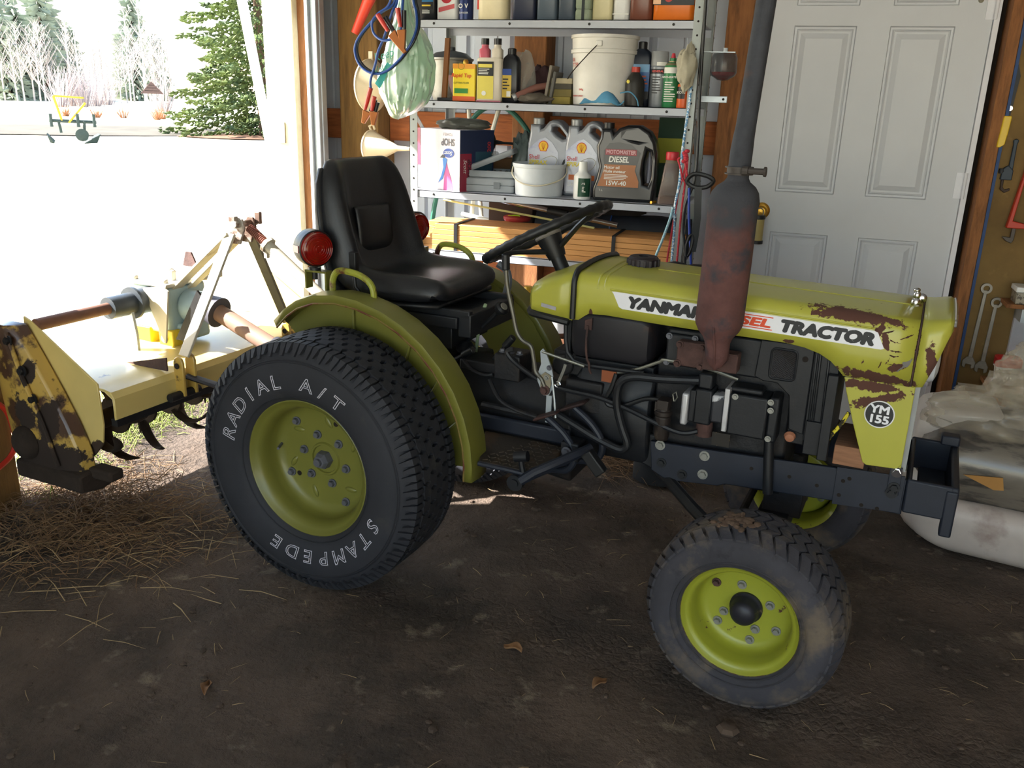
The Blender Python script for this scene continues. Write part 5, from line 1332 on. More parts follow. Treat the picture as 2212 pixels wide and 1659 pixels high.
t = square_bottle('black_oil_bottle', 'black oil bottle with blue and yellow label beside dosing bottle', 'bottle', -1.222, S2, .075, .05, .215, pmat('gloss_black', '14151a', .3), y=3.745, grp=G2)
label_plate(t, -.034, .008, .02, .135, -.0255, pmat('lab_yel2', 'c9a93a')); label_plate(t, -.034, .008, .11, .135, -.0263, pmat('lab_blue', '20408a'), 'blue_panel'); label_plate(t, -.012, .006, .024, .046, -.0263, M_LBLW, 'white_box'); print_lines(t, -.03, .002, .05, .10, -.0262, 4, M_LBLK)
# crumpled clear bag over the bottle
M_CLEAR = mat('hazy_plastic_film', 'a8a49a', .25, alpha=.45, var=.1, vs=30)
def crumple(name, label, cat, c, r, m, seed, amp=.35, flat=True, n=18, parent=None):
    random.seed(seed); mb = MB(); rings = []
    for i in range(n + 1):
        th = math.pi * (.02 + .96 * i / n); row = []
        for j in range(2 * n):
            ph = 2 * math.pi * j / (2 * n)
            d = V(math.sin(th) * math.cos(ph), math.sin(th) * math.sin(ph), -math.cos(th))
            k = 1 + amp * noise.noise(d * 1.7 + V(seed, 0, 0)) + amp * .6 * abs(noise.noise(d * 4.3 + V(0, seed, 0)))
            p = V(d.x * r[0], d.y * r[1], d.z * r[2]) * k
            if flat: p.z = max(p.z, -r[2] * .82)
            row.append(V(c) + p + (V(0, 0, r[2] * .82) if flat else V(0, 0, 0)))
        rings.append(row)
    o = mb.loft(rings).build(name, m, parent, smooth=50)
    if label: tag(o, label, cat)
    return o
crumple('clear_bag', 'crumpled clear plastic bag slumped over the black oil bottle', 'bag', (at_shelf(-1.175, 3.85), 3.85, S2), (.06, .045, .11), M_CLEAR, 3)
crumple('dark_red_rag', 'dark red bundle in clear wrap behind the pink hose', 'rag', (at_shelf(-1.09, 3.94), 3.94, S2), (.05, .05, .085), mat('maroon_cloth', '3a2426', .9, bump=.5, bs=60), 5)
hs = MB().tube(smooth_path([(at_shelf(-1.197), 3.715, S2 + .020), (-1.16, 3.73, S2 + .04), (-1.11, 3.76, S2 + .065), (-1.05, 3.80, S2 + .075)], 6), .014, 12)
h_ = hs.build('rubber_hose', mat('pink_rubber_hose', '7d5248', .7), None); tag(h_, 'short length of faded pink rubber hose with clamped end', 'hose')
MB().lathe([(.0155, 0), (.017, .004), (.017, .014), (.0155, .018)], (at_shelf(-1.197) - .002, 3.714, S2 + .019), (.75, .28, .42), 16).build('hose_clamp', M_STEEL, h_)
crumple('dusty_cloth', 'dusty grey cloth lying flat under the pink hose', 'rag', (at_shelf(-1.115, 3.74), 3.74, S2), (.07, .05, .022), mat('dusty_grey_cloth', '5a5248', .95, bump=.5, bs=60), 8)
for k, (dx, an, h, c, lab) in enumerate(((0, 9, .155, '7c7468', 'leaning grey slab with pale worn edge beside the bucket'), (.022, 9, .13, '5c5a56', 'shorter dark grey slab leaning next to the pale slab'))):
    o = MB().box((0, 0, h / 2), (.012, .12, h)).build('leaning_board', mat('slab' + c, c, .8), None, bevel=.002)
    o.location = (at_shelf(-1.065) + dx, 3.79, S2); o.rotation_euler = (0, R(an), 0); tag(o, lab, 'board', 'leaning slabs')
for k, (h, c, w, lab) in enumerate(((.030, '8a7a3c', .115, 'mustard yellow flat box at the bottom of the stack by the bucket'), (.030, '6e6238', .11, 'olive flat box second from the bottom of the stack'), (.022, '4a463c', .10, 'dark grey flat box third in the stack by the bucket'), (.022, 'a89c80', .09, 'cream flat box on top of the stack by the bucket'))):
    zz = S2 + (0, .030, .060, .082)[k]
    o = MB().b2((-w / 2, -.05, 0), (w / 2, .05, h)).build('flat_box', mat('flatbox' + c, c, .8, var=.15), None, bevel=.002)
    o.location = (at_shelf(-1.005, 3.80) + .006 * k, 3.80, zz); tag(o, lab, 'box', 'flat boxes beside the bucket')
# white pail with wire bail
t = thing('white_pail', 'big white plastic pail with red print and wire bail on middle shelf', 'pail', (at_shelf(-.823, 3.79), 3.79, S2))
MB().lathe([(0, 0), (.118, 0), (.121, .004), (.132, .20), (.139, .202), (.139, .216), (.134, .218), (.136, .258), (.141, .260), (.141, .272), (.133, .272), (.128, .21), (.114, .01), (0, .008)], n=44).build('body', pmat('pail_white', 'd2cfc8', .45), t, smooth=30)
bl = [V(.145 * math.cos(a), -.145 * math.sin(a) if False else 0, 0) for a in (0,)]
ea, eb = V(.0, -.139, .232), V(.02, .139, .232)
MB().tube(smooth_path([(.002, -.144, .232), (-.04, -.143, .19), (-.10, -.11, .135), (-.138, -.05, .105), (-.148, .0, .10), (-.13, .07, .115), (-.06, .13, .19), (0, .144, .232)], 6), .0022, 6).build('bail', M_DARKGAP, t)
MB().box((.006, -.140, .236), (.026, .012, .022)).build('bail_ear', pmat('pail_white', 'd2cfc8'), t, bevel=.003)
for s, x, z, sz in (('RAL', -.108, .175, .020), ('TTER', -.098, .155, .022), ('1840g', -.07, .06, .010), ('MADE IN CANADA', -.085, .035, .008)):
    ang = math.asin(max(-.95, min(.95, x / .127)))
    rr = .121 + .011 * z / .2 + .001
    lettering(s, sz, pmat('ink_red2', 'b0443a'), t, face_mx((rr * math.sin(ang), -rr * math.cos(ang), z), (math.cos(ang), math.sin(ang), 0), (0, 0, 1)), bold=.0004)
# blue cloth mask
random.seed(11)
mk = MB(); mk.grid(lambda u, v: (-.085 + .17 * u, -.03 + .06 * v + .01 * math.sin(6 * u), .004 + .062 * math.sin(math.pi * min(1, u * 1.05)) ** .7 * (1 - abs(2 * v - 1) ** 2 * .9) + .006 * noise.noise((u * 7, v * 5, 1))), 18, 10)
t = thing('blue_face_mask', 'crumpled blue cloth mask lying in front of the white pail', 'mask', (at_shelf(-.825, 3.69), 3.688, S2))
mk.build('cloth', mat('blue_nonwoven', '4f87a8', .9, var=.1), t, smooth=60, solid=.002)
for pts in ([(.08, -.02, .05), (.12, -.025, .055), (.15, -.03, .03), (.16, -.03, .002)], [(.07, -.02, .02), (.05, -.025, .012), (.08, -.028, .004), (.10, -.028, .02)]):
    MB().tube(smooth_path(pts, 5), .0025, 6).build('ear_loop', MATS['blue_nonwoven'], t)
t = round_bottle('graphite_bottle', 'small black bottle with red cap in front of the blue-label jug', 'bottle', -.689, S2, [(0, 0), (.034, 0), (.039, .004), (.039, .088), (.034, .105), (.018, .128), (.015, .132), (.015, .14), (0, .14)], mat('scuffed_black', '24221f', .5, c2='6a665e', cut=(.66, .70), ms=30), y=3.715, grp=G2)
MB().lathe([(.0175, .132), (.0175, .152), (0, .153)], n=16).build('cap', pmat('cap_red', 'b0382c'), t); MB().lathe([(0, .001), (.008, .001), (.008, 0)], (-.022, -.034, .095), (-.4, -1, 0), 6).build('hex_badge', pmat('badge_yel', 'c9b83a'), t)
t = square_bottle('blue_label_jug', 'tall dark jug with blue and orange label behind the red-capped bottle', 'jug', -.667, S2, .088, .06, .25, pmat('dkjug', '1e2430', .35), y=3.80, grp=G2)
label_plate(t, -.040, .040, .03, .165, -.0305, pmat('lab_midblue', '2c5a94')); label_plate(t, -.03, .038, .135, .165, -.0312, pmat('lab_ltblue', '6a9ac2'), 'light_panel'); print_lines(t, -.005, .036, .07, .125, -.0313, 4, pmat('ink_or', 'b8542c')); label_plate(t, -.04, .04, .03, .06, -.0312, M_LBLK, 'dark_panel')
can_prof = lambda r, h: [(0, 0), (r - .002, 0), (r, .003), (r, h * .80), (r * .98, h * .82), (r * .62, h * .90), (r * .55, h * .905), (r * .4, h * .905), (r * .4, h * .985), (0, h)]
t = round_bottle('grey_spray_can', 'grey aerosol paint can with grey cap and red label stripe', 'can', -.594, S2, can_prof(.034, .19), pmat('can_grey', '8c9096', .35, metal=.4), y=3.74, grp=G2)
MB().lathe([(.0345, .158), (.0345, .21), (.033, .213), (0, .213)], n=24).build('cap', pmat('cap_grey', '8a8c8e'), t); wrap_label(t, .0345, .128, .146, -70, 50, M_LBLK); wrap_label(t, .0347, .158, .172, -10, 70, M_LBLW)
lettering('GENERAL', .011, pmat('ink_red3', 'c03a34'), t, face_mx((0, -.0352, .137), (1, 0, 0), (0, 0, 1)), bold=.0003); print_lines(t, -.02, .02, .05, .12, -.0335, 7, M_LBLK)
t = round_bottle('green_spray_can', 'green and white anti-spatter aerosol can with red nozzle', 'can', -.541, S2, can_prof(.0325, .19), pmat('can_green', '2f7a4a', .35), y=3.72, grp=G2)
wrap_label(t, .0328, .130, .152, -90, 90, M_LBLW); MB().lathe([(.033, .152), (.026, .165), (.018, .172), (.018, .176)], n=24).build('dome', pmat('dome_tan', '9a8a6c', .4, metal=.5), t)
MB().lathe([(.010, .172), (.009, .192), (.006, .206), (0, .207)], n=14).build('nozzle', pmat('nozzle_red', 'c03040'), t)
lettering('ANTI-SPATTER', .0105, M_LBLW, t, face_mx((0, -.0332, .115), (1, 0, 0), (0, 0, 1)), bold=.0005); print_lines(t, -.022, .022, .02, .10, -.032, 9, M_LBLW)
t = round_bottle('glue_tin', 'small orange and black tin at the right end of the middle shelf', 'tin', -.487, S2, [(0, 0), (.026, 0), (.027, .003), (.027, .085), (.024, .09), (.016, .092), (.016, .108), (0, .109)], pmat('tin_orange2', 'cf5a26', .4), y=3.70, grp=G2)
wrap_label(t, .0275, .035, .080, -80, 15, M_LBLK); lettering('KOTE', .013, M_LBLW, t, face_mx((-.008, -.0282, .058), (1, .0, 0), (0, 0, 1)), bold=.0004); MB().lathe([(.017, .092), (.017, .106), (0, .107)], n=16).build('lid', M_STEEL, t)

# ---- lower shelf -------------------------------------------------------------------------------------
G3 = 'things on the lower shelf'
# paper towel box standing on its head
t = thing('shop_towel_box', 'pink and white box of shop towels standing upside down at left', 'box', (-1.50, 3.815, S3), R(-25))
bw, bd, bh = .275, .21, .262
MB().b2((-bw / 2, -bd / 2, 0), (bw / 2, bd / 2, bh)).build('carton', pmat('carton_white', 'dcd2d6', .5), t, bevel=.002)
fy = -bd / 2 - .0008
label_plate(t, -bw / 2, -bw / 2 + .018, .10, bh, fy + .0004, pmat('pk_edge', '7a2040'), 'magenta_edge')
MB().prism([(.035, .0), (.10, .0), (.085, .05), (.062, .10), (.052, .128), (.045, .10), (.038, .05)], lambda a, b, q: (a, fy - q, b), 0, .0006).build('magenta_swoosh', pmat('magenta', 'b04a86'), t)
MB().prism([(.0, .03), (.03, .05), (.05, .10), (.058, .135), (.035, .145), (.03, .135), (.035, .10), (.02, .06)], lambda a, b, q: (a, fy - .0008 - q, b), 0, .0006).build('towel_picture', pmat('towel_blue', '3a7ac2'), t)
MB().prism([(.012, .140), (.030, .155), (.045, .152), (.04, .140)], lambda a, b, q: (a, fy - .0012 - q, b), 0, .0006).build('hand_picture', pmat('hand_grey', '4a4a4c'), t)
words(t, 'SHOP', .062, bh - .052, fy - .0012, .042, pmat('ink_grey', '55545c'), bold=.0012, up=-1, sx=.8); words(t, 'TOWELS', .062, bh - .020, fy - .0012, .016, pmat('ink_grey', '55545c'), up=-1)
ov = MB().prism([(.068 + .034 * math.cos(2 * math.pi * i / 28), bh - .100 + .020 * math.sin(2 * math.pi * i / 28)) for i in range(28)], lambda a, b, q: (a, fy - .0008 - q, b), 0, .0006).build('logo_oval', pmat('scott_blue', '2a4a9a'), t)
words(t, 'Scott', .068, bh - .100, fy - .002, .024, M_LBLW, bold=.0004, up=-1, shear=.3)
sxr = bw / 2 + .0006
sm_ = face_mx((sxr, 0, 0), (0, 1, 0), (0, 0, 1))
def side_plate(y0, y1, z0, z1, m, nm, d=.0006): return MB().b2((sxr - .0005, y0, z0), (sxr + d, y1, z1)).build(nm, m, t, smooth=0)
side_plate(-bd / 2, bd / 2, 0, bh, pmat('side_navy', '1f2a4a', .5), 'navy_side'); side_plate(-bd / 2 + .001, -bd / 2 + .07, 0, bh * .62, pmat('side_red', '8a2038', .5), 'red_side', .0012); side_plate(-.01, bd / 2 - .01, .05, .17, pmat('side_teal', '2a4a5a', .5), 'picture', .0012)
lettering('Scott', .028, M_LBLW, t, face_mx((sxr + .002, -bd / 2 + .030, .11), (0, 0, -1), (0, 1, 0)), shear=.3); lettering('SHOP', .03, pmat('ink_dkred', '40202a'), t, face_mx((sxr + .002, -bd / 2 + .058, .10), (0, 0, 1), (0, -1, 0)), bold=.001); lettering('200', .03, pmat('ink_mred', '9a3038'), t, face_mx((sxr + .002, bd / 2 - .03, .19), (0, 0, 1), (0, -1, 0)), bold=.001)
crumple('glove_bundle', 'grey plastic wrapped gloves lying on the shop towel box', 'gloves', (-1.47, 3.82, S3 + bh), (.12, .07, .025), mat('grey_film', '55564f', .4, var=.2, vs=20), 21)
# two grey tool cases
M_CASE = pmat('case_grey', '8f9498', .5)
t = thing('closed_tool_case', 'closed light grey plastic tool case under the open one', 'case', (at_shelf(-1.31, 3.78), 3.79, S3), R(8))
mb = MB(); rbox(mb, [(0, .115, .075, .012), (.004, .12, .08, .014), (.03, .12, .08, .014), (.032, .117, .077, .014), (.034, .12, .08, .014), (.058, .12, .08, .014), (.063, .112, .072, .014)]); mb.build('shell', M_CASE, t, smooth=40)
MB().b2((.03, -.085, .018), (.06, -.079, .046)).build('latch', pmat('latch_grey', '6d7276'), t, bevel=.002)
t = thing('open_tool_case', 'open light grey tool case with tilted lid on top of another case', 'case', (at_shelf(-1.30, 3.79), 3.80, S3 + .063), R(8))
mb = MB(); rbox(mb, [(0, .108, .07, .012), (.004, .112, .075, .012), (.03, .112, .075, .012)], caps=(1, 0)); mb.build('tray', M_CASE, t, smooth=40, solid=.003)
MB().b2((-.105, -.068, .004), (.105, .068, .010)).build('foam', M_BLK2, t)
for k in range(7):
    MB().cyl((-.08 + k * .027, -.05 + .01 * (k % 2), .016), (-.08 + k * .027, .04, .018), .008, n=10).build('socket', M_BLK2 if k % 2 else mat('brown_socket', '4a3426', .5, .4), t)
MB().b2((-.09, -.055, .014), (-.03, -.02, .018)).build('slip', M_LBLW, t)
mb = MB(); rbox(mb, [(0, .112, .075, .012), (.02, .112, .075, .012), (.024, .108, .07, .012)], caps=(0, 1))
mb.build('lid', M_CASE, t, smooth=40, solid=.003, mx=Matrix.Translation((.0, .012, .062)) @ Matrix.Rotation(R(-22), 4, 'Y') @ Matrix.Rotation(R(0), 4, 'X'))
MB().b2((.09, .05, .02), (.108, .07, .09)).build('hinge_arm', M_CASE, t)
crumple('foil_scrap', 'scrap of clear crinkled film on the open tool case lid', 'film', (at_shelf(-1.30, 3.86), 3.86, S3 + .155), (.03, .02, .014), M_CLEAR, 33, flat=False)
# white tub with plastic bail
t = thing('white_tub', 'small white plastic tub with thin bail in front of silver oil jug', 'tub', (at_shelf(-1.083, 3.74), 3.745, S3))
MB().lathe([(0, 0), (.099, 0), (.102, .004), (.112, .118), (.115, .120), (.118, .128), (.118, .136), (.112, .136), (.108, .12), (.097, .008), (0, .006)], n=40).build('body', pmat('tub_white', 'c5cacf', .45), t, smooth=30)
MB().tube(smooth_path([(-.112, -.03, .118), (-.10, -.075, .09), (-.06, -.108, .062), (.0, -.12, .05), (.06, -.112, .055), (.11, -.06, .075), (.124, -.01, .10), (.114, .02, .125)], 6), .003, 6).build('bail', pmat('bail_tan', 'c9bfa8'), t)
# black ladle-shaped tool on the wall side
t = thing('black_mallet', 'black round-headed mallet lying across the back of the lower shelf', 'mallet', (at_shelf(-1.31, 4.0), 4.0, S3))
MB().b2((-.05, -.05, 0), (.22, .05, .135)).build('support_box', mat('cardboard_dark', '6a4f36', .9), t)
MB().sphere((0, -.02, .205), (.032, .03, .05)).build('head', M_PLAST, t); MB().tube([(.025, -.02, .205), (.07, -.02, .202), (.22, -.02, .20)], [.012, .006, .006], 8).build('handle', M_PLAST, t)
MB().b2((.20, -.04, .12), (.22, .0, .21)).build('rest', M_BLK2, t)
crumple('wrapped_bundle', 'green grey plastic wrapped bundle left of the silver jugs', 'bundle', (at_shelf(-1.165, 3.90), 3.90, S3), (.042, .045, .14), mat('greygreen_film', '4a5452', .35, var=.3, vs=25), 41, amp=.45)
# silver oil jugs
def oil_jug(X, y, label, orange):
    t = item('silver_oil_jug', label, 'jug', at_shelf(X, y), y, S3, 0, 'silver oil jugs')
    me = cut_shape([(-.094, .008), (-.086, 0), (.098, 0), (.106, .008), (.106, .10), (.105, .225), (.098, .252), (.060, .300), (.042, .314), (.018, .317), (.0, .308), (-.024, .280), (-.034, .276), (-.034, .295), (-.082, .295), (-.084, .255), (-.092, .215)], [[(.016, .270), (.020, .286), (.034, .290), (.050, .284), (.078, .254), (.080, .240), (.066, .236), (.040, .250)]], .11, .012)
    me.materials.append(pmat('silver_body', '8f929a', .35, metal=.35)); put('body', me, t)
    MB().prism([(.062, .015), (.10, .02), (.10, .165), (.075, .15), (.06, .11), (.056, .06)], lambda a, b, q: (a, -.056 - q, b), 0, .002).build('grip_shade', M_PLAST, t)  # raised dark plate painting the shade of the grip cutout
    MB().lathe([(.026, .245), (.024, .285), (.0235, .292), (.025, .294), (.025, .318), (.022, .322), (0, .322)], (-.058, 0, 0), n=22).build('cap', pmat('cap_silver', '9a9c9e', .4, metal=.3), t)
    MB().prism([(-.088, .02), (.05, .02), (.05, .18), (.02, .222), (-.01, .242), (-.04, .232), (-.088, .19)], lambda a, b, q: (a, -.0555 - q, b), 0, .0016).build('label', pmat('silver_label', 'a9acb8', .3, metal=.3, c2='7c80a0', cut=(.5, .7), ms=9), t)
    yl = -.0575
    shell = [(-.006, .186), (-.004, .192)] + [(-.018 + .019 * math.cos(R(a)), .206 + .019 * math.sin(R(a))) for a in range(-20, 201, 20)] + [(-.032, .192), (-.030, .186)]
    MB().prism([(-.018 + (a + .018) * 1.18, .203 + (b - .203) * 1.15) for a, b in shell], lambda a, b, q: (a, yl - q, b), 0, .0006).build('emblem_border', pmat('emb_red', 'c0402a'), t)
    em = MB().prism(shell, lambda a, b, q: (a, yl - .0007 - q, b), 0, .0006).build('emblem', pmat('emb_yellow', 'e2b41c'), t)
    rb = MB()
    for a in (-40, -20, 0, 20, 40): rb.tube([(-.018, yl - .0016, .188), (-.018 + .018 * math.sin(R(a)), yl - .0016, .205 + .015 * math.cos(R(a)))], .0005, 4)
    q_ = rb.build('emblem_ribs', pmat('emb_red', 'c0402a'), em); q_['kind'] = 'stuff'
    words(t, 'Shell', -.058, .158, yl - .0006, .026, pmat('ink_shell', 'b04a4c'), bold=.0004); words(t, 'SPIRAX', -.042, .135, yl - .0006, .026, pmat('ink_spirax', 'cbb83a'), bold=.0008, shear=.15)
    MB().tube(smooth_path([(-.02, yl, .15), (.02, yl, .165), (.046, yl, .150), (.03, yl, .118), (-.02, yl, .095), (-.05, yl, .09)], 5), .0028, 6, flat=.3).build('swoosh', pmat('ink_swoosh', 'b9b48a'), t)
    if orange:
        label_plate(t, -.07, .045, .070, .092, yl - .0002, pmat('orange_bar', 'cf6a30'), 'orange_bar'); words(t, 'S4', -.062, .050, yl - .0006, .026, M_LBLW)
    return t
oil_jug(-1.035, 3.86, 'silver oil jug with yellow shell emblem left of its twin', False)
oil_jug(-.868, 3.84, 'silver oil jug with orange label bar behind the small white bottle', True)
t = round_bottle('small_white_bottle', 'small white treatment bottle with green label in front of silver jug', 'bottle', -.888, S3, [(0, 0), (.034, 0), (.037, .004), (.037, .092), (.034, .100), (.021, .112), (.019, .120), (.016, .152), (0, .153)], M_WHITEP, y=3.70, grp=G3)
wrap_label(t, .0375, .012, .088, -15, 75, pmat('lab_green', '1f4a36')); MB().lathe([(.0195, .114), (.017, .154), (0, .155)], n=18).build('cap', M_WHITEP, t); words(t, 'WS', .012, .066, -.037, .012, M_LBLW); print_lines(t, .0, .025, .03, .055, -.036, 4, M_LBLW)
# black diesel oil jug
t = thing('black_diesel_oil_jug', 'large black motor oil jug with orange diesel label', 'jug', (at_shelf(-.70, 3.74), 3.745, S3), R(3))
me = cut_shape([(-.132, .010), (-.124, 0), (.118, 0), (.126, .010), (.130, .10), (.128, .20), (.118, .245), (.092, .285), (.05, .308), (.0, .308), (-.035, .295), (-.055, .272), (-.062, .292), (-.108, .292), (-.112, .255), (-.126, .222), (-.120, .175), (-.110, .14), (-.120, .09), (-.134, .05)],
    [[(-.004, .262), (.008, .280), (.04, .284), (.066, .268), (.072, .252), (.05, .246), (.02, .252)], [(.080, .075), (.098, .070), (.107, .10), (.107, .17), (.098, .205), (.086, .21), (.078, .17), (.074, .12)]], .12, .014)
me.materials.append(pmat('gloss_black2', '16171b', .28, coat=.3)); put('body', me, t)
MB().lathe([(.022, .24), (.020, .285), (.022, .287), (.022, .315), (0, .316)], (-.085, 0, 0), n=20).build('cap', M_CAPB, t)
MB().prism([(-.115, .055), (.062, .055), (.062, .085), (.045, .13), (.058, .19), (.062, .20), (.02, .232), (-.03, .24), (-.07, .235), (-.092, .205), (-.092, .17), (-.085, .135), (-.095, .10)], lambda a, b, q: (a, -.0605 - q, b), 0, .0012).build('label', pmat('lab_dark2', '202124', .25), t)
yl = -.062
MB().prism([(-.112, .06), (.060, .06), (.06, .085), (.042, .128), (.045, .15), (-.086, .15), (-.088, .13), (-.097, .10)], lambda a, b, q: (a, yl - q, b), 0, .0006).build('orange_panel', pmat('lab_orange', '9a5a24', .35), t)
label_plate(t, -.085, .045, .188, .212, yl, pmat('mm_red', '8a3038'), 'red_panel'); words(t, 'MOTOMASTER', -.020, .200, yl - .0018, .0215, pmat('mm_pink', 'c9a0a4'), bold=.0006, sx=.86)
words(t, 'DIESEL', -.028, .170, yl - .0012, .032, M_LBLW, bold=.001, shear=.15, sx=.9); words(t, 'Motor oil', -.055, .138, yl - .0012, .017, M_LBLW, bold=.0003); words(t, 'Huile moteur', -.042, .122, yl - .0012, .017, M_LBLW, bold=.0003); print_lines(t, -.085, .03, .088, .112, yl - .0008, 4, M_LBLW); words(t, '15W-40', -.035, .074, yl - .0012, .026, M_LBLW, bold=.0006); words(t, '5 L', -.095, .044, -.0625, .012, M_LBLW)
# clear jar with red lid
t = thing('clear_jar', 'tapered clear plastic jar with red lid by the right post', 'jar', (at_shelf(-.512, 3.715), 3.715, S3), R(10))
mb = MB(); rbox(mb, [(0, .044, .04, .008), (.005, .048, .043, .01), (.15, .030, .027, .01), (.172, .026, .024, .02), (.18, .024, .024, .023)]); mb.build('body', mat('brownish_clear_plastic', '8f7f78', .2, alpha=.5, var=.1), t, smooth=50)
MB().lathe([(.026, .178), (.027, .18), (.027, .206), (.025, .21), (0, .21)], n=20).build('lid', pmat('lid_red', 'c0303a'), t); mb = MB(); rbox(mb, [(.004, .044, .039, .008), (.03, .042, .037, .008)]); mb.build('contents', pmat('brown_grit', '5a4438', .9), t)
t = thing('yellow_box', 'dark green and yellow carton at the back of the lower shelf', 'box', (at_shelf(-.52, 3.99), 3.99, S3))
MB().b2((-.055, -.04, 0), (.055, .04, .34)).build('carton', pmat('carton_green', '223a2c', .8), t); label_plate(t, -.054, .054, .15, .255, -.0405, pmat('carton_yel', '8a8a24', .7))
cr = MB().cyl((at_shelf(-.585, 3.68), 3.672, S3 + .006), (at_shelf(-.57, 3.68), 3.70, S3 + .006), .006, n=8).build('brass_cartridge', M_BRASS); tag(cr, 'tiny brass tube lying beside the black jug', 'tube')

# ---- bottom: lumber, pole, roll -----------------------------------------------------------------------
lb_ = thing('lumber_bundle', 'strapped bundle of new pale pine boards on the bottom shelf', 'lumber', (-1.02, 3.79, S4))
M_PINE = mat('new_pine', 'c08a50', .6, var=.15, vs=4, c2='a06a34', cut=(.55, .8), ms=3., stretch=(.6, 10, 10), bump=.15, bs=30)
random.seed(3)
for r in range(5):
    for c in range(3):
        x0 = -.60 + random.uniform(-.01, .02) + (.02 * r if c == 0 else .0) ; x1 = .56 + random.uniform(-.01, .02)
        MB().b2((x0, -.118 + c * .08, r * .0235), (x1, -.118 + c * .08 + .077, r * .0235 + .0225)).build('board', M_PINE, lb_, bevel=.0015)
for xx in (-.42, .30):
    sb = MB().b2((xx - .008, -.122, -.0005), (xx + .008, -.119, .120)).b2((xx - .008, -.122, .1185), (xx + .008, .12, .1205))
    sb.build('strap', M_BLK, lb_)
t = thing('tarp_roll', 'dark blue grey rolled tarpaulin behind the pine boards', 'roll', (-.80, 4.02, S4))
random.seed(5)
rr_ = []
for i in range(22):
    x = -.36 + .72 * i / 21
    rr_.append([V(x, (.055 + .006 * noise.noise((x * 9, j, 2))) * math.cos(2 * math.pi * j / 16), .085 + (.085 + .012 * noise.noise((x * 7, j * .8, 7))) * math.sin(2 * math.pi * j / 16)) for j in range(16)])
MB().loft(rr_).build('tarp', mat('dark_tarp', '1e222c', .6, var=.2), t, smooth=60); MB().tube([(.0, .058 * math.cos(a / 8 * math.pi), .085 + .088 * math.sin(a / 8 * math.pi)) for a in range(16)], .003, 6, cyc=True).build('blue_tie', pmat('tie_blue', '20448a'), t)
crumple('dark_cloth_heap', 'dark brown cloth heap lying on top of the rolled tarpaulin', 'cloth', (-.90, 4.02, S4 + .165), (.22, .045, .035), mat('dark_brown_cloth', '262120', .95, bump=.6, bs=40), 61)
bxl = MB().b2((-.11, -.04, 0), (.11, .04, .20)).build('brown_crate', mat('dark_crate_wood', '3c2a20', .85, stretch=(1, 8, 8)), None, bevel=.003); bxl.location = (-1.29, 4.04, S4); tag(bxl, 'small dark brown crate behind the chrome pole', 'crate')
t = thing('chrome_pole', 'chrome telescoping pole with cardboard grip lying above the boards', 'pole', (-1.10, 3.90, S4 + .12))
pa, pb = V(-.44, .06, .115), V(.36, -.05, .022)
MB().cyl(pa, pb, .012, n=16).build('tube', M_CHROME, t); MB().cyl(pa.lerp(pb, .58), pa.lerp(pb, .70), .0165, n=14).build('grip', M_PLAST, t); MB().cyl(pa.lerp(pb, -.12), pa.lerp(pb, .02), .034, .03, n=16).build('cardboard_sleeve', mat('cardboard_tube', '9c7a4c', .85), t); MB().cyl(pa.lerp(pb, .0), pa.lerp(pb, .05), .022, .018, n=16).build('collar', M_BLK2, t)
MB().tube([(-.50, .02, .075), (-.1, .0, .035), (.25, -.03, .0)], .005, 6).build('yellow_rod', pmat('rod_yel', 'b9b478'), t)
t = thing('red_reel', 'red and lime round reel lying on the boards under the pole', 'reel', (-1.24, 3.95, S4 + .118))
MB().lathe([(0, 0), (.06, 0), (.065, .008), (.065, .018), (.055, .024), (0, .026)], n=28).build('disc', pmat('reel_red', '9a3030'), t); MB().prism([(-.03, -.05), (.03, -.05), (0, .02)], lambda a, b, q: (a, b, .0265 + q), 0, .002).build('lime_mark', pmat('lime', 'b8d81c'), t)
# folding trestle legs standing behind the left end
t = thing('white_trestle', 'white folding trestle legs standing behind the left shelf post', 'trestle', (-1.60, 4.16, 0))
for a, b in (((-.02, 0, 0), (.06, .02, 1.10)), ((.22, 0, 0), (.08, .02, 1.10)), ((.0, 0, .95), (.20, 0, .92)), ((.06, .0, 1.10), (.02, .02, 1.50)), ((.08, 0, 1.10), (.19, .02, 1.50))):
    MB().tube([a, b], .011, 10).build('leg', pmat('trestle_white', 'cfcdbf', .4), t)
tq = MB().tube(smooth_path([(-1.84, 4.14, .02), (-1.80, 4.14, .5), (-1.74, 4.14, .98), (-1.67, 4.135, 1.18), (-1.60, 4.135, 1.30), (-1.53, 4.135, 1.42), (-1.45, 4.135, 1.47), (-1.36, 4.135, 1.46), (-1.27, 4.135, 1.38), (-1.20, 4.135, 1.26), (-1.17, 4.135, 1.20)], 5), .012, 10).build('garden_hose', pmat('hose_green', '1f5a4a', .5)); tag(tq, 'dark green garden hose looping behind the shelves', 'hose')
# ================================================================== hung up, leaning and lying things
random.seed(21)
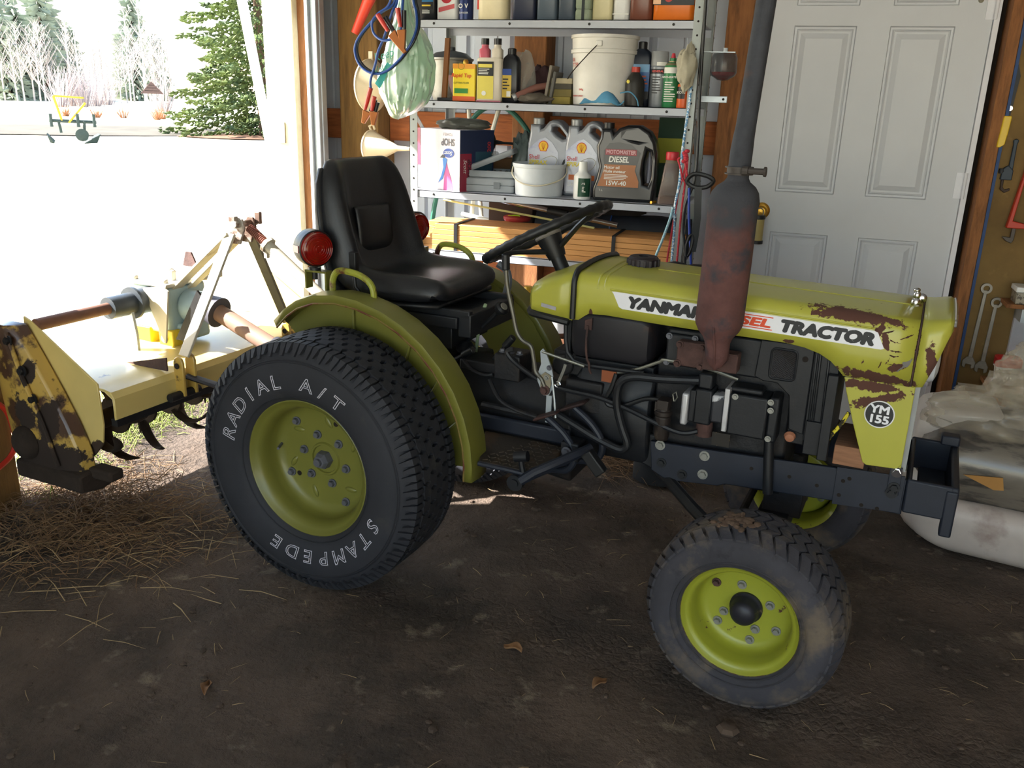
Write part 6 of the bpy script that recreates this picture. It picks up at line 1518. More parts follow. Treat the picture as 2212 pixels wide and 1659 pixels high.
# green plastic grocery bag hanging from the roof
bagL = [(-1.575, 2.06), (-1.585, 1.92), (-1.590, 1.865), (-1.608, 1.791), (-1.635, 1.716), (-1.659, 1.640), (-1.683, 1.582), (-1.684, 1.524), (-1.662, 1.474), (-1.631, 1.425), (-1.60, 1.415)]
bagR = [(-1.555, 2.06), (-1.545, 1.92), (-1.538, 1.865), (-1.517, 1.791), (-1.474, 1.736), (-1.448, 1.681), (-1.437, 1.625), (-1.443, 1.549), (-1.465, 1.491), (-1.505, 1.452), (-1.56, 1.43)]
NB = 40
def lerp_list(P, t):
    k = t * (len(P) - 1); a = min(int(k), len(P) - 2); f = k - a
    return tuple(P[a][q] * (1 - f) + P[a + 1][q] * f for q in range(2))
sL = [(p.x, p.y) for p in smooth_path([(a, b, 0) for a, b in bagL], 4)]; sR = [(p.x, p.y) for p in smooth_path([(a, b, 0) for a, b in bagR], 4)]
rings = []
for i in range(NB + 1):
    (xl, z), (xr, z2) = lerp_list(sL, i / NB), lerp_list(sR, i / NB)
    cx_, hw = (xl + xr) / 2, (xr - xl) / 2; row = []
    for j in range(96):
        a = 2 * math.pi * j / 96
        pl1 = abs(noise.noise((math.cos(a) * 3.2, math.sin(a) * 3.2, z * 1.6))); pl2 = abs(noise.noise((math.cos(a) * 9 + z * 2.5, math.sin(a) * 9, z * 3.5 + 4)))
        pl3 = abs(noise.noise((math.cos(a) * 5 - z * 11, math.sin(a) * 5, z * 14 + 9)))
        k = .97 + .16 * pl1 - .13 * pl2 * (1.2 if i < 14 else .8) - .16 * pl3 * (1 if i > 20 else .4)
        row.append(V(cx_ + hw * math.cos(a) * k, 3.42 + min(.085, hw * .75 + .01) * math.sin(a) * k, (z + z2) / 2 + (z2 - z) / 2 * math.cos(a) + .006 * noise.noise((a * 2, z * 20, 0)) * min(1, i / 20)))
    rings.append(row)
bag = thing('plastic_carrier_bag', 'pale green translucent plastic bag hanging full from the rafters', 'bag', (-1.56, 3.42, 1.42))
loc = lambda p, o: [tuple(V(q) - V(o)) for q in p]
M_BAG = mat('pale_green_film', 'a9c9b0', .28, var=.10, vs=8, trans=.35, coat=.3)
bo = MB().loft([loc(r, (-1.56, 3.42, 1.42)) for r in rings]).build('bag_body', M_BAG, bag, smooth=40)
MB().tube([(-.005, 0, .62), (0, 0, .95), (0, 0, 1.33)], .006, 8).build('hanging_cord', pmat('cord_white', 'b8b8a8'), bag)
lettering('Keep', .045, pmat('bag_ink', '3f8f7a', .5), bag, face_mx((-.055, -.094, .235), (.95, -.1, .25), (-.25, 0, 1)), shear=.2)
lettering('Value', .040, pmat('bag_ink', '3f8f7a', .5), bag, face_mx((-.06, -.098, .185), (.95, -.1, .3), (-.3, 0, 1)), shear=.2)
MB().prism([(-.10, .13), (-.045, .21), (-.03, .20), (-.06, .14), (-.08, .11)], lambda a, b, q: (a, -.083 - q, b), 0, .001).build('printed_leaf', pmat('bag_teal', '2f9a96', .5), bag)
# jumper cables
M_CABLE = pmat('cable_blue', '24468a', .35); M_CLB = pmat('cable_black', '1a1c20', .35)
jc = thing('jumper_cables', 'coiled blue and black jumper cables with red and copper clamps', 'cables', (-1.56, 3.37, 1.40))
O_ = (-1.56, 3.37, 1.40)
loop1 = [(-1.56, 3.37, 2.70), (-1.565, 3.365, 2.0), (-1.579, 3.360, 1.858), (-1.644, 3.360, 1.811), (-1.720, 3.355, 1.741), (-1.751, 3.35, 1.689), (-1.741, 3.34, 1.640), (-1.706, 3.33, 1.603), (-1.653, 3.325, 1.585), (-1.600, 3.32, 1.597), (-1.547, 3.315, 1.635), (-1.516, 3.31, 1.666), (-1.490, 3.315, 1.703), (-1.475, 3.33, 1.757), (-1.486, 3.35, 1.815), (-1.502, 3.360, 1.858), (-1.52, 3.37, 2.0)]
loop2 = [(-1.59, 3.36, 1.98), (-1.596, 3.352, 1.851), (-1.649, 3.35, 1.808), (-1.671, 3.345, 1.779), (-1.667, 3.34, 1.745), (-1.646, 3.33, 1.723), (-1.611, 3.32, 1.709), (-1.572, 3.315, 1.715), (-1.542, 3.315, 1.735), (-1.533, 3.32, 1.768), (-1.537, 3.335, 1.822), (-1.540, 3.350, 1.88), (-1.55, 3.36, 1.98)]
strand3 = [(-1.565, 3.37, 2.0), (-1.570, 3.36, 1.858), (-1.584, 3.345, 1.815), (-1.615, 3.335, 1.724), (-1.638, 3.325, 1.668), (-1.648, 3.32, 1.623), (-1.668, 3.315, 1.562), (-1.668, 3.315, 1.527)]
for P, dx, m in ((loop1, 0, M_CABLE), (loop1, .008, M_CLB), (loop2, 0, M_CABLE), (strand3, 0, M_CABLE)):
    MB().tube(smooth_path([V(p) - V(O_) + V(dx, dx * .6, dx * .5) for p in P], 5), .0052, 8).build('cable', m, jc, smooth=80)
M_CLR = pmat('clamp_red', 'c03a30', .35); M_COP = pmat('clamp_copper', 'a5663a', .35, metal=.6)
def clamp(h0, h1, g0, g1, j0, j1):
    y = 3.305
    q = lambda p: V(p[0], y, p[1]) - V(O_)
    MB().tube([q(h0), q(h0).lerp(q(h1), .5), q(h1)], [.012, .011, .008], 10, flat=.8).build('clamp_handle', M_CLR, jc)
    MB().tube([q(g0) + V(0, .012, 0), q(g1) + V(0, .012, 0)], [.010, .008], 10).build('clamp_handle', M_CLB, jc)
    d = (q(j1) - q(j0)); n = V(-d.z, 0, d.x).normalized()
    MB().loft([[q(j0) + n * .018 + V(0, a, 0) for a in (-.008, .008)] + [q(j0) - n * .018 + V(0, a, 0) for a in (.008, -.008)], [q(j1) + n * .007 + V(0, a, 0) for a in (-.006, .006)] + [q(j1) - n * .007 + V(0, a, 0) for a in (.006, -.006)]]).build('clamp_jaw', M_COP, jc, bevel=.002)
clamp((-1.627, 1.801), (-1.585, 1.742), (-1.601, 1.793), (-1.559, 1.731), (-1.568, 1.735), (-1.512, 1.664))
clamp((-1.543, 1.824), (-1.532, 1.757), (-1.522, 1.817), (-1.522, 1.746), (-1.527, 1.747), (-1.521, 1.669))
clamp((-1.663, 1.531), (-1.690, 1.449), (-1.650, 1.489), (-1.672, 1.442), (-1.680, 1.442), (-1.700, 1.396))
clamp((-1.648, 1.500), (-1.660, 1.445), (-1.640, 1.478), (-1.651, 1.443), (-1.650, 1.442), (-1.655, 1.390))
# funnels on the corner post
M_FUN = pmat('funnel_cream', 'c9b999', .45, c2='a89468', cut=(.6, .8), ms=9)
def funnel(label, c, ax, r, l, sl, m, y=None, sr=.014):
    t = thing('funnel', label, 'funnel', c)
    MB().lathe([(r + .004, -.004), (r + .004, .003), (r, .004), (r * .96, .012), (sr, l), (sr * .6, l + sl), (sr * .45, l + sl), (sr * .85, l), (r * .93, .012), (r * .97, -.004)], (0, 0, 0), ax, 40).build('cone', m, t, smooth=50)
    return t
t = funnel('wide cream plastic funnel hung on the corner post behind the bag', (-2.05, 4.08, 1.548), (.975, -.22, 0), .122, .10, .04, M_FUN)
MB().b2((-.012, -.004, .118), (.012, .004, .16)).build('hanging_tab', M_FUN, t, bevel=.003)
t = funnel('cream funnel with long spout hanging above the tractor seat', (-2.06, 4.09, 1.258), (.985, -.16, .01), .080, .155, .075, M_FUN)
MB().tube([(0, 0, .08), (-.01, .0, .10), (.01, 0, .11), (.02, 0, .085)], .006, 6).build('hanging_tab', M_FUN, t)
t = funnel('orange red plastic funnel on the corner post at the top', (-2.02, 4.1, 2.02), (-.45, -.05, -.89), .06, .06, .20, pmat('funnel_orange', 'd0402a', .4), sr=.03)
# ropes, cables and straps on the right shelf post
def cord(name, label, pts, r, m, cat='rope', n=6):
    o = MB().tube(smooth_path(pts, 5), r, 8).build(name, m, None, smooth=80); return tag(o, label, cat)
M_RRED = mat('red_cord', 'b02a38', .7, c2='d8707a', cut=(.6, .64), ms=140); M_RBLU = mat('blue_white_cord', '5f8fb8', .7, c2='d8e2ea', cut=(.5, .54), ms=120); M_RLB = mat('pale_blue_cord', '7fa8b8', .7, c2='c8d8d8', cut=(.55, .6), ms=120)
t = thing('red_rope', 'knotted red cord hanging in two strands from the right shelf post', 'rope', (-.44, 3.625, .90))
O_ = V(-.44, 3.625, .90)
for P in ([(-.443, 3.635, 1.320), (-.438, 3.625, 1.285), (-.458, 3.625, 1.173), (-.465, 3.62, 1.089), (-.480, 3.62, .902), (-.485, 3.62, .80)], [(-.443, 3.635, 1.320), (-.434, 3.625, 1.285), (-.437, 3.625, 1.183), (-.440, 3.62, 1.086), (-.440, 3.62, .901), (-.44, 3.62, .78)], [(-.463, 3.622, 1.303), (-.471, 3.622, 1.295), (-.460, 3.62, 1.268), (-.449, 3.62, 1.229), (-.435, 3.62, 1.210), (-.429, 3.62, 1.230), (-.442, 3.62, 1.285)]):
    MB().tube(smooth_path([V(p) - O_ for p in P], 5), .0042, 8).build('strand', M_RRED, t)
kn = MB()
for k in range(6): kn.sphere(V(-.443 + random.uniform(-.008, .008), 3.622, 1.29 + k * .008) - O_, (.011, .009, .008), 8, 6)
kn.build('knot', M_RRED, t)
cord('blue_rope', 'blue and white braided cord hanging down the right shelf post', [(-.447, 3.635, 1.60), (-.447, 3.63, 1.514), (-.455, 3.628, 1.385), (-.458, 3.625, 1.307), (-.458, 3.62, 1.197), (-.468, 3.62, 1.109), (-.462, 3.62, 1.008), (-.462, 3.62, .900), (-.46, 3.62, .78)], .0055, M_RBLU)
cord('pale_blue_rope', 'pale blue cord slanting away to the left below the shelf', [(-.475, 3.615, 1.109), (-.480, 3.61, 1.068), (-.503, 3.61, .984), (-.530, 3.61, .898), (-.56, 3.61, .80)], .0055, M_RLB)
cord('black_cable', 'black power cable running down the right shelf post', [(-.420, 3.62, 1.95), (-.410, 3.62, 1.574), (-.405, 3.62, 1.463), (-.400, 3.62, 1.387), (-.396, 3.61, 1.263), (-.402, 3.605, 1.200), (-.425, 3.61, 1.119), (-.427, 3.61, 1.030), (-.411, 3.61, .941), (-.40, 3.61, .80)], .006, M_CLB, 'cable')
cord('dark_blue_rope', 'dark blue cord hanging behind the black strap', [(-.415, 3.60, 1.19), (-.405, 3.60, 1.072), (-.388, 3.60, .951), (-.376, 3.60, .85)], .005, pmat('cord_navy', '1c3a9a'))
t = thing('ratchet_strap', 'black ratchet strap with looped handle hanging by the door side', 'strap', (-.37, 3.585, .92))
MB().tube(smooth_path([V(*p) - V(-.37, 3.585, .92) for p in ((-.424, 3.585, 1.217), (-.399, 3.58, 1.246), (-.347, 3.58, 1.241), (-.322, 3.585, 1.223), (-.347, 3.59, 1.198), (-.394, 3.59, 1.195))], 5, True), .009, 8, cyc=True).build('handle_loop', M_PLAST, t)
MB().loft([[V(x + a, 0, z) + V(0, b, 0) for a, b in ((-.014, -.004), (.014, -.004), (.014, .004), (-.014, .004))] for x, z in ((-.008, .275), (0, .16), (-.003, .08), (-.008, .02))]).build('webbing', M_PLAST, t)
MB().tube(smooth_path([(-.008, 0, .075), (-.016, 0, .02), (-.03, 0, .0), (-.034, 0, .04), (-.022, 0, .085)], 5, True), .006, 8, cyc=True).build('hook', M_BLK, t)
o = crumple('hanging_rag', None, None, (0, 0, 0), (.035, .025, .075), mat('stained_rag', 'a09a88', .95, var=.15, vs=20), 71, amp=.4, flat=False); o.location = (-.468, 3.618, 1.645); tag(o, 'stained beige rag hanging on the right shelf post', 'rag')
t = thing('glass_sediment_bowl', 'clear cup with red liquid bracketed beside the right shelf post', 'cup', (-.34, 3.75, 1.60))
MB().lathe([(0, 0), (.02, .002), (.046, .018), (.052, .03), (.050, .085), (.044, .10), (0, .102)], n=26).build('cup', mat('smoky_plastic', '4a4a4c', .2, alpha=.6), t); MB().lathe([(0, .003), (.02, .005), (.043, .02), (.046, .032), (0, .034)], n=24).build('red_liquid', pmat('red_fluid', 'a01224', .15), t)
MB().b2((-.09, -.01, .104), (.04, .02, .108)).cyl((.0, 0, .108), (.0, 0, .122), .010, n=8).build('bracket', M_GALV, t); MB().b2((-.088, -.002, -.06), (-.084, .01, .106)).build('bracket_leg', M_GALV, t)
t = thing('slotted_bracket', 'galvanised slotted bar bracket beside the right shelf post', 'bracket', (-.36, 3.76, 1.53))
MB().b2((-.062, -.004, -.014), (.045, .004, .012)).build('bar', M_GALV, t, bevel=.002); MB().lathe([(0, .001), (.005, .001), (.005, 0)], (.03, -.004, 0), (0, -1, 0), 10).build('hole', M_DARKGAP, t); MB().b2((-.066, -.004, -.05), (-.058, .02, .05)).build('end_plate', M_GALV, t)
# black padded seat bag standing behind the tractor hood
t = thing('padded_bag', 'black quilted bag standing on the floor behind the tractor hood', 'bag', (-.42, 3.42, 0))
rings = []
for i in range(15):
    z = .86 * i / 14; k = 1 - .25 * (i / 14) ** 4
    rings.append([V(.10 * k * math.cos(2 * math.pi * j / 24) * (1 + .05 * math.sin(j * 2)), .08 * k * math.sin(2 * math.pi * j / 24), z) for j in range(24)])
rings += [[V(.085 * s * math.cos(2 * math.pi * j / 24), .06 * s * math.sin(2 * math.pi * j / 24), z) for j in range(24)] for s, z in ((.8, .895), (.5, .915), (.15, .922))]
MB().loft(rings).build('bag_body', mat('black_quilt', '1a1a1d', .8, bump=.4, bs=50), t, smooth=60)
for a in (-.06, -.02, .02, .06): MB().tube([(a, -.083, .3), (a, -.08, .75), (a * .8, -.06, .89)], .004, 6).build('quilt_seam', M_PLAST, t)
MB().tube(smooth_path([(.05, -.03, .90), (.12, -.02, .90), (.16, -.02, .86), (.16, .0, .70)], 5), .02, 8).build('shoulder_strap', MATS['black_quilt'], t)
# brown boards and pails low behind the seat
for k, (z, y, c, lab) in enumerate(((.42, 3.74, '5a3a26', 'dark brown weathered plank on the lowest shelf in front'), (.447, 3.76, '6a442c', 'brown weathered plank lying on another plank low behind the seat'), (.474, 3.78, '4e3222', 'topmost brown weathered plank low behind the tractor seat'))):
    o = MB().b2((-.45, -.06, 0), (.45, .06, .025)).build('old_plank', mat('oldplank' + c, c, .85, var=.25, stretch=(1, 9, 9)), None, bevel=.002); o.location = (-1.10 + .02 * k, y + .04, z); tag(o, lab, 'plank', 'old planks')
t = thing('yellow_jug', 'yellow plastic jug on the lowest shelf behind the steering lever', 'jug', (-1.13, 3.80, .499))
mb = MB(); rbox(mb, [(0, .07, .05, .02), (.01, .075, .055, .02), (.12, .075, .055, .02), (.15, .04, .035, .02), (.17, .018, .018, .017), (.19, .018, .018, .017)]); mb.build('body', pmat('jug_yellow', 'c9a22a', .4), t, smooth=50)
t = thing('small_pail', 'small white pail on the lowest shelf behind the hand lever', 'pail', (-.98, 3.80, .499))
MB().lathe([(0, 0), (.07, 0), (.085, .19), (.09, .192), (.09, .2), (.08, .2), (.066, .01), (0, .008)], n=28).build('body', M_WHITEP, t)

# ---- tools on the plywood board ---------------------------------------------------------------------
WP = 4.2135
t = thing('hand_saw', 'folding pruning saw with yellow handle hung on the plywood', 'saw', (.78, WP, 1.375))
MB().prism([(-.015, .13), (.012, .125), (.022, .28), (.008, .325), (-.004, .30)], lambda a, b, q: (a, -.004 - q, b), 0, .003).build('blade', M_BLK, t)
MB().loft([[V(x + a, b, z) for a, b in ((-w, -.002), (-w * .8, -.022), (w * .8, -.022), (w, -.002))] for x, z, w in ((-.012, 0, .008), (-.004, .012, .017), (.0, .06, .018), (.003, .118, .018), (.003, .125, .015))]).build('handle', pmat('saw_yellow', 'd8b428', .4), t, bevel=.003)
bolt_mb((.006, -.008, .155), (0, -1, 0), .007, .004).build('blade_screw', M_CHROME, t)
t = thing('pipe_wrench', 'blue black pipe wrench hanging below the yellow handled saw', 'wrench', (.82, WP, 1.19))
MB().prism([(.002, .09), (.02, .09), (.018, .20), (.022, .215), (.012, .222), (.0, .215), (.004, .20)], lambda a, b, q: (a, -.004 - q, b), 0, .014).build('handle', pmat('wrench_blue', '1f2e3c', .5), t, bevel=.003)
MB().prism([(-.022, .055), (.022, .055), (.022, .095), (.0, .115), (-.018, .10)], lambda a, b, q: (a, -.002 - q, b), 0, .02).build('head', pmat('wrench_blue', '1f2e3c', .5), t, bevel=.003)
MB().prism([(-.016, .055), (-.006, .055), (-.006, .025), (.004, .015), (.022, .022), (.022, .012), (.004, .002), (-.014, .015)], lambda a, b, q: (a, -.006 - q, b), 0, .014).build('jaw', mat('brown_jaw', '3a2c26', .6, .4), t, bevel=.002)
MB().lathe([(.010, -.01), (.012, 0), (.010, .01)], (-.02, -.012, .09), (0, 0, 1), 12).build('adjuster', M_BLK, t)
t = thing('red_tool', 'red metal tool frame hanging on the plywood at right edge', 'tool', (.875, WP, 1.05))
MB().prism([(-.02, .0), (.05, .0), (.05, .02), (.0, .03), (.02, .26), (.05, .27), (.05, .29), (.015, .29)], lambda a, b, q: (a, -.004 - q, b), 0, .035).build('frame', pmat('tool_red', 'b0301c', .45), t, bevel=.003)
MB().prism([(-.012, -.055), (.012, -.065), (.02, -.05), (.02, 0), (.005, 0), (.005, -.04), (-.028, -.038)], lambda a, b, q: (a, -.012 - q, b), 0, .012).build('hook', mat('grey_hook', '4a4440', .5, .5), t, bevel=.002)
def spanner(label, x, z0, z1, tilt):
    t = thing('combination_wrench', label, 'wrench', (x, WP, z0), 0, 'wrenches on the plywood')
    l = z1 - z0; m = mat('dull_wrench_steel', '8d8880', .45, .6, var=.2, vs=20, c2='4a3a30', cut=(.6, .7), ms=20)
    sh = lambda a, b: (a + tilt * (b / l), b)
    MB().prism([sh(-.009, .035), sh(.009, .035), sh(.007, l - .02), sh(-.007, l - .02)], lambda a, b, q: (a, -.004 - q, b), 0, .008).build('shank', m, t, bevel=.002)
    MB().lathe([(.013, .003), (.023, .003), (.023, .013), (.013, .013), (.013, .003)], (tilt, 0, l - .012), (0, -1, 0), 24).build('ring_end', m, t, smooth=40)
    MB().prism([(-.012, .04), (-.028, .02), (-.026, -.005), (-.014, -.012), (-.012, .008), (.010, .004), (.012, -.014), (.024, -.008), (.026, .016), (.012, .04)], lambda a, b, q: (a, -.003 - q, b), 0, .011).build('jaw_end', m, t, bevel=.002)
spanner('longer of two combination wrenches on the plywood, nearer the door', .820, .432, .795, .012)
spanner('shorter combination wrench on the plywood beside the longer one', .874, .417, .737, .008)
# little shelf, tubs, trays
t = thing('wall_ledge', 'small wooden ledge shelf screwed to the plywood board', 'shelf', (1.02, 4.14, .73))
MB().b2((-.125, -.07, 0), (.3, .074, .018)).build('board', M_STUD, t, bevel=.002); MB().b2((-.06, -.05, -.06), (-.045, .074, 0)).build('bracket', M_GALV, t)
t = thing('screw_tray', 'clear lidded tray of screws on the little ledge', 'tray', (1.0, 4.13, .748)); MB().b2((-.075, -.05, 0), (.09, .05, .05)).build('tray', mat('cloudy_tray', '8d8678', .4, c2='4a4238', cut=(.5, .55), ms=50), t, bevel=.004); MB().b2((-.08, -.055, .05), (.095, .055, .072)).build('lid', M_WHITEP, t, bevel=.004); crumple('screw_heap', None, None, (0.02, 0, .072), (.05, .035, .02), mat('mixed_screws', '6d675c', .4, .6, c2='2f2b26', cut=(.5, .54), ms=90), 91, parent=t)
t = thing('lower_ledge', 'low wooden ledge shelf below the wrenches', 'shelf', (1.10, 4.12, .37)); MB().b2((-.22, -.09, 0), (.4, .094, .02)).build('board', M_STUD, t, bevel=.002); MB().b2((-.15, -.06, -.30), (-.12, .094, 0)).build('bracket', M_STUD, t)
t = thing('red_lid_tub', 'small white tub with red lid beside the wrenches', 'tub', (.955, 4.12, .39)); mb = MB(); rbox(mb, [(0, .038, .03, .01), (.07, .045, .036, .012), (.072, .049, .04, .012), (.08, .049, .04, .012)]); mb.build('body', M_WHITEP, t, smooth=40); mb = MB(); rbox(mb, [(.08, .05, .041, .012), (.115, .05, .041, .012), (.12, .044, .035, .012)]); mb.build('lid', pmat('lid_red2', 'b02024', .4), t, smooth=40)
wb = MB().b2((.96, 4.19, .40), (1.5, 4.213, .72)).build('white_board', pmat('board_white', 'a9aab2', .5)); tag(wb, 'pale grey panel leaning behind the red lidded tub', 'panel')
# canister hanging at the door knob
t = thing('hanging_canister', 'cream cylinder with dark end caps hanging from the door knob', 'canister', (-.160, 4.20, .905)); MB().lathe([(.030, .012), (.030, .118)], n=26).build('tube', pmat('tube_cream', 'a3925c', .5), t); MB().lathe([(0, 0), (.033, 0), (.033, .014), (.030, .016)], n=26).build('end_cap', M_PLAST, t); MB().lathe([(.030, .112), (.033, .114), (.033, .128), (.028, .13), (0, .13)], n=26).build('end_cap', M_PLAST, t); MB().tube(smooth_path([(-.02, 0, .128), (-.015, .01, .15), (.005, .025, .158), (.02, .01, .15), (.02, 0, .128)], 4), .0025, 6).build('hanger', M_STEEL, t)

# ---- bagged material in front of the plywood -----------------------------------------------------------
def sack(name, label, c, h, m, seed, rz=0., parent=None, amp=.10):
    o = thing(name, label, 'sack', c, rz)
    mb = MB(); rings = []
    for i in range(15):
        t = i / 14; s = math.sin(math.pi * (.06 + .88 * t)) ** .32; z = h[2] * (1 - math.cos(math.pi * t)) / 2
        row = []
        for x, y in rrect(h[0] * s, h[1] * s, min(h[0], h[1]) * .45, n=9):
            k = 1 + amp * noise.noise((x * 5 + seed, y * 5, z * 6)) + amp * .5 * noise.noise((x * 14, y * 14 + seed, z * 11))
            row.append(V(x * k, y * k, z + (.025 * noise.noise((x * 6, y * 6, seed)) * t)))
        rings.append(row)
    mb.loft(rings).build('bag', m, o, smooth=70)
    return o
M_SAL = mat('white_sack', 'b5aaa2', .5, var=.12, vs=5, c2='7d625a', cut=(.52, .70), ms=3.5)
M_CLS = mat('clear_printed_sack', '6a6258', .3, var=.2, vs=4, c2='3f3a36', cut=(.5, .6), ms=5., stretch=(1, 1, 5), coat=.4)
s1 = sack('white_sack', 'stained white plastic sack lying at the bottom of the pile', (1.02, 3.30, 0), (.50, .26, .20), M_SAL, 2, R(-12))
s2 = sack('soil_sack', 'dark clear printed sack in the middle of the pile by the bumper', (1.06, 3.36, .175), (.50, .26, .26), M_CLS, 7, R(-10))
MB().prism([(-.40, .03), (-.28, .045), (-.27, .0), (-.30, -.005)], lambda a, b, q: (a + .05, -.262 - q, b + .10), 0, .003).build('orange_patch', pmat('patch_or', 'a8783a', .6), s2)
s4 = sack('white_liner_sack', 'white bag slumped against the dark sack behind the bumper', (.70, 3.55, 0), (.17, .20, .46), mat('white_film_bag', 'c2bcb6', .4, var=.08, vs=5), 13, 0., amp=.16)
M_FILM = mat('clear_crinkled_film', 'cbbfa8', .12, var=.2, vs=9, alpha=.30, coat=.6, c2='8a7c66', cut=(.55, .7), ms=6.)
s3 = thing('crumpled_plastic_sack', 'crumpled clear plastic sack with dark print on top of the pile', 'sack', (.93, 3.36, .40))
def film(c, r, seed, nm):
    random.seed(seed); rings = []
    for i in range(37):
        th = math.pi * (.02 + .96 * i / 36); row = []
        for j in range(72):
            ph = 2 * math.pi * j / 72
            d = V(math.sin(th) * math.cos(ph), math.sin(th) * math.sin(ph), -math.cos(th))
            k = 1.08 + .32 * noise.noise(d * 1.5 + V(seed, 0, 0)) - .50 * abs(noise.noise(d * 2.3 + V(0, seed, 0))) + .16 * abs(noise.noise(d * 4.6 + V(0, 0, seed)))
            row.append(V(c) + V(d.x * r[0], d.y * r[1], d.z * r[2]) * k)
        rings.append(row)
    return MB().loft(rings).build(nm, M_FILM, s3, smooth=75)
film((.02, 0, .09), (.36, .20, .13), 4, 'film'); film((-.08, .02, .22), (.10, .09, .11), 6, 'film_fold'); film((.16, .05, .20), (.12, .09, .10), 9, 'film_fold'); film((.28, -.12, .10), (.13, .11, .12), 12, 'film_fold')
pl_ = MB()
for r in range(7):
    x = -.10 + r * .030
    for q in range(7):
        if random.random() < .85:
            z = .055 + q * .022 + .02 * math.sin(r)
            pl_.box((x, -.236 - .012 * math.sin(q * .6), z), (.016, .002, .008), None)
po_ = pl_.build('printed_text', pmat('film_ink', '3d3a38', .6), s3); po_['kind'] = 'stuff'

# ---- red hose end on the near jamb ---------------------------------------------------------------------
o = MB().tube(smooth_path([(-2.652, 2.20, .46), (-2.645, 2.278, .387), (-2.640, 2.299, .308), (-2.640, 2.301, .243), (-2.645, 2.275, .197), (-2.650, 2.22, .17)], 5), .010, 8).build('red_cable_loop', pmat('loop_red', 'b83024', .4)); tag(o, 'red cable loop hooked on the near doorway post', 'cable')
# ================================================================== outside
def bearing(a, d):
    return (-math.sin(R(a)) * d, math.cos(R(a)) * d)
# big spruce by the yard ------------------------------------------------------------------------------
random.seed(77)
M_NEED = mat('spruce_needles', '55632f', .8, var=.4, vs=2.5, c2='33442a', cut=(.45, .65), ms=1.2)
M_BARK = mat('bark', '5a4838', .9, var=.2)
def spruce(name, label, x, y, h, r0, n_wh, mneed, detail, group=None, droop=.28):
    z0 = yard_z(x, y) - .05
    t = thing(name, label, 'tree', (x, y, z0), 0, group)
    MB().cyl((0, 0, 0), (0, 0, h * .96), .016 * h, .02, n=8).build('trunk', M_BARK, t)
    mb = MB()
    nb = int(h * (26 if detail > 3 else 9))
    for b in range(nb):
        z = .12 + (h * .97) * (b / nb) ** 1.12
        f = max(.02, 1 - z / h)
        a = b * 2.399 + random.uniform(-.4, .4)
        L = r0 * f ** .85 * random.uniform(.70, 1.12) + .1
        steps = max(3, int(L * detail))
        for k in range(steps):
            s = (k + .6) / steps
            if s < .15: continue
            px = L * s
            pz = z + .14 * L * s - droop * L * s * s + (.12 * L * max(0, s - .75) * 3)
            wid = (.34 * (1 - s) + .08) * L * .5
            for q in range(4):
                off = random.uniform(-1, 1) * wid
                c = V(px * math.cos(a) - off * math.sin(a), px * math.sin(a) + off * math.cos(a), pz + random.uniform(-.10, .04) * L * .4)
                sz = random.uniform(.6, 1.25) * (1.6 / detail)
                d = V(math.cos(a + off * .6), math.sin(a + off * .6), random.uniform(-.7, .12)).normalized()
                n1 = V(-d.y, d.x, random.uniform(-.8, .8)).normalized()
                tip = c + d * sz
                mb.add([c - n1 * sz * .26, tip, c + n1 * sz * .26, c - V(0, 0, sz * .42) + d * sz * .3], [(0, 1, 2), (0, 3, 1), (2, 1, 3)])
    fo = mb.build('foliage', mneed, t, smooth=0)
    fo['kind'] = 'stuff'
    return t
bx, by = bearing(33.2, 31.5)
spruce('spruce_tree', 'large green spruce with drooping boughs beside the doorway', bx, by, 11.5, 3.1, 9, M_NEED, 8.5)
# litter of needles below it
lm = MB(); lm.grid(lambda u, v: (bx + 2.9 * u * math.cos(2 * math.pi * v), by + 2.9 * u * math.sin(2 * math.pi * v), yard_z(bx + 2.9 * u * math.cos(2 * math.pi * v), by + 2.9 * u * math.sin(2 * math.pi * v)) + .03 + .05 * (1 - u)), 5, 24)
struct(lm.build('needle_litter', mat('needle_litter', '6a4a34', .95, var=.3, vs=3), smooth=180))
# far tree line -----------------------------------------------------------------------------------------
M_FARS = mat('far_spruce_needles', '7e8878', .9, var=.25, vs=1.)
random.seed(5)
ORD = ('leftmost', 'second from the left', 'third from the left', 'fourth from the left', 'fifth from the left', 'sixth from the left', 'seventh from the left', 'third from the right', 'second from the right', 'rightmost')
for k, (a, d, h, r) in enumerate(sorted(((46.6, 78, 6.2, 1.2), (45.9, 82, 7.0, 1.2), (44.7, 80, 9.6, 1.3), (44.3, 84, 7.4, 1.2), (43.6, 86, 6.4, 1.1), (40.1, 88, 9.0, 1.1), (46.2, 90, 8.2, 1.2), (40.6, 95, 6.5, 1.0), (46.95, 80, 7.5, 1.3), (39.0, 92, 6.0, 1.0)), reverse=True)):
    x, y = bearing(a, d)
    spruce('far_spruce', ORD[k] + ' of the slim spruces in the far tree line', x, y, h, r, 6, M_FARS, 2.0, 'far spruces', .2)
M_ASP = mat('pale_aspen_bark', 'b5aaa4', .8, var=.1); M_ASP2 = mat('pinkish_twigs', '9c9090', .85, var=.15)
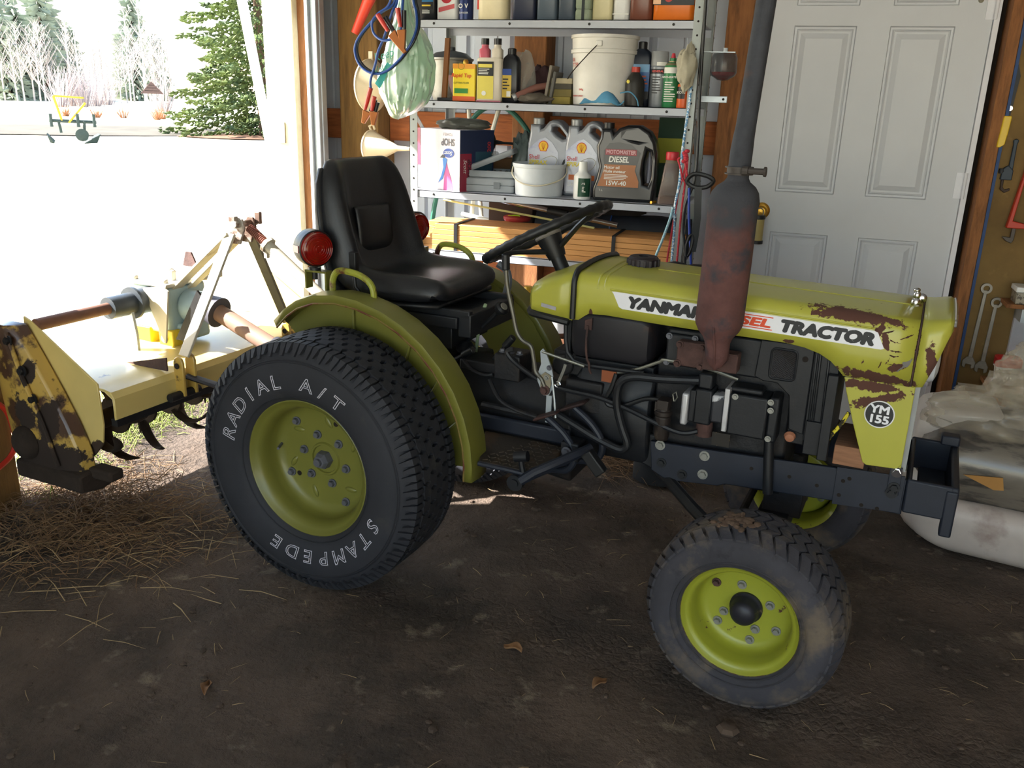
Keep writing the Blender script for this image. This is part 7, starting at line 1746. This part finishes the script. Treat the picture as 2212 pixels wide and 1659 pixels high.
def aspen_mesh(seed, h):
    random.seed(seed); mb = MB()
    lean = random.uniform(-.03, .03)
    mb.tube([(0, 0, 0), (lean * h * .5, 0, h * .5), (lean * h, 0, h)], [.07, .05, .01], 5)
    for k in range(26):
        z = h * random.uniform(.22, .97); a = random.uniform(0, 6.28); L = (h - z) * .28 + .5
        p = V(lean * z, 0, z); q = p + V(math.cos(a) * L * .5, math.sin(a) * L * .5, L * .75); r_ = q + V(math.cos(a + .5) * L * .3, math.sin(a + .5) * L * .3, L * .5)
        mb.tube([p, q, r_], [.025, .015, .006], 4)
        for w in range(2):
            b = random.uniform(0, 6.28); s = p.lerp(q, random.uniform(.4, 1))
            mb.tube([s, s + V(math.cos(b) * .4, math.sin(b) * .4, .5)], [.012, .005], 3)
    me = mb.mesh('bare_aspen'); return me
am = [aspen_mesh(s, h) for s, h in ((1, 6.5), (2, 5.6), (3, 7.2), (4, 5.0))]
for me in am: me.materials.append(M_ASP)
random.seed(9)
for k in range(46):
    a = 47.8 - k * .215 + random.uniform(-.1, .1); d = random.uniform(74, 98)
    x, y = bearing(a, d)
    o = put('bare_aspen', am[k % 4]); o.location = (x, y, yard_z(x, y) - .05); s = random.uniform(.75, 1.15) * (1 if a > 43.4 or a < 41 else .8); o.scale = (s, s, s); o.rotation_euler = (0, 0, random.uniform(0, 6))
    tag(o, 'pale leafless aspen standing in the far tree line', 'tree', 'bare aspens of the tree line')
def bush_mesh(seed, n, h, w):
    random.seed(seed); mb = MB()
    for k in range(n):
        a = random.uniform(0, 6.28); L = h * random.uniform(.6, 1); sp = w * random.random() ** .6
        mb.tube([(sp * .3 * math.cos(a), sp * .3 * math.sin(a), 0), (sp * .7 * math.cos(a), sp * .7 * math.sin(a), L * .6), (sp * math.cos(a + .2), sp * math.sin(a + .2), L)], [.02, .013, .005], 3)
    return mb.mesh('bush')
bms = [bush_mesh(4, 70, 2.4, 1.6), bush_mesh(5, 60, 1.0, .8)]
bms[0].materials.append(M_ASP2); bms[1].materials.append(mat('orange_dry_stems', '8a5c3c', .9, var=.2))
for k, (a, d) in enumerate(((44.2, 62), (43.6, 64), (43.0, 63), (42.4, 66), (41.8, 70), (38.9, 58))):
    x, y = bearing(a, d); o = put('leafless_bush', bms[0]); o.location = (x, y, yard_z(x, y)); o.rotation_euler = (0, 0, k * 1.3); tag(o, ('leftmost', 'second from the left', 'third from the left', 'third from the right', 'second from the right', 'rightmost')[k] + ' of the leafless bushes at the yard edge', 'bush', 'far leafless bushes')
for k, (a, d) in enumerate(((44.0, 46), (42.4, 45), (41.0, 45), (39.2, 43), (38.9, 44))):
    x, y = bearing(a, d); o = put('dry_shrub', bms[1]); o.location = (x, y, yard_z(x, y)); o.scale = (.5, .5, .5); o.rotation_euler = (0, 0, k * 2.1); tag(o, ('leftmost', 'second from the left', 'middle', 'second from the right', 'rightmost')[k] + ' of the five small orange shrubs in the yard', 'shrub', 'orange dry shrubs')
# little roofed well
x, y = bearing(39.35, 45.5); z = yard_z(x, y)
wl = thing('roofed_shelter', 'little gabled shelter on pale posts far out in the yard', 'shelter', (x, y, z), R(39))
M_SHG = mat('grey_shingle', '66524e', .9, var=.2, vs=6)
for s in (-1, 1):
    MB().cyl((s * .10, 0, 0), (s * .10, 0, 1.12), .05, n=6).build('post', mat('white_post', 'cfc6b8', .8), wl)
    MB().loft([[(s * .48, -.35, 1.10), (s * .48, .35, 1.10), (s * .46, .35, 1.05), (s * .46, -.35, 1.05)], [(0, -.35, 1.62), (0, .35, 1.62), (0, .35, 1.56), (0, -.35, 1.56)]]).build('roof_slope', M_SHG, wl)
MB().prism([(-.45, 1.08), (.45, 1.08), (0, 1.58)], lambda a, b, q: (a, -.33 - q, b), 0, .02).build('gable', mat('gable_board', '5a4844', .9), wl)
for zz in (1.2, 1.32, 1.44): MB().b2((-.4 + (zz - 1.08) * .8, -.352, zz), (.4 - (zz - 1.08) * .8, -.348, zz + .02)).build('board_line', M_DARKGAP, wl)
MB().lathe([(.35, 0), (.35, .28), (.3, .28), (.3, 0)], (0, 0, 0), n=16).build('base_ring', mat('well_stone', 'b0a498', .9), wl)
# plough parked on the bare patch
pl = thing('two_bottom_plough', 'green and yellow two bottom plough parked on bare soil', 'plough', (-18.0, 18.85, yard_z(-18, 18.85) + .05), R(44))
M_PG = mat('plough_green', '26342f', .7); M_PY = mat('plough_yellow', 'a8861c', .6)
MB().tube([(-.55, 0, .55), (.55, .05, .52)], .045, 8).build('beam', M_PG, pl); MB().tube([(-.25, 0, .55), (-.38, 0, 1.15)], .03, 8).build('mast', M_PY, pl); MB().tube([(-.1, 0, .5), (.34, .0, 1.0)], .03, 8).build('mast', M_PY, pl); MB().tube([(-.38, 0, 1.15), (.32, .05, 1.12)], .022, 8).build('top_link', M_PY, pl)
for xx, sg in ((-.38, -1), (.32, 1)):
    MB().tube([(xx - .05 * sg, 0, .55), (xx - .08 * sg, .0, .25)], .035, 8).build('shank', M_PG, pl)
    MB().loft([[(xx - .10, -.05, .0), (xx + .28 * sg + .02, -.12, .22), (xx + .24 * sg, .10, .24), (xx - .08, .10, .06)], [(xx - .12, -.03, -.02), (xx + .2 * sg, -.05, .0), (xx + .2 * sg, .08, .02), (xx - .1, .08, .0)]]).build('mouldboard', M_PG, pl)
for xx in (-.5, .12, .5): MB().cyl((xx, -.05, .4), (xx, -.05, .72), .04, n=8).build('coulter_post', M_PG, pl)
MB().lathe([(0, .02), (.16, 0), (0, -.02)], (.18, -.08, .2), (0, 1, .1), 20).build('coulter', M_PG, pl)
# white board leaning outside the doorway
o = flatbar((-3.4, 5.57, -.02), (-3.4, 5.0, 2.18), .055, .03, (1, 0, 0)).build('leaning_white_board', pmat('board_white2', 'e2dfd6', .6)); tag(o, 'white board leaning outside beyond the far door jamb', 'board')

# ================================================================== straw, grass, leaves on the floor
def blades(n, place, lmin, lmax, wid, seed, flat=.25, zbase=0.):
    random.seed(seed); mb = MB()
    for i in range(n):
        p = place()
        L = random.uniform(lmin, lmax); a = random.uniform(0, 2 * math.pi)
        up_ = random.uniform(0, flat) * L
        d = V(math.cos(a), math.sin(a), 0); s = V(-d.y, d.x, 0)
        bend = random.uniform(-.35, .35) * L
        w = wid * random.uniform(.5, 1.2)
        q = [V(p[0], p[1], p[2]), V(p[0], p[1], p[2] + up_) + d * L * .5 + s * bend * .4, V(p[0], p[1], p[2] + up_ * random.uniform(.0, .8)) + d * L + s * bend]
        vs = []
        for k, c in enumerate(q):
            ww = w * (1 if k < 2 else .3)
            vs += [c - s * ww, c + s * ww + V(0, 0, ww * .4), c + V(0, 0, ww * 1.2)]
        mb.add(vs, [(0, 3, 5, 2), (2, 5, 4, 1), (1, 4, 3, 0), (3, 6, 8, 5), (5, 8, 7, 4), (4, 7, 6, 3)])
    return mb
fz = lambda x, y: .016 * fbm(x, y, 2.2) - .012
def ell_place(cx, cy, rx, ry, rot, h=.02):
    def f():
        while True:
            u, v = random.gauss(0, .5), random.gauss(0, .5)
            if abs(u) < 1.2 and abs(v) < 1.2: break
        x = cx + u * rx * math.cos(rot) - v * ry * math.sin(rot); y = cy + u * rx * math.sin(rot) + v * ry * math.cos(rot)
        return (x, y, fz(x, y) + random.uniform(0, h) * max(0, 1 - (u * u + v * v) * .6))
    return f
M_STR = mat('dry_straw', '74593d', .8, var=.35, vs=9.); M_STRL = mat('pale_straw', 'a08862', .8, var=.25, vs=9.)
def stuff(o, label, cat): tag(o, label, cat); o['kind'] = 'stuff'; return o
stuff(blades(2600, ell_place(-2.38, 2.33, .50, .36, R(-30), .05), .03, .16, .0015, 1, .32).build('straw_pile', M_STR, None, smooth=0), 'brown dry straw trodden over the floor inside the doorway', 'straw')
stuff(blades(260, ell_place(-2.2, 2.25, .75, .5, R(-20), .02), .05, .22, .0016, 2, .12).build('loose_straw', M_STRL, None, smooth=0), 'pale loose straw stalks by the doorway', 'straw')
stuff(blades(500, ell_place(-.55, 3.55, .40, .16, R(0), .03), .05, .2, .0015, 3, .25).build('dry_grass', M_STR, None, smooth=0), 'dry grass lying by the back wall under the shelves', 'grass')
stuff(blades(420, lambda: (lambda x, y: (x, y, fz(x, y) + .003))(random.uniform(-2.2, 1.8), random.uniform(.9, 3.4)), .015, .06, .0010, 4, .10).build('straw_bits', M_STRL, None, smooth=0), 'short straw bits scattered over the soil floor', 'straw')
stuff(blades(1600, ell_place(-2.95, 3.2, .35, .75, R(5), .01), .04, .12, .0022, 6, .9).build('green_grass', mat('short_green_grass', '7d8a3c', .8, var=.35, vs=5), None, smooth=0), 'short green grass outside the doorway under the tiller', 'grass')
random.seed(31)
cl = MB()
for i in range(420):
    x, y = random.uniform(-2.4, 1.8), random.uniform(.9, 3.4); s = random.uniform(.003, .011) * (1 if random.random() > .05 else 2.4)
    cl.sphere((x, y, fz(x, y) + s * .25), (s * random.uniform(.7, 1.5), s, s * .6), 6, 4)
stuff(cl.build('soil_crumbs', mat('soil_crumb', '4f4136', .95, var=.3, vs=20), None, smooth=40), 'small soil crumbs scattered over the floor', 'soil')
for k, (x, y, a, lab) in enumerate(((-.42, 1.55, .4, 'curled dry leaf on the floor left of the front wheel'), (-1.33, 1.62, 2.0, 'dry leaf on the floor in front of the rear wheel'), (-.35, 2.0, 1.1, 'yellow dry leaf standing between the two near wheels'), (-.62, 2.06, 2.9, 'dead leaf on the floor right of the rear tyre'))):
    lf = MB(); lf.grid(lambda u, v: ((u - .5) * .06, (v - .5) * .03 * math.sin(math.pi * (.08 + .9 * u)), .004 + .012 * (2 * v - 1) ** 2 + .008 * math.sin(5 * u)), 8, 6)
    o = lf.build('dry_leaf', mat('dry_leaf', '8a6544', .8, var=.2, vs=30), None, smooth=60, solid=.0008); o.location = (x, y, fz(x, y) + .002); o.rotation_euler = (0, 0, a); tag(o, lab, 'leaf')
